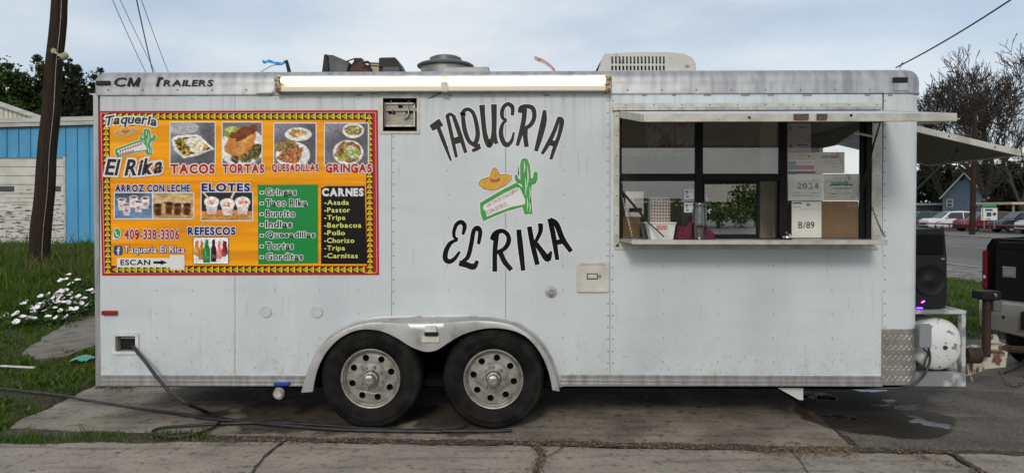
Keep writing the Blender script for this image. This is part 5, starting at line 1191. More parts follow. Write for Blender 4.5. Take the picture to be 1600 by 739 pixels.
RK = [
 ([( [(160,505),(170,455),(150,432),(122,448),(108,490),(112,520),(132,532)], [7,11,11,10,9,8,6]), ([(130,534),(90,552),(64,595),(58,640),(78,660),(110,645),(142,602)], [6,10,12,13,12,10,6])]),
 ([( [(250,560),(260,490),(245,465),(222,485),(208,560),(190,630),(160,660)], [8,11,11,11,11,11,9]), ([(138,668),(180,678),(222,690),(245,655)], [14,15,14,8])]),
 ([( [(355,495),(345,600),(344,718)], [13,12,12]), ([(325,535),(345,500),(385,483),(418,505),(424,545),(400,585),(355,608)], [10,13,11,11,12,11,9]), ([(375,605),(400,660),(440,708)], [13,13,12])]),
 ([( [(482,475),(492,570),(508,712)], [12,14,11])]),
 ([( [(543,458),(562,560),(590,678)], [12,13,12]), ([(608,440),(606,490),(572,560)], [13,11,8]), ([(580,552),(618,605),(650,645),(670,600)], [11,14,15,6])]),
 ([( [(662,412),(684,520),(705,650)], [13,13,10]), ([(660,418),(700,445),(735,530),(785,602)], [13,14,14,11]), ([(690,552),(725,545),(755,540)], [12,13,14])]),
]
for L_, o_, f_ in [(q, (660, 150), 6.158) for q in TQ] + [(q, (680, 230), 3.695) for q in RK]:
    s_ = scl(L_, *o_, f_, 1.16); b = B(); strokes(b, s_, -.0022); b.build('letter', M['vinyl_black'], lt)
    b = B(); strokes(b, s_, -.0008, 1.6); b.build('letter_outline', M['vinyl_white'], lt)
# cactus and sign; the mascot beside it is left out
GREEN = mat('green_vinyl', (.055, .33, .06), .3, col2=(.045, .28, .05), nscale=12); ORNG = mat('straw_vinyl', (.70, .38, .04), .3, col2=(.58, .27, .03), nscale=20); RED_T = mat('red_vinyl', (.42, .03, .03), .3)
def cactus_sign(ox, oy, f, parent, y, hat=True, small=False, fy=None):
    fy = fy or f; T = lambda pts: [(ox + a / f, oy + b_ / fy) for a, b_ in pts]
    cx = [(490,100),(497,72),(515,62),(535,72),(548,110),(552,180),(565,178),(568,150),(580,138),(592,150),(592,185),(580,210),(556,220),(556,300),(562,385),(515,388),(505,350),(520,320),(505,250),(500,215),(470,205),(458,180),(460,160),(472,158),(480,180),(492,190)]
    brd = [(258,322),(330,280),(400,240),(470,205),(505,235),(530,310),(535,350),(505,345),(420,368),(340,400),(278,428),(262,385)]
    inn = [(280,335),(340,300),(400,265),(470,232),(488,235),(520,305),(518,330),(440,345),(360,375),(298,402),(292,370),(275,355)]
    B().plate([T(cx)], wall_fn, y).build('cactus', GREEN, parent); B().plate([T(brd)], wall_fn, y + .0005).build('sign_border', GREEN, parent); B().plate([T(inn)], wall_fn, y - .0002).build('sign_field', M['vinyl_white'], parent)
    def grow(pts, g):
        c = (sum(p[0] for p in pts) / len(pts), sum(p[1] for p in pts) / len(pts)); n = len(pts); o = []
        for i in range(n):
            a, b_ = pts[i - 1], pts[(i + 1) % n]; d = (b_[0] - a[0], b_[1] - a[1]); L_ = math.hypot(*d) or 1; o.append((pts[i][0] + d[1] / L_ * g, pts[i][1] - d[0] / L_ * g))
        return o
    b = B(); b.plate([T(grow(cx, 7))], wall_fn, y + .0012); b.plate([T(grow(brd, 7))], wall_fn, y + .0010); b.build('sign_outline', M['vinyl_white'], parent)
    for (u, v0, v1) in ((512, 80, 150), (532, 110, 230), (520, 180, 280), (545, 230, 300), (530, 290, 370), (545, 320, 380)):
        b = B(); strokes(b, scl([([(u, v0), (u + 4, (v0 + v1) / 2), (u, v1)], [1, 3, 1])], ox, oy, f, 1., fy), y - .0002); b.build('cactus_highlight', M['vinyl_white'], parent)
    if not small:
        rot = lambda c0, a: (lambda u, v: (c0[0] + (u - c0[0]) * math.cos(a) - (v - c0[1]) * math.sin(a), c0[1] + (u - c0[0]) * math.sin(a) + (v - c0[1]) * math.cos(a)))
        for s_, bx in (('UN TACO CALLEJERO', (288, 282, 492, 306)), ('CON ESTILO...', (292, 340, 428, 362))):
            q = T([(bx[0], bx[1]), (bx[2], bx[3])]); c0 = ((q[0][0] + q[1][0]) / 2, (q[0][1] + q[1][1]) / 2); text(s_, (q[0][0], q[0][1], q[1][0], q[1][1]), RED_T, y - .0007, parent, .01, warp=rot(c0, -.50 if 'TACO' in s_ else -.42), shear=.25)
    else:
        for k, (a, b_) in enumerate((((296, 350), (486, 248)), ((300, 384), (420, 340)))):
            bb = B(); 
            for j in range(9):
                t0, t1 = j / 9, (j + .62) / 9; bb_ = [(a[0] + (b_[0] - a[0]) * t, a[1] + (b_[1] - a[1]) * t) for t in (t0, t1)]; strokes(bb, scl([(bb_, [8, 8])], ox, oy, f, 1., fy), y - .0007)
            bb.build('sign_text', RED_T, parent)
    if hat: # a plain straw hat hung on the sign's corner
        hy = 0 if small else 92
        br_ = [(252,112),(270,95),(318,82),(322,60),(335,32),(348,30),(362,48),(374,70),(410,66),(440,74),(438,96),(405,128),(360,150),(320,158),(280,146),(258,128)]; br_ = [(a, b_ + hy) for a, b_ in br_]
        B().plate([T(br_)], wall_fn, y - .0004).build('straw_hat', ORNG, parent); B().plate([T(grow(br_, 3))], wall_fn, y + .0002).build('hat_line', M['vinyl_black'], parent); B().plate([T(grow(br_, 9))], wall_fn, y + .0008).build('hat_outline', M['vinyl_white'], parent)
        b = B(); strokes(b, scl([([(316, 96 + hy), (345, 104 + hy), (376, 92 + hy)], [9, 10, 9])], ox, oy, f, 1., fy), y - .0008); b.build('hat_band', mat('hat_band', (.38, .12, .03), .3), parent)
cactus_sign(680, 230, 3.695, lt, -.0022)
# ------------------------------------------------------------------ menu banner
bn = sub('menu_banner', tr, tuple(at(375, 300, 0)))
def vn(x, y, seed=0):
    def h(i, j): n = (i * 374761393 + j * 668265263 + seed * 144269) & 0xffffffff; n = ((n ^ (n >> 13)) * 1274126177) & 0xffffffff; return ((n ^ (n >> 16)) & 0xffff) / 65535.
    x = np.asarray(x, float); y = np.asarray(y, float); i = np.floor(x).astype(np.int64); j = np.floor(y).astype(np.int64); a = x - i; b_ = y - j; a = a * a * (3 - 2 * a); b_ = b_ * b_ * (3 - 2 * b_)
    return (h(i, j) * (1 - a) + h(i + 1, j) * a) * (1 - b_) + (h(i, j + 1) * (1 - a) + h(i + 1, j + 1) * a) * b_
def c3(r_, g_, b_): return np.array([r_, g_, b_], float)
class Pic:
    def __init__(s, w_, h_, bgc): s.U, s.V = np.meshgrid(np.linspace(0, 1, w_), np.linspace(0, 1, h_)); s.asp = w_ / h_; s.I = np.ones((h_, w_, 3)) * c3(*bgc); s.w, s.h = w_, h_
    def over(s, mask, col): mask = np.clip(mask, 0, 1)[..., None]; s.I = s.I * (1 - mask) + (np.asarray(col) * np.ones_like(s.I)) * mask
    def ell(s, cx, cy, rx, ry, rot=0, wob=0, seed=1):
        dx, dy = s.U - cx, (s.V - cy); c_, q = math.cos(rot), math.sin(rot); X, Y = dx * c_ + dy * q, -dx * q + dy * c_; d = np.sqrt((X / rx) ** 2 + (Y / ry) ** 2)
        if wob: d = d + wob * (vn(s.U * 9, s.V * 9, seed) - .5)
        return np.clip((1 - d) * 14, 0, 1)
    def poly(s, pl):
        c = np.zeros_like(s.U, bool); j = len(pl) - 1
        for i in range(len(pl)):
            (xi, yi), (xj, yj) = pl[i], pl[j]
            if yi != yj: c ^= ((yi > s.V) != (yj > s.V)) & (s.U < (xj - xi) * (s.V - yi) / (yj - yi) + xi)
            j = i
        return c.astype(float)
    def food(s, mask, cols, sc=16, seed=3):
        a = vn(s.U * sc, s.V * sc, seed); b_ = vn(s.U * sc * 1.7 + 9, s.V * sc * 1.7, seed + 5); t = np.clip((a * .6 + b_ * .4) * 1.6 - .3, 0, .999); k = (t * len(cols)).astype(int); s.over(mask, np.array(cols, float)[k])
    def make(s, name, box, y, parent):
        u0, v0, u1, v1 = box; b = B(); b.grid([[wall_fn(u0 + (u1 - u0) * i / (s.w - 1), v0 + (v1 - v0) * j / (s.h - 1), y) for i in range(s.w)] for j in range(s.h)])
        I = s.I * (1 if name == 'orange_print' else (.80 + .28 * vn(s.U * s.w * .45, s.V * s.h * .45, 31) + .14 * vn(s.U * 5, s.V * 5, 17)))[..., None] if name != 'orange_print' else s.I; I = np.clip(I, 0, 255) / 255.; I = np.where(I <= .04045, I / 12.92, ((I + .055) / 1.055) ** 2.4); b.c = np.concatenate([I.reshape(-1, 3), np.ones((s.w * s.h, 1))], 1); return b.build(name, M['print'], parent)
YB = -.003
# sheet: orange boards print
p = Pic(90, 110, (238, 152, 12)); n1 = vn(p.U * 3, p.V * 42, 4); n2 = vn(p.U * 14, p.V * 80, 6); p.I *= (0.86 + .20 * n1 + .07 * n2)[..., None]; p.over(np.clip(vn(p.U * 2, p.V * 15, 9) - .45, 0, .4), (250, 186, 20)); p.make('orange_print', (172, 188, 573, 415), YB - .0006, bn)
RB = mat('red_vinyl_border', (.46, .014, .018), .35, spec=.2)
def bfn(u, v, y):  # the banner hangs very slightly out of square
    return wall_fn(u, v, y)
B().plate([[(154.5, 174), (590.5, 172.5), (592.5, 429.5), (160, 430.5)]], wall_fn, YB, -.0003).build('sheet', RB, bn)
# dotted white line and triangle border
dt = B()
def dots(a, b_, n):
    for k in range(n):
        t0, t1 = k / n, (k + .55) / n; p0, p1 = blend(a, b_, t0), blend(a, b_, t1); strokes(dt, [([p0, p1], [.45, .45])], YB - .0005)
dots((158, 177.5), (587, 176.2), 160); dots((163.5, 426.5), (589, 426), 160); dots((158, 178), (163.5, 426), 92); dots((587, 177), (589, 426), 92); dt.build('dotted_line', M['vinyl_white'], bn)
tri = B(); tri.c = []
DK, YL, GR = S(92, 28, 20), S(240, 200, 40), S(130, 165, 20)
def quadc(pts, y, c): tri.add([wall_fn(u, v, y) for u, v in pts], [tuple(range(len(pts)))]); tri.c += [(*c, 1)] * len(pts)
def trow(u0, u1, v, n, s=5.2):
    quadc([(u0, v - s), (u1, v - s), (u1, v + s), (u0, v + s)], YB - .0012, DK); w_ = (u1 - u0) / n
    for k in range(n):
        a = u0 + k * w_; quadc([(a + .3, v), (a + w_ - .2, v - s + .3), (a + w_ - .2, v + s - .3)], YB - .0018, YL); quadc([(a + .6, v), (a + w_ * .78, v - s * .55), (a + w_ * .78, v + s * .5)], YB - .0022, GR)
def tcol(u, v0, v1, n, s=5.2, du=0):
    quadc([(u - s, v0), (u + s, v0), (u + s + du, v1), (u - s + du, v1)], YB - .0012, DK); w_ = (v1 - v0) / n
    for k in range(n):
        a = v0 + k * w_; uu = u + du * k / n; quadc([(uu, a + .3), (uu + s - .3, a + w_ - .2), (uu - s + .3, a + w_ - .2)], YB - .0018, YL); quadc([(uu, a + 1.2), (uu + s * .5, a + w_ * .78), (uu - s * .5, a + w_ * .78)], YB - .0022, GR)
trow(171, 572, 182.3, 41); trow(175, 570, 421.2, 40); tcol(166, 178, 427, 30, du=3.5); tcol(577, 178, 427, 30, du=1.5)
tri.build('triangle_border', M['print'], bn)
# photographs of the dishes
Y1 = YB - .0032
def framed(name, box, pic, parent=bn, fr=1.6, r=3, fm_=None):
    u0, v0, u1, v1 = box; B().plate([rrect(u0 - fr, v0 - fr, u1 + fr, v1 + fr, r)], wall_fn, Y1 + .0006).build('picture_frame', fm_ or M['vinyl_white'], parent); return pic.make(name, box, Y1, parent)
STEEL = (118, 116, 124)
def steel(w_, h_, seed):
    p = Pic(w_, h_, STEEL); p.I *= (.72 + .5 * vn(p.U * 2.3, p.V * 1.8 + .6 * p.U, seed))[..., None]; return p
p = steel(56, 66, 3); p.over(p.ell(.25, .12, .4, .16) * .7, (190, 190, 190)); p.over(p.poly([(.02, .38), (.15, .30), (.62, .28), (.99, .62), (.60, .78), (.30, .84), (.08, .66)]), (226, 226, 220))
m_ = p.poly([(.08, .42), (.20, .36), (.58, .33), (.93, .62), (.58, .72), (.32, .80), (.16, .62)]); p.food(m_, [(70, 62, 20), (205, 150, 50), (95, 110, 40), (60, 40, 20), (230, 190, 95), (120, 90, 35)], 13, 3); m2 = p.ell(.58, .53, .24, .2, .4, .7, 4); p.food(m2, [(235, 230, 205), (200, 185, 140), (245, 242, 225), (225, 215, 180)], 15, 8)
framed('tacos_picture', (267, 192, 336, 258), p)
p = steel(52, 66, 5); p.over(p.ell(.5, .58, .62, .46, -.1), (226, 224, 222)); p.food(p.ell(.22, .24, .22, .15, 0, .4, 2), [(160, 175, 70), (190, 200, 110), (130, 150, 50)], 8, 2)
p.food(p.ell(.68, .72, .42, .22, -.3, .5, 3), [(60, 75, 30), (120, 95, 50), (40, 55, 25), (170, 140, 80), (90, 40, 30)], 15, 9); m_ = p.ell(.46, .46, .46, .30, -.55, .2, 6); p.over(m_, (196, 128, 60)); p.over(m_ * np.clip(vn(p.U * 6, p.V * 6, 8) * 1.6 - .6, 0, 1), (222, 165, 95)); p.over(p.ell(.55, .22, .36, .12, -.3, .4, 7), (120, 62, 32)); p.over(p.ell(.48, .36, .14, .05, -.3, .6, 2), (100, 50, 25)); framed('tortas_picture', (348.5, 192, 409, 258), p)
p = steel(56, 66, 7); p.over(p.ell(.58, .26, .34, .17), (222, 220, 218)); p.food(p.ell(.54, .24, .22, .11, 0, .5, 3), [(196, 160, 95), (150, 105, 55), (215, 185, 130)], 14, 3); p.over(p.ell(.45, .76, .43, .33), (228, 226, 222)); p.food(p.ell(.3, .55, .28, .14, 0, .5, 4), [(110, 90, 45), (170, 140, 80), (130, 120, 60)], 14, 5)
p.food(p.poly([(.05, .84), (.3, .56), (.72, .58), (.60, .93), (.48, .98), (.2, .92)]), [(176, 118, 66), (140, 78, 40), (200, 150, 95), (120, 55, 25)], 22, 6); framed('quesadillas_picture', (429, 193.5, 493.5, 258), p)
p = steel(62, 66, 9); p.over(p.ell(.66, .17, .26, .19), (222, 220, 216)); p.food(p.ell(.66, .16, .21, .13, 0, .3, 3), [(120, 110, 50), (200, 190, 140), (90, 70, 35), (160, 150, 80)], 15, 3); p.over(p.ell(.54, .70, .37, .31), (230, 228, 224)); p.food(p.ell(.54, .69, .31, .25, 0, .3, 5), [(150, 95, 50), (95, 60, 30), (180, 150, 90), (120, 125, 50), (205, 175, 120)], 15, 7); p.food(p.ell(.64, .68, .17, .16, .5, .6, 6), [(150, 165, 70), (225, 225, 200), (120, 140, 55), (235, 235, 220)], 11, 4); p.over(p.ell(.40, .85, .10, .06, .2), (165, 165, 80)); framed('gringas_picture', (508, 193.5, 575, 258), p)
# drinks
p = Pic(84, 50, (96, 120, 150)); p.I *= (.6 + .7 * vn(p.U * 4, p.V * 3, 2))[..., None]
right_ = (p.U > .48); p.I[right_] = np.array([196, 160, 105]); p.I[right_] *= (.75 + .45 * vn(p.U * 8, p.V * 8, 5))[right_][:, None]
for cx, cy in ((.39, .2), (.24, .16), (.09, .26), (.30, .34), (.15, .46)):
    p.over(p.poly([(cx - .055, cy), (cx + .055, cy), (cx + .038, cy + .42), (cx - .038, cy + .42)]), (216, 212, 212)); p.over(p.ell(cx, cy, .058, .075), (232, 230, 228)); p.food(p.ell(cx, cy, .045, .05), [(110, 60, 30), (160, 110, 70), (70, 35, 20)], 40, 3); p.over(p.ell(cx, cy + .24, .024, .07), (190, 120, 125))
for cx, cy in ((.55, .46), (.69, .40), (.80, .44), (.92, .44)):
    p.over(p.poly([(cx - .055, cy - .12), (cx + .055, cy - .12), (cx + .04, cy + .44), (cx - .04, cy + .44)]), (120, 72, 40)); p.over(p.ell(cx, cy - .12, .056, .14), (205, 175, 135)); p.over(p.ell(cx, cy + .02, .05, .08), (60, 35, 22)); p.over(p.ell(cx, cy + .28, .035, .13), (75, 40, 25))
p.over((np.abs(p.U - .48) < .006).astype(float), (235, 235, 235)); framed('rice_pudding_picture', (180, 302, 302.5, 341), p)
p = Pic(64, 40, (46, 42, 44)); p.over((p.V > .62 + .12 * np.abs(p.U - .5)) * 1., (196, 138, 72)); p.I *= (.86 + .22 * vn(p.U * 4, p.V * 24, 2))[..., None]
for cx, cy, s_ in ((.2, .34, 1.), (.51, .40, .98), (.81, .34, 1.02)):
    p.over(p.poly([(cx - .13 * s_, cy), (cx + .13 * s_, cy), (cx + .085, cy + .44), (cx - .085, cy + .44)]), (222, 205, 200)); p.over(p.ell(cx, cy, .155 * s_, .20), (238, 234, 226)); p.food(p.ell(cx, cy + .02, .085, .10, 0, .6, 4), [(205, 90, 45), (235, 215, 195), (190, 60, 35)], 26, 3)
p.over(p.poly([(.02, 0), (.06, 0), (.16, .22), (.13, .25)]), (215, 215, 215)); p.over(p.poly([(.62, .0), (.66, .0), (.60, .22), (.57, .22)]), (215, 215, 215)); framed('corn_cups_picture', (315.5, 301, 394.5, 344), p)
p = Pic(58, 46, (232, 232, 232))
def bottle(cx, top, wd, col, bot=.97): 
    p.over(p.poly([(cx - wd * .42, top), (cx + wd * .42, top), (cx + wd * .5, top + .2), (cx + wd, top + .38), (cx + wd, bot), (cx - wd, bot), (cx - wd, top + .38), (cx - wd * .5, top + .2)]), col); p.over(p.ell(cx - wd * .45, (top + bot) / 2 + .1, wd * .18, .22), np.minimum(255, c3(*col) * 1.5 + 20)); p.over(p.ell(cx, (top + bot) / 2 + .22, wd * .8, .07), np.minimum(255, c3(*col) * .6 + 70))
for a in ((.07, .14, .06, (196, 96, 40), .66), (.93, .14, .06, (60, 22, 28), .66), (.12, .12, .06, (206, 130, 40), .72), (.87, .12, .06, (150, 30, 45), .72), (.23, .12, .075, (176, 112, 40), .84), (.74, .12, .075, (226, 120, 120), .82), (.58, .08, .085, (42, 26, 28), .93), (.38, .08, .10, (34, 128, 52), .97)): bottle(*a)
framed('bottles_picture', (303, 371, 357, 412), p, fm_=M['vinyl_black'], fr=1.1)
# coloured fields
GF = mat('green_field', (.008, .24, .05), .3, spec=.3); KF = mat('black_field', (.007, .007, .007), .3, spec=.2); NAVY = mat('navy_print', (.006, .014, .17), .35, spec=.2); YT = mat('pale_yellow_print', (.72, .74, .16), .3); WH = M['vinyl_white']; BK = M['vinyl_black']; RD = mat('brick_red_print', (.40, .020, .018), .35, spec=.2)
B().plate([[(403, 289), (497, 288.5), (497.5, 411), (404, 412.5)]], wall_fn, Y1).build('green_field', GF, bn)
B().plate([[(502, 294), (510, 291), (570, 291), (574, 412), (502, 412)]], wall_fn, Y1 - .0004).build('black_field', KF, bn)
Y2 = Y1 - .0020
for s_, bx, o_ in (('TACOS', (267, 256.5, 336.5, 272), .035), ('TORTAS', (348, 256.5, 413.5, 271), .035), ('QUESADILLAS', (425, 256.5, 498.5, 270.5), .035), ('GRINGAS', (509, 256, 581.5, 270), .035)): text(s_, bx, RD, Y2, bn, .045, .075, WH)
for s_, bx in (('ARROZ CON LECHE', (180.5, 288.5, 297.5, 300)), ('ELOTES', (315.5, 286.5, 391.5, 299.5)), ('REFESCOS', (294, 354.5, 368.5, 367.5))): text(s_, bx, NAVY, Y2, bn, .045, .065, WH)
for k, s_ in enumerate(('Gringas', 'Taco Rika', 'Burrito', 'Indias', 'Quesadillas', 'Tortas', 'Gorditas')):
    wd = (48, 65, 46, 41, 77, 43.5, 58)[k]; v = 300.3 + k * 16.75; ht = 14.6 if 'Q' in s_ else 10.6
    des = s_ in ('Gringas',); text(s_, (415.5 + k * .15, v - 5.6, 415.5 + wd, v + (7.6 if s_ in ('Gringas', 'Quesadillas') and 0 else 5.4) + (2.6 if s_ == 'Gringas' else 0)), BK, Y2, bn, .016, .07, WH, gap=.09)
    B().plate([rect(407.3, v - .6, 411.8, v + 2.2)], wall_fn, Y2).build('dash', BK, bn); B().plate([rect(406, v - 1.9, 413.1, v + 3.5)], wall_fn, Y2 + .0006).build('dash_outline', WH, bn)
text('CARNES', (503.5, 294, 568.5, 307), WH, Y2, bn, .055, .05, BK)
for k, s_ in enumerate(('-Asada', '-Pastor', '-Tripa', '-Barbacoa', '-Pollo', '-Chorizo', '-Tripa', '-Carnitas')):
    wd = (38.5, 40.5, 33, 58, 32.5, 47, 32.5, 52.5)[k]; v = 316.6 + k * 11.85; text(s_, (507, v - 4.1, 507 + wd, v + (5.6 if s_ == '-Tripa' else 3.6)), YT, Y2, bn, .018, gap=.09)
def arc(c0, amp, span): return lambda u, v: (u, v - amp * (1 - ((u - c0) / span) ** 2))
text('Taqueria', (164, 183.5, 246, 203.5), BK, Y2 - .0006, bn, .022, .10, WH, gap=.04, warp=lambda u, v: (u, v - 5.0 * (1 - ((u - 205) / 42) ** 2)), shear=.2)
text('El Rika', (167, 246, 256, 272), BK, Y2 - .0006, bn, .03, .08, WH, gap=.05, warp=lambda u, v: (u, v + 3 * (1 - ((u - 210) / 45) ** 2) - (u - 210) * .04), shear=.22)
cactus_sign(130.9, 193.75, 5.22, bn, Y2, small=True, hat=True, fy=8.1)
text('409-338-3306', (195, 358, 281, 374.5), RD, Y2, bn, .03, .05, WH)
text('Taqueria El Rica', (194.5, 384, 289, 398), WH, Y2, bn, .014, .06, NAVY, gap=.085)
# messenger mark: green disc with a handset; network mark: blue tile with an f
WG = mat('messenger_green', (.02, .33, .12), .3); FB = mat('network_blue', (.015, .05, .25), .3)
B().plate([circ(183.5, 365, 6.6, 9.4, 24) ], wall_fn, Y2 + .0004).build('messenger_outline', WH, bn); B().plate([[(176.8, 375.5), (178, 368), (183, 372.5)]], wall_fn, Y2 + .0005).build('messenger_tail', WH, bn); B().plate([circ(183.6, 364.8, 5.4, 8, 24)], wall_fn, Y2).build('messenger_disc', WG, bn)
b = B(); strokes(b, [([(181.2, 361), (181.8, 365), (184, 368), (186.4, 368.8)], [1.1, .8, .9, 1.2])], Y2 - .0005); b.build('handset', WH, bn)
B().plate([rrect(178.5, 383.5, 192, 398.5, 3.4)], wall_fn, Y2).build('network_tile', FB, bn); b = B(); strokes(b, [([(188.4, 386.6), (186.4, 386.8), (185.8, 389), (185.8, 397.6)], [.9, 1.1, 1.1, 1.1]), ([(183.2, 391.2), (188.4, 391.2)], [.9, .9])], Y2 - .0005); b.build('network_letter', WH, bn)
B().plate([rect(183.5, 403, 289, 417.5)], wall_fn, Y1).build('white_strip', WH, bn); B().plate([rect(266, 398.5, 288.5, 421.5)], wall_fn, Y1 - .0006).build('blank_square', WH, bn)
text('ESCAN', (189, 405.5, 235.5, 414), BK, Y2, bn, .02)
B().plate([[(240.5, 408), (252, 408), (252, 406), (262, 410), (252, 413.6), (252, 411.8), (240.5, 411.8)]], wall_fn, Y2).build('arrow', BK, bn)
# maker's name on the roof rail
ml = sub('maker_lettering', tr, tuple(at(250, 128, -.015)))
YM = -.0135
railfn = lambda u, v, y: (lambda q: (q.x, y - .002 + max(0, (128 - v)) * .0004, q.z))(at(u, v, -.012))
text('C', (178.5, 121.3, 197, 135.7), BK, YM, ml, .02, shear=.2, fn=railfn)
b = B(); strokes(b, [([(200.5, 135.6), (204.6, 121.4)], [2.2, 2.2]), ([(204.4, 121.6), (208.2, 135.2)], [1.7, 1.5]), ([(208.2, 135.2), (217.6, 121.6)], [1.5, 1.7]), ([(217.8, 121.4), (214.6, 135.6)], [2.2, 2.2])], YM, fn=railfn); b.build('letter', BK, ml)
B().plate([[(243.5, 135.5), (247.8, 135.5), (250.6, 124.2), (254.5, 124.2), (255.5, 120.8), (247.3, 120.8)]], railfn, YM).build('lettering', BK, ml)
text('RAILERS', (256, 125, 333, 135.2), BK, YM, ml, .025, shear=.2, fn=railfn)
# ------------------------------------------------------------------ notices behind the right-hand pane
pp_y = .062
GI = mat('grey_ink', (.30, .30, .30), .7); KI = mat('black_ink', (.03, .03, .03), .7); BI = mat('blue_ink', (.18, .28, .42), .7); RI = mat('red_ink', (.42, .10, .10), .7); DKC = mat('grey_card', (.33, .33, .33), .7)
def paper(name, label, box, m='paper', y=pp_y, tilt=0.):
    u0, v0, u1, v1 = box; t = B(); pl = rect(u0, v0, u1, v1)
    if tilt: c = ((u0 + u1) / 2, (v0 + v1) / 2); pl = [(c[0] + (a - c[0]) - (b_ - c[1]) * tilt, c[1] + (b_ - c[1]) + (a - c[0]) * tilt) for a, b_ in pl]
    t.plate([pl], pfn, y, y + .001); return t.build(name, M[m] if isinstance(m, str) else m, label=label, cat='notice', group='notices taped in the service window')
def ink(par, m, rects_, y=None):
    b = B(); 
    for rc_ in rects_: b.plate([rect(*rc_)], pfn, (y or pp_y) - .0012)
    b.build('print', m, par)
p_ = paper('notice_card', 'grey notice card with red marks, topmost in the service window', (1230.5, 193, 1267, 238), DKC); ink(p_, RI, [(1233, 198, 1237.5, 203.5), (1233, 225, 1237.5, 230.5), (1260, 216, 1264, 219)]); ink(p_, KI, [(1246, 198.5, 1262, 200), (1246, 226, 1262, 227.5)]); ink(p_, GI, [(1246, 202.5, 1264, 203.2), (1249, 213, 1258, 215), (1246, 230, 1264, 230.8)])
p_ = paper('notice_sheet', 'cream slip below the grey card in the service window', (1230.5, 238.6, 1274, 249), mat('cream_paper', (.62, .57, .46), .7)); ink(p_, RI, [(1262, 242.5, 1265.5, 246)]); ink(p_, GI, [(1238, 241, 1240, 242), (1247, 242, 1258, 243)])
p_ = paper('notice_sheet', 'notice with a blue and red strip in the service window', (1231, 249.5, 1274, 267.5), y=pp_y - .002); ink(p_, BI, [(1232, 252, 1244, 265.5)], pp_y - .002); ink(p_, mat('rose_ink', (.50, .14, .19), .7), [(1244.2, 258.5, 1272.5, 265.5)], pp_y - .002); ink(p_, GI, [(1246, 253, 1270, 253.8), (1246, 255.5, 1266, 256.2)], pp_y - .002)
p_ = paper('notice_sheet', 'notice headed in blue and red lettering in the service window', (1273.8, 238, 1319.5, 271), mat('warm_paper', (.66, .63, .55), .7)); ink(p_, BI, [(1284, 243, 1296, 247.5)]); ink(p_, RI, [(1297, 243, 1309, 247.5)]); ink(p_, GI, [(1288, 252, 1302, 252.8), (1284, 256, 1308, 256.6), (1300, 260, 1307, 261)])
p_ = paper('notice_sheet', 'white permit printed with a large grey 2024', (1231, 271.5, 1285.5, 313.5), y=pp_y - .004); ink(p_, KI, [(1233, 270.8 + .9, 1246, 272.6)], pp_y - .004); ink(p_, GI, [(1246, 272, 1281, 272.5), (1236, 280, 1243, 280.6), (1269, 281, 1276, 281.8), (1238, 285, 1250, 285.5), (1238, 291, 1248, 291.4), (1237, 300.5, 1250, 301.3), (1267, 301.3, 1278, 302), (1238, 305.2, 1280, 305.9)], pp_y - .004)
text('2024', (1245.5, 286, 1279.5, 295.5), mat('light_grey_ink', (.33, .33, .34), .7), pp_y - .0055, p_, .03, fn=pfn)
p_ = paper('notice_sheet', 'certificate in dense small print beside the 2024 permit', (1286, 272, 1344, 313.5), mat('certificate_paper', (.64, .65, .60), .7), y=pp_y - .003); rr = random.Random(6); L_ = [(1297, 273, 1333, 273.7)]
for v in (277, 279.5, 293, 294.6):
    u = 1302
    while u < 1330: w_ = rr.uniform(2, 5); L_.append((u, v, u + w_, v + 1.1)); u += w_ + .9
ink(p_, GI, L_ + [(1300, 303, 1309, 303.8), (1294, 302.2, 1305, 303), (1318, 302.2, 1326, 303), (1294, 307, 1305, 307.8), (1323, 307.5, 1335, 308.4)], pp_y - .003); ink(p_, mat('teal_ink', (.25, .42, .40), .7), [(1299, 284, 1326, 288.5), (1321, 281, 1323.5, 292)], pp_y - .003); ink(p_, KI, [(1297, 288, 1333, 289.6)], pp_y - .0032)
p_ = paper('notice_sheet', 'white sheet reading B/89 in the service window', (1237, 314.5, 1283.5, 371.5), y=pp_y - .005); ink(p_, KI, [(1239, 316.5, 1253, 318.3)], pp_y - .005); ink(p_, GI, [(1239, 323.5, 1252, 324.2), (1255, 315, 1282, 315.6), (1260, 318, 1266, 322), (1250, 327, 1280, 327.5)], pp_y - .005)
text('B/89', (1247.5, 346.5, 1272.5, 357), KI, pp_y - .0065, p_, .012, fn=pfn)
paper('cardboard_sheet', 'sheet of brown cardboard in the lower corner of the service window', (1283.5, 314.5, 1341, 372), 'wood', pp_y)
for k, (v, w_) in enumerate(((296, 'upper'), (317, 'lower'))):
    o = paper('payment_sticker', '%s of two small white payment stickers on the window glass' % w_, (1069, v, 1084.5, v + 15), y=.040); ink(o, KI, [(1071, v + 2.5, 1074.5, v + 5.2), (1075.5, v + 3, 1082, v + 3.7)], .040); ink(o, BI, [(1071, v + 6.5, 1075, v + 8), (1072, v + 9.8, 1076, v + 13)], .040)
# ------------------------------------------------------------------ things on the roof
ZRF = ZT - .002
def zat(u, v, y): return at(u, v, y).z
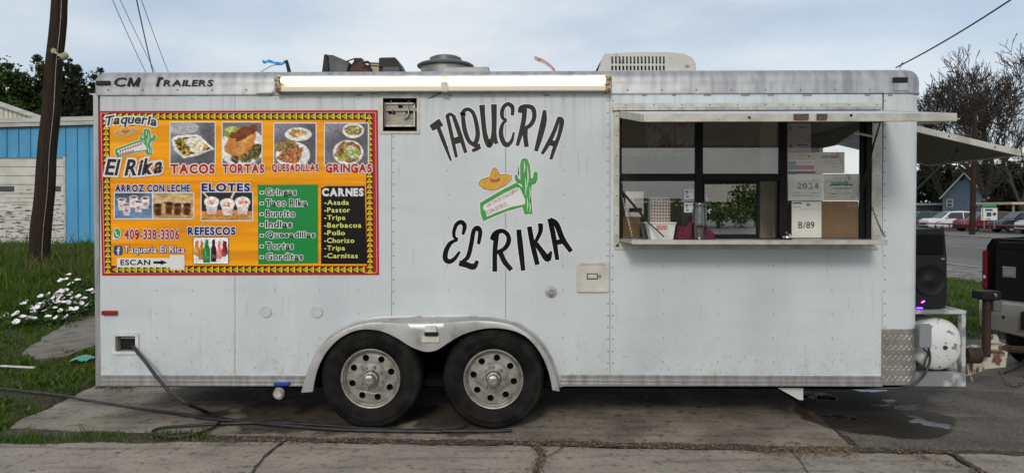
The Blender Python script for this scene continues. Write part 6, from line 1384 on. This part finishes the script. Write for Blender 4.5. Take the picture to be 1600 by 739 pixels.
# air conditioner
ya = .75; ac = thing('air_conditioner', 'white rooftop air conditioner with a row of dark vent slots', 'air conditioner', (at(1010, 100, ya).x, ya + .4, ZRF))
acm = mat('ac_shell', (.56, .55, .51), .5, col2=(.47, .46, .42), nscale=5, col3=(.22, .21, .19), n3=11, lo3=.62, hi3=.70)
pr = [(934, 113), (940, 93), (945, 84.5), (1000, 81.5), (1050, 82), (1070, 85), (1081, 90), (1087, 99), (1088, 113)]
slots = []
for k in range(15):
    u = 955 + k * 5.75
    for v0, v1 in ((88.5, 100), (103, 110.5)):
        slots.append([(u, v0), (u + 3, v0), (u + 3.4, v1), (u + .4, v1)])
fnA = lambda u, v, y: at(u, v, ya)[:1] and (at(u, v, ya).x, y, max(at(u, v, ya).z, ZRF))
B().plate([pr] + slots, fnA, ya, ya + .03, back=False).build('shell_front', acm, ac)
A3 = [fnA(u, v, ya + .002) for u, v in pr]; B().grid([A3, [(x, ya + .7, z - .01) for x, y, z in A3]]).build('shell_top', acm, ac, 35)
B().plate([[(938, 112), (942, 94), (1085, 94), (1086, 112)]], fnA, ya + .08).build('coil', M['matte_black'], ac)
sd_ = B(); q = [fnA(u, v, 0) for u, v in ((933.5, 113), (941, 92), (943, 92), (938, 113))]; sd_.add([(q[0][0] - .004, ya + .06, q[0][2]), (q[1][0] - .004, ya + .06, q[1][2]), (q[1][0] - .004, ya + .62, q[1][2]), (q[0][0] - .004, ya + .62, q[0][2])], [(0, 1, 2, 3)]); sd_.build('side_grille', M['matte_black'], ac)
# exhaust fan
yf = .9; c = at(692, 112, yf); rf_ = (at(732, 112, yf) - at(652, 112, yf)).length / 2; ef = thing('exhaust_fan', 'round grey metal exhaust fan on the trailer roof', 'fan', (c.x, yf + rf_, ZRF)); hf = zat(692, 97, yf) - ZRF
fo = (c.x, yf + rf_, ZRF); fmm = mat('galvanised_fan', (.33, .33, .32), .45, metal=.5, col2=(.25, .25, .24), nscale=6)
B().lathe([(rf_, 0), (rf_, hf)], fo, (0, 0, 1), 36).build('drum', fmm, ef, 40); ht = zat(692, 87.5, yf + .2) - ZRF
B().lathe([(rf_ + .0, hf - .012), (rf_ + .03, hf - .006), (rf_ + .034, hf + .008), (rf_ + .01, hf + .024), (rf_ * .9, hf + .03), (rf_ * .66, hf + .036), (rf_ * .64, ht - .02), (rf_ * .5, ht - .004), (0, ht)], fo, (0, 0, 1), 36).build('cap', mat('dark_rim', (.13, .135, .14), .5, metal=.5), ef, 30)
B().box((at(690, 110, .7).x, .7, ZRF), (at(764, 110, .7).x, 1.15, zat(730, 105, .7)), .006).build('roof_box', fmm, label='low grey sheet metal box beside the exhaust fan', cat='roof box')
# motor unit left of it
ym = .6; mu = thing('vent_motor', 'dark open vent motor assembly with a fan shroud on the roof', 'vent motor', (at(565, 110, ym).x, ym, ZRF))
def rp(pts, y): return [(at(u, v, y).x, max(at(u, v, y).z, ZRF)) for u, v in pts]
def rplate(nm, pts, y, d, m, par): return B().plate([rp(pts, y)], lambda x, z, t: (x, t, z), y, y + d).build(nm, m, par)
dg_ = mat('dark_grey_plastic', (.055, .06, .065), .6, col2=(.10, .105, .11), nscale=8)
rplate('shroud_side', [(503.5, 113), (507, 86), (520, 86.5), (545, 97), (541, 113)], ym, .35, dg_, mu)
rplate('shroud_edge', [(503, 113), (506.5, 85.5), (511, 85.5), (513, 113)], ym - .03, .03, M['black'], mu)
rplate('motor', [(545, 113), (550, 100), (553, 96), (566, 97), (576, 103), (578, 113)], ym + .05, .16, mat('rusty_motor', (.10, .025, .018), .7, col2=(.05, .02, .018), nscale=14), mu)
B().pbox(553, 91, 565, 97, ym + .05, ym + .15).build('motor_box', M['black'], mu); B().pbox(578, 100, 594, 113, ym + .2, ym + .22).build('pale_panel', mat('pale_yellow', (.45, .42, .28), .6), mu)
rplate('blower', [(592, 113), (592, 92), (595, 90.5), (617, 90), (622, 95), (631, 113)], ym, .28, M['black'], mu); B().pbox(598, 105, 624, 113, ym - .02, ym - .002).build('blower_plate', dg_, mu)
b = B(); b.tube(spline([at(541, 97, ym), at(548, 94, ym), at(556, 92, ym)], 4), .006, 5); b.tube(spline([at(565, 99, ym), at(575, 97, ym), at(578, 104, ym), at(577, 112, ym)], 4), .009, 5); b.tube([at(566, 98.5, ym), at(592, 99.5, ym)], .006, 5); b.tube([at(575, 103, ym - .02), at(600, 104, ym - .02)], .006, 5); b.build('cables', M['cable'], mu)
B().box((at(500, 110, ym).x, ym - .04, ZRF - .004), (at(634, 110, ym).x, ym + .4, ZRF + .02)).build('base', dg_, mu)
# ribbons and tape ends
def strip(name, label, pts, wd, m, y):
    P = spline([at(u, v, y) for u, v in pts], 6); rows = [[p + Vector((0, .004 * math.sin(i * 1.7), wd / 2)), p + Vector((0, .01, 0)), p - Vector((0, .004 * math.sin(i * 1.1), wd / 2))] for i, p in enumerate(P)]
    return B().grid(rows).build(name, m, smooth=70, label=label, cat='ribbon')
blu = mat('blue_tape', (.02, .30, .70), .4); pst = thing('antenna_stub', 'short black stub with a blue plastic ribbon on the roof', 'antenna', tuple(at(450, 111, .3)))
B().tube([at(452, 113, .3), at(447.5, 95, .3)], [.016, .013], 8).build('stub', M['black'], pst); B().tube(spline([at(408, 113, .3), at(425, 103, .3), at(441, 102, .3)], 5), .003, 4).build('string', M['cable'], pst)
P = spline([at(u, v, .3) for u, v in ((410, 95), (413, 98), (420, 96), (430, 99), (440, 100), (446, 97))], 5); setpar(B().grid([[p + Vector((0, .01 * math.sin(i), .012)), p - Vector((0, .0, .012))] for i, p in enumerate(P)]).build('blue_ribbon', blu, smooth=70), pst)
strip('pink_strap', 'faded pink and white strap end curling up from the roof', [(835, 91.5), (843, 94), (853, 99), (862, 106), (868, 113)], .035, mat('faded_pink', (.55, .40, .37), .6, col2=(.5, .1, .1), nscale=30, nlo=.55, nhi=.6), .4)
strip('red_ribbon', 'small red ribbon tied to the wire at the front roof corner', [(1411, 97), (1408, 102), (1406, 108)], .016, mat('red_ribbon', (.30, .03, .04), .6), .3)

# ------------------------------------------------------------------ front flap, cage, gas tank, tongue
ff = sub('front_flap', tr, (XR, .3, 2.3)); z0_ = zat(1440, 194, .30); tipx, tipz = at(1593, 236, .30).x, zat(1593, 236, .30)
hx = XR + .01; zf0 = 1.68 + (z0_ - 1.68)
ny, fy_ = .30, 1.62
B().add([(hx, ny, z0_), (tipx, ny, tipz), (tipx, fy_, tipz), (hx, fy_, z0_)], [(0, 1, 2, 3)]).build('flap_skin', M['white_panel'], ff)
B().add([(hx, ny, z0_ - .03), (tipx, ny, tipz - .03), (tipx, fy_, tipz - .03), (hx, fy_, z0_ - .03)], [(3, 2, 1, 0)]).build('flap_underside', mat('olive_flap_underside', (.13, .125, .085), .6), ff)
for y in (ny, fy_): B().bar((hx, y, z0_ - .018), (tipx, y, tipz - .018), .02, .05, 0, .002).build('flap_edge', M['old_alu'], ff)
B().bar((tipx, ny, tipz - .018), (tipx, fy_, tipz - .018), .02, .05, 0, .002).build('flap_edge', M['old_alu'], ff)
for t in (.03, .38, .78): B().lathe([(.008, 0), (0, -.003)], (hx + (tipx - hx) * t, ny - .0105, z0_ + (tipz - z0_) * t - .018), (0, 1, 0), 6).build('screw', M['matte_black'], ff)
B().tube([(XR + .05, ny + .1, 1.75), (hx + .5, ny + .12, tipz + .02)], .010, 6).build('flap_strut', M['black'], ff)
peelw = mat('peeling_white_steel', (.46, .47, .46), .6, col2=(.20, .21, .22), nscale=6, nlo=.42, nhi=.50, col3=(.20, .10, .05), n3=16, lo3=.70, hi3=.74)
rusty = mat('rusty_painted_steel', (.48, .45, .38), .7, col2=(.13, .06, .028), nscale=10, nlo=.52, nhi=.60, bump=.2, bscale=60)
rust2 = mat('deep_rust', (.026, .016, .012), .85, col2=(.055, .027, .016), nscale=20, bump=.3, bscale=60)
cg = sub('tank_cage', tr, (XR + .2, .1, .3)); yc0, yc1 = .10, 2.3
xc1 = at(1510, 560, yc0).x; zc0, zc1 = zat(1490, 604, yc0), zat(1490, 582, yc0); ztop = zat(1490, 491, yc0)
B().box((XR - .1, yc0, zc0), (xc1, yc0 + .07, zc1), .004).build('lower_channel', peelw, cg); B().box((XR - .1, yc1, zc0), (xc1, yc1 + .07, zc1), .004).build('lower_channel', peelw, cg); B().box((xc1 - .07, yc0 + .072, zc0), (xc1, yc1 - .002, zc1), .004).build('cross_channel', peelw, cg)
for y in (yc0 + .002, .75, 1.6, yc1): B().box((xc1 - .036, y, zc1 + .001), (xc1 - .003, y + .06, ztop), .004).build('upright', peelw, cg)
B().box((XR, yc0, ztop + .0005), (xc1, yc0 + .05, ztop + .03), .004).build('top_rail', peelw, cg); B().box((xc1 - .05, yc0 + .052, ztop + .0005), (xc1, yc1 + .05, ztop + .03), .004).build('top_rail', peelw, cg); B().box((XR, yc0 + .052, ztop + .012), (xc1 - .052, 1.2, ztop + .022)).build('top_plate', peelw, cg)
B().box((XR - .08, yc0 + .08, zc0 + .01), (xc1 - .08, yc1 - .01, zc0 + .02)).build('cage_floor', M['matte_black'], cg)
# tank with its domed end towards the camera
yt0 = .17; tc_ = at(1462, 537, yt0); rt2 = (at(1503, 537, yt0) - tc_).length
tk = thing('gas_tank', 'white propane tank with a rusty plug and chipped paint in the front cage', 'gas tank', (tc_.x, 1.1, .4))
pr_ = [(0.0, 0)] + [(rt2 * math.sin(a), rt2 * .42 * (1 - math.cos(a))) for a in [R(90) * k / 12 for k in range(1, 13)]]; Lt = 1.5; pr_ += [(rt2, Lt)] + [(rt2 * math.cos(a), Lt + rt2 * .55 * math.sin(a)) for a in [R(90) * k / 8 for k in range(1, 9)]]
tkm = mat('chipped_white_tank', (.68, .69, .70), .35, col2=(.58, .59, .60), nscale=3, col3=(.24, .22, .19), n3=16, lo3=.585, hi3=.62)
B().lathe(pr_, (tc_.x, yt0 - .09, tc_.z), (0, 1, 0), 44).build('shell', tkm, tk, 60)
B().lathe([(.026, .02), (.026, -.012), (.017, -.014), (.016, -.03), (0, -.03)], at(1476, 542.5, yt0 - .085) + Vector((0, .012, 0)), (0, 1, 0), 8).build('plug', rust2, tk)
for y in (.45, 1.35): B().box((tc_.x - .12, y, zc0 + .0205), (tc_.x + .12, y + .06, tc_.z - rt2 * .86)).build('saddle', peelw, tk)
B().pbox(1437, 508, 1456, 543, -.02, .05, .004).build('junction_box', mat('grey_box', (.22, .24, .25), .5), tr)
b = B(); b.tube(spline([at(1444, 512, .06), at(1449, 535, .05), at(1453, 560, .04), at(1447, 580, .03), at(1438, 592, .0), at(1425, 602, -.01), at(1400, 606.5, -.01), at(1370, 606, .02), at(1340, 603, .06)], 6), .010, 7); b.tube(spline([at(1443, 545, .07), at(1450, 552, .06), at(1445, 566, .05), at(1442, 580, .05)], 6), .007, 6); b.build('wiring_harness', M['cable'], tr, 50)
# tongue
YT_ = 1.22; tg = sub('tongue', tr, (xc1, YT_, .4)); xt = at(1568, 560, YT_).x; ztg0, ztg1 = zat(1550, 583, YT_ - .1), zat(1550, 548, YT_ - .1)
for y0 in (.35, 2.1): B().bar((xc1 - .05, y0, (zc0 + zc1) / 2), (xt - .25, YT_ + (-.07 if y0 < 1 else .07), (ztg0 + ztg1) / 2), .05, (ztg1 - ztg0) * .8, 0, .004).build('tongue_beam', rusty, tg)
zm_ = ztg0 + .45 * (ztg1 - ztg0); B().plate([[(xt - .42, ztg0 + .01), (xt - .02, ztg0 + .05), (xt, ztg1 - .02), (xt - .04, ztg1), (xt - .42, ztg1 - .02)]], lambda x, z, y: (x, y, z), YT_ - .06, YT_ + .06).build('coupler_body', rusty, tg)
B().box((xt - .44, YT_ - .09, ztg1 - .018), (xt - .05, YT_ + .09, ztg1 + .004), .004).build('coupler_plate', rusty, tg)
B().lathe([(.045, 0), (.05, .03), (.05, .09), (.035, .11), (0, .11)], (xt + .0, YT_, ztg1 - .06), (0, 0, 1), 14).build('ball_socket', rust2, tg, 50)
B().plate([[(xt - .34, ztg1 + .005), (xt - .28, ztg1 + .035), (xt - .12, ztg1 + .03), (xt - .02, ztg1 + .06), (xt + .02, ztg1 + .03), (xt - .04, ztg1 + .005)]], lambda x, z, y: (x, y, z), YT_ - .035, YT_ + .035).build('coupler_head', rusty, tg)
q = at(1560, 532, YT_ - .05); B().plate([[(q.x - .06, ztg1 + .06), (q.x - .09, q.z + .05), (q.x + .0, q.z + .05), (q.x + .03, ztg1 + .06)]], lambda x, z, y: (x, y, z), YT_ - .03, YT_ + .0).build('coupler_latch', rusty, tg)
q = at(1519, 555, .75); B().lathe([(.07, 0), (.07, .12)], (q.x - .06, .75, q.z), (1, 0, 0), 14, True, True).build('rusty_roller', rust2, tg, 40)
q0, q1 = at(1541.5, 540, YT_ - .12), at(1541.5, 462, YT_ - .12); xj = (q0.x + q1.x) / 2
B().tube([(xj, YT_ - .12, q0.z - .1), (xj, YT_ - .12, q1.z)], .037, 12).build('jack_post', rust2, tg, 50)
B().box((xj - .095, YT_ - .2, q1.z - .03), (xj + .085, YT_ - .04, q1.z + .05), .008).build('jack_head', M['black'], tg); B().box((xj + .02, YT_ - .19, q1.z - .14), (xj + .10, YT_ - .05, q1.z - .03), .008).build('jack_gearbox', mat('grey_metal', (.14, .14, .14), .5, metal=.5), tg); B().lathe([(.02, 0), (.015, -.02), (0, -.02)], (xj + .02, YT_ - .2, q1.z + .015), (0, 1, 0), 8).build('jack_bolt', M['chrome'], tg)
b = B(); chain(b, at(1558, 576, YT_ - .1), at(1614, 574, YT_ - .35), .0125, sag=.17); tag(b.build('safety_chain', rust2, tg, 60), kind='stuff')
b = B(); chain(b, at(1512, 562, .9), at(1519, 594, .9), .010, sag=.02); tag(b.build('hook_chain', rusty, tg, 60), kind='stuff')
B().tube(spline([at(1568, 583, YT_), at(1590, 574, YT_ - .05), at(1602, 560, YT_ - .1)], 5), .012, 6).build('brake_cable', M['cable'], tg)
B().tube([at(1568, 545, YT_), at(1612, 547, YT_ - .15)], .035, 8).build('hitch_bar', rust2, tg)
# speaker on the cage
ys0 = .22; zs0 = ztop + .0305; s0, s1 = at(1438, 487, ys0), at(1480, 357, ys0); spk = thing('loudspeaker', 'tall black loudspeaker with coloured glow standing on the tank cage', 'loudspeaker', (XR + .1, ys0, zs0))
zt_ = zat(1470, 357, ys0); xs1 = at(1479, 420, ys0).x; xs0 = XR + .02
zk = zat(1470, 402, ys0); prf = [(xs0, zs0), (xs1 - .01, zs0), (xs1 + .004, zs0 + .08), (xs1, zk), (xs1 - .02, zt_ - .02), (xs1 - .025, zt_), (xs0, zt_ - .01)]
B().plate([prf], lambda x, z, y: (x, y, z), ys0, ys0 + .34).build('cabinet', M['black'], spk)
wx, wz = at(1452, 438, ys0).x, zat(1452, 438, ys0)
B().lathe([(.125, -.001), (.120, -.012), (.10, -.006), (.06, .0), (.03, -.012), (0, -.018)], (wx, ys0 - .001, wz), (0, 1, 0), 28).build('woofer', mat('speaker_cone', (.006, .006, .007), .5, spec=.25), spk, 50)
B().box((xs0 + .01, ys0 - .014, zk + .02), (xs1 - .03, ys0 - .001, zt_ - .05), .006).build('horn', M['matte_black'], spk); B().box((xs1 - .05, ys0 - .012, zk - .02), (xs1 - .02, ys0 - .001, zk - .006), .002).build('badge', M['wheel'], spk)
lg = B().box((xs0 + .045, ys0 - .03, zs0 + .002), (xs0 + .09, ys0 - .016, zs0 + .010), .002).build('glow_lamp', mat('violet_led', (.2, .05, .4), .4, emit=(.20, .04, 1.0), estr=5), spk)
B().obox((xs0 + .10, ys0 - .012, zs0 + .055), (.028, .010, .010), Matrix.Rotation(-.6, 3, 'Y'), .002).build('glow_lamp', mat('pink_led', (.4, .05, .2), .4, emit=(1.0, .08, .5), estr=3), spk)

# ------------------------------------------------------------------ black pickup, rear towards us
phi = R(50); Yk = 1.95; k0 = at(1534, 400, Yk)
pk = thing('black_pickup', 'black pickup truck with a silver rear bumper beyond the trailer hitch', 'pickup truck', (k0.x, Yk, 0), 0)
# local frame: +x forward, +y left; origin at rear left corner on the ground
pk.rotation_euler = (0, 0, R(90) - phi); pb = mat('black_truck_paint', (.005, .005, .006), .25, spec=.35)
Wt = 2.0; zt1 = 1.40; D7 = Yk + 5.7
def lb(nm, a, b_, m, ch=.01, par=None): return B().box(a, b_, ch).build(nm, m, par or pk, local=True)
rows = []
for x in (0.0, .05, 2.0):
    i_ = .02 if x == 0 else 0; rows.append([(x, -.03 - i_, .62), (x, -.0 - i_, .80), (x, -.0 - i_, 1.10), (x, -.03 - i_, zt1 - .07), (x, -.07 - i_, zt1)])
    rows[-1] = rows[-1] + [(x, -.12, zt1), (x, -.12, .8)]
B().grid(rows).build('bed_side', pb, pk, 40, local=True)
rows = [[(x, -Wt - y, z) for x, y, z in r_] for r_ in rows]; B().grid(rows).build('bed_side', pb, pk, 40, local=True)
lb('bed_floor', (.05, -Wt + .1, .78), (2.0, -.1, .82), M['matte_black'])
tgx = -.012
B().plate([[(-.13, .72), (-.13, zt1 - .05), (-.17, zt1), (-Wt + .17, zt1), (-Wt + .13, zt1 - .05), (-Wt + .13, .72)]], lambda y, z, x: (x, y, z), tgx, .07).build('tailgate', pb, pk, local=True)
lb('tailgate_ridge', (tgx - .02, -Wt + .15, zt1 - .10), (tgx - .001, -.15, zt1 - .03), pb, .008); lb('tailgate_panel', (tgx - .008, -Wt + .4, .82), (tgx - .0005, -.42, zt1 - .2), pb, .004)
bd = lb('badge', (tgx - .012, -.31, 1.01), (tgx - .001, -.19, 1.12), M['chrome'], .006); lb('badge_inset', (tgx - .0145, -.295, 1.03), (tgx - .0125, -.205, 1.10), mat('badge_grey', (.2, .2, .2), .4), .001, bd)
for y0 in (-.005, -Wt + .125):
    t_ = B().box((-.022, y0 - .048, .88), (.05, y0 - .004, zt1 - .12), .012).build('tail_light', mat('tail_lamp_red', (.10, .004, .008), .15, spec=.5), pk, local=True)
    B().box((-.026, y0 - .04, .99), (-.0225, y0 - .018, 1.02), .0015).build('reverse_lamp', M['lamp_clear'], t_, local=True)
bm = mat('silver_bumper', (.38, .365, .33), .35, metal=.5, col2=(.30, .285, .25), nscale=3)
def bsec(y, dx, zlo, zhi): return [(.16 - dx, y, zhi), (-.02 - dx, y, zhi), (-.055 - dx, y, zhi - .03), (-.06 - dx, y, (zhi + zlo) / 2), (-.03 - dx, y, zlo + .02), (.02 - dx, y, zlo)]
secs = [(.035, -.30, .52, .72), (.03, -.12, .50, .76), (.0, .0, .48, .78), (-.15, .06, .46, .78), (-.5, .09, .42, .77), (-.66, .095, .46, .70)]; secs += [(-Wt - y, a, b_, c_) for y, a, b_, c_ in secs[::-1]]
B().grid([bsec(*q) for q in secs]).build('bumper', bm, pk, 50, local=True)
lb('bumper_step', (-.17, -Wt + .7, .69), (.0, -.7, .72), M['black']); lb('licence_recess', (-.175, -Wt + .40, .52), (-.05, -.40, .70), M['black']); B().lathe([(.016, 0), (0, -.004)], (-.130, -.24, .62), (1, 0, 0), 10).build('sensor', M['black'], pk, local=True)
# cab and nose
cs = [(2.05, 1.15, 1.78, .98, .80), (2.35, 1.15, 1.92, .99, .78), (3.6, 1.15, 1.93, .99, .78), (4.25, 1.15, 1.2, .99, .92)]
B().grid([[(x, -1 - h0, .5), (x, -1 - h0, zb1), (x, -1 - h1, zr), (x, -1 + h1, zr), (x, -1 + h0, zb1), (x, -1 + h0, .5)] for x, zb1, zr, h0, h1 in cs]).build('cab', pb, pk, 30, local=True)
lb('cab_back', (2.05, -1.95, .6), (2.07, -.05, 1.2), pb); lb('rear_window', (2.03, -1.7, 1.25), (2.05, -.3, 1.72), M['dark_glass'], .004)
for s_ in (-1, 1): B().add([(2.45, -1 + s_ * .985, 1.2), (4.1, -1 + s_ * .985, 1.2), (3.6, -1 + s_ * .80, 1.84), (2.5, -1 + s_ * .80, 1.84)], [(0, 1, 2, 3)]).build('side_window', M['dark_glass'], pk, local=True)
B().grid([[(x, -1 - h, .5), (x, -1 - h, zz - .08), (x, -1 - h + .1, zz), (x, -1 + h - .1, zz), (x, -1 + h, zz - .08), (x, -1 + h, .5)] for x, zz, h in ((4.2, 1.2, .99), (5.3, 1.12, .97), (5.6, 1.0, .9))]).build('bonnet', pb, pk, 30, local=True); lb('grille', (5.58, -1.8, .5), (5.64, -.2, 1.0), M['car_black'])
for x in (1.05, 4.6):
    for y in (-.14, -Wt + .14):
        wh = sub('wheel', pk, (x, y, .40), 0, local=True); B().lathe([(.24, -.12), (.37, -.13), (.40, -.09), (.40, .09), (.37, .13), (.24, .12)], (0, 0, 0), (0, 1, 0), 28).build('tyre', M['rubber'], wh, 40, local=True); s_ = 1 if y > -1 else -1; B().lathe([(0, s_ * .1), (.22, s_ * .08), (.25, s_ * .12)], (0, 0, 0), (0, 1, 0), 16).build('rim', M['wheel'], wh, 40, local=True)
lb('underbody', (.15, -1.5, .42), (5.2, -.5, .62), M['matte_black'])
# ------------------------------------------------------------------ cables on the ground
def gz(u, v, z=.018): q = gnd(u, v, z); return (q.x, q.y, z)
def lead(name, label, pts, r): return B().tube(spline(pts, 7), r, 8).build(name, M['cable'], smooth=60, label=label, cat='cable')
lead('power_cable', 'thick black power cable hanging from the trailer inlet to the ground', [at(206, 537, .05), at(208, 541, -.02), at(214, 549, -.05), at(228, 566, -.09), at(246, 590, -.13), at(268, 614, -.17), at(296, 632, -.2), gz(322, 643, .022), gz(346, 653), gz(380, 658), gz(440, 664), gz(540, 671), gz(690, 674)], .0135)
lawnc = [(u, v) for u, v in ((-40, 606), (0, 610), (50, 615), (104, 621))]
lead('extension_cable', 'long black cable running out of the grass across the concrete', [(*gnd(u, v, .05)[:2], max(.012, lawn_z(*gnd(u, v, .05)[:2])) + .05) for u, v in lawnc] + [gz(128, 624, .06), gz(150, 627, .045), gz(175, 631, .025), gz(220, 638), gz(290, 648), gz(340, 655), gz(390, 657), gz(470, 661), gz(560, 668), gz(640, 672), gz(720, 673), gz(765, 673), gz(800, 672)], .012)
lead('looped_cable', 'black cable looped back on the concrete below the inlet', [gz(344, 658, .03), gz(332, 668), gz(300, 679), gz(262, 682), gz(238, 676), gz(252, 668), gz(300, 664), gz(360, 661), gz(430, 660), gz(520, 665), gz(600, 671), gz(660, 671), gz(712, 668), gz(730, 664)], .011)
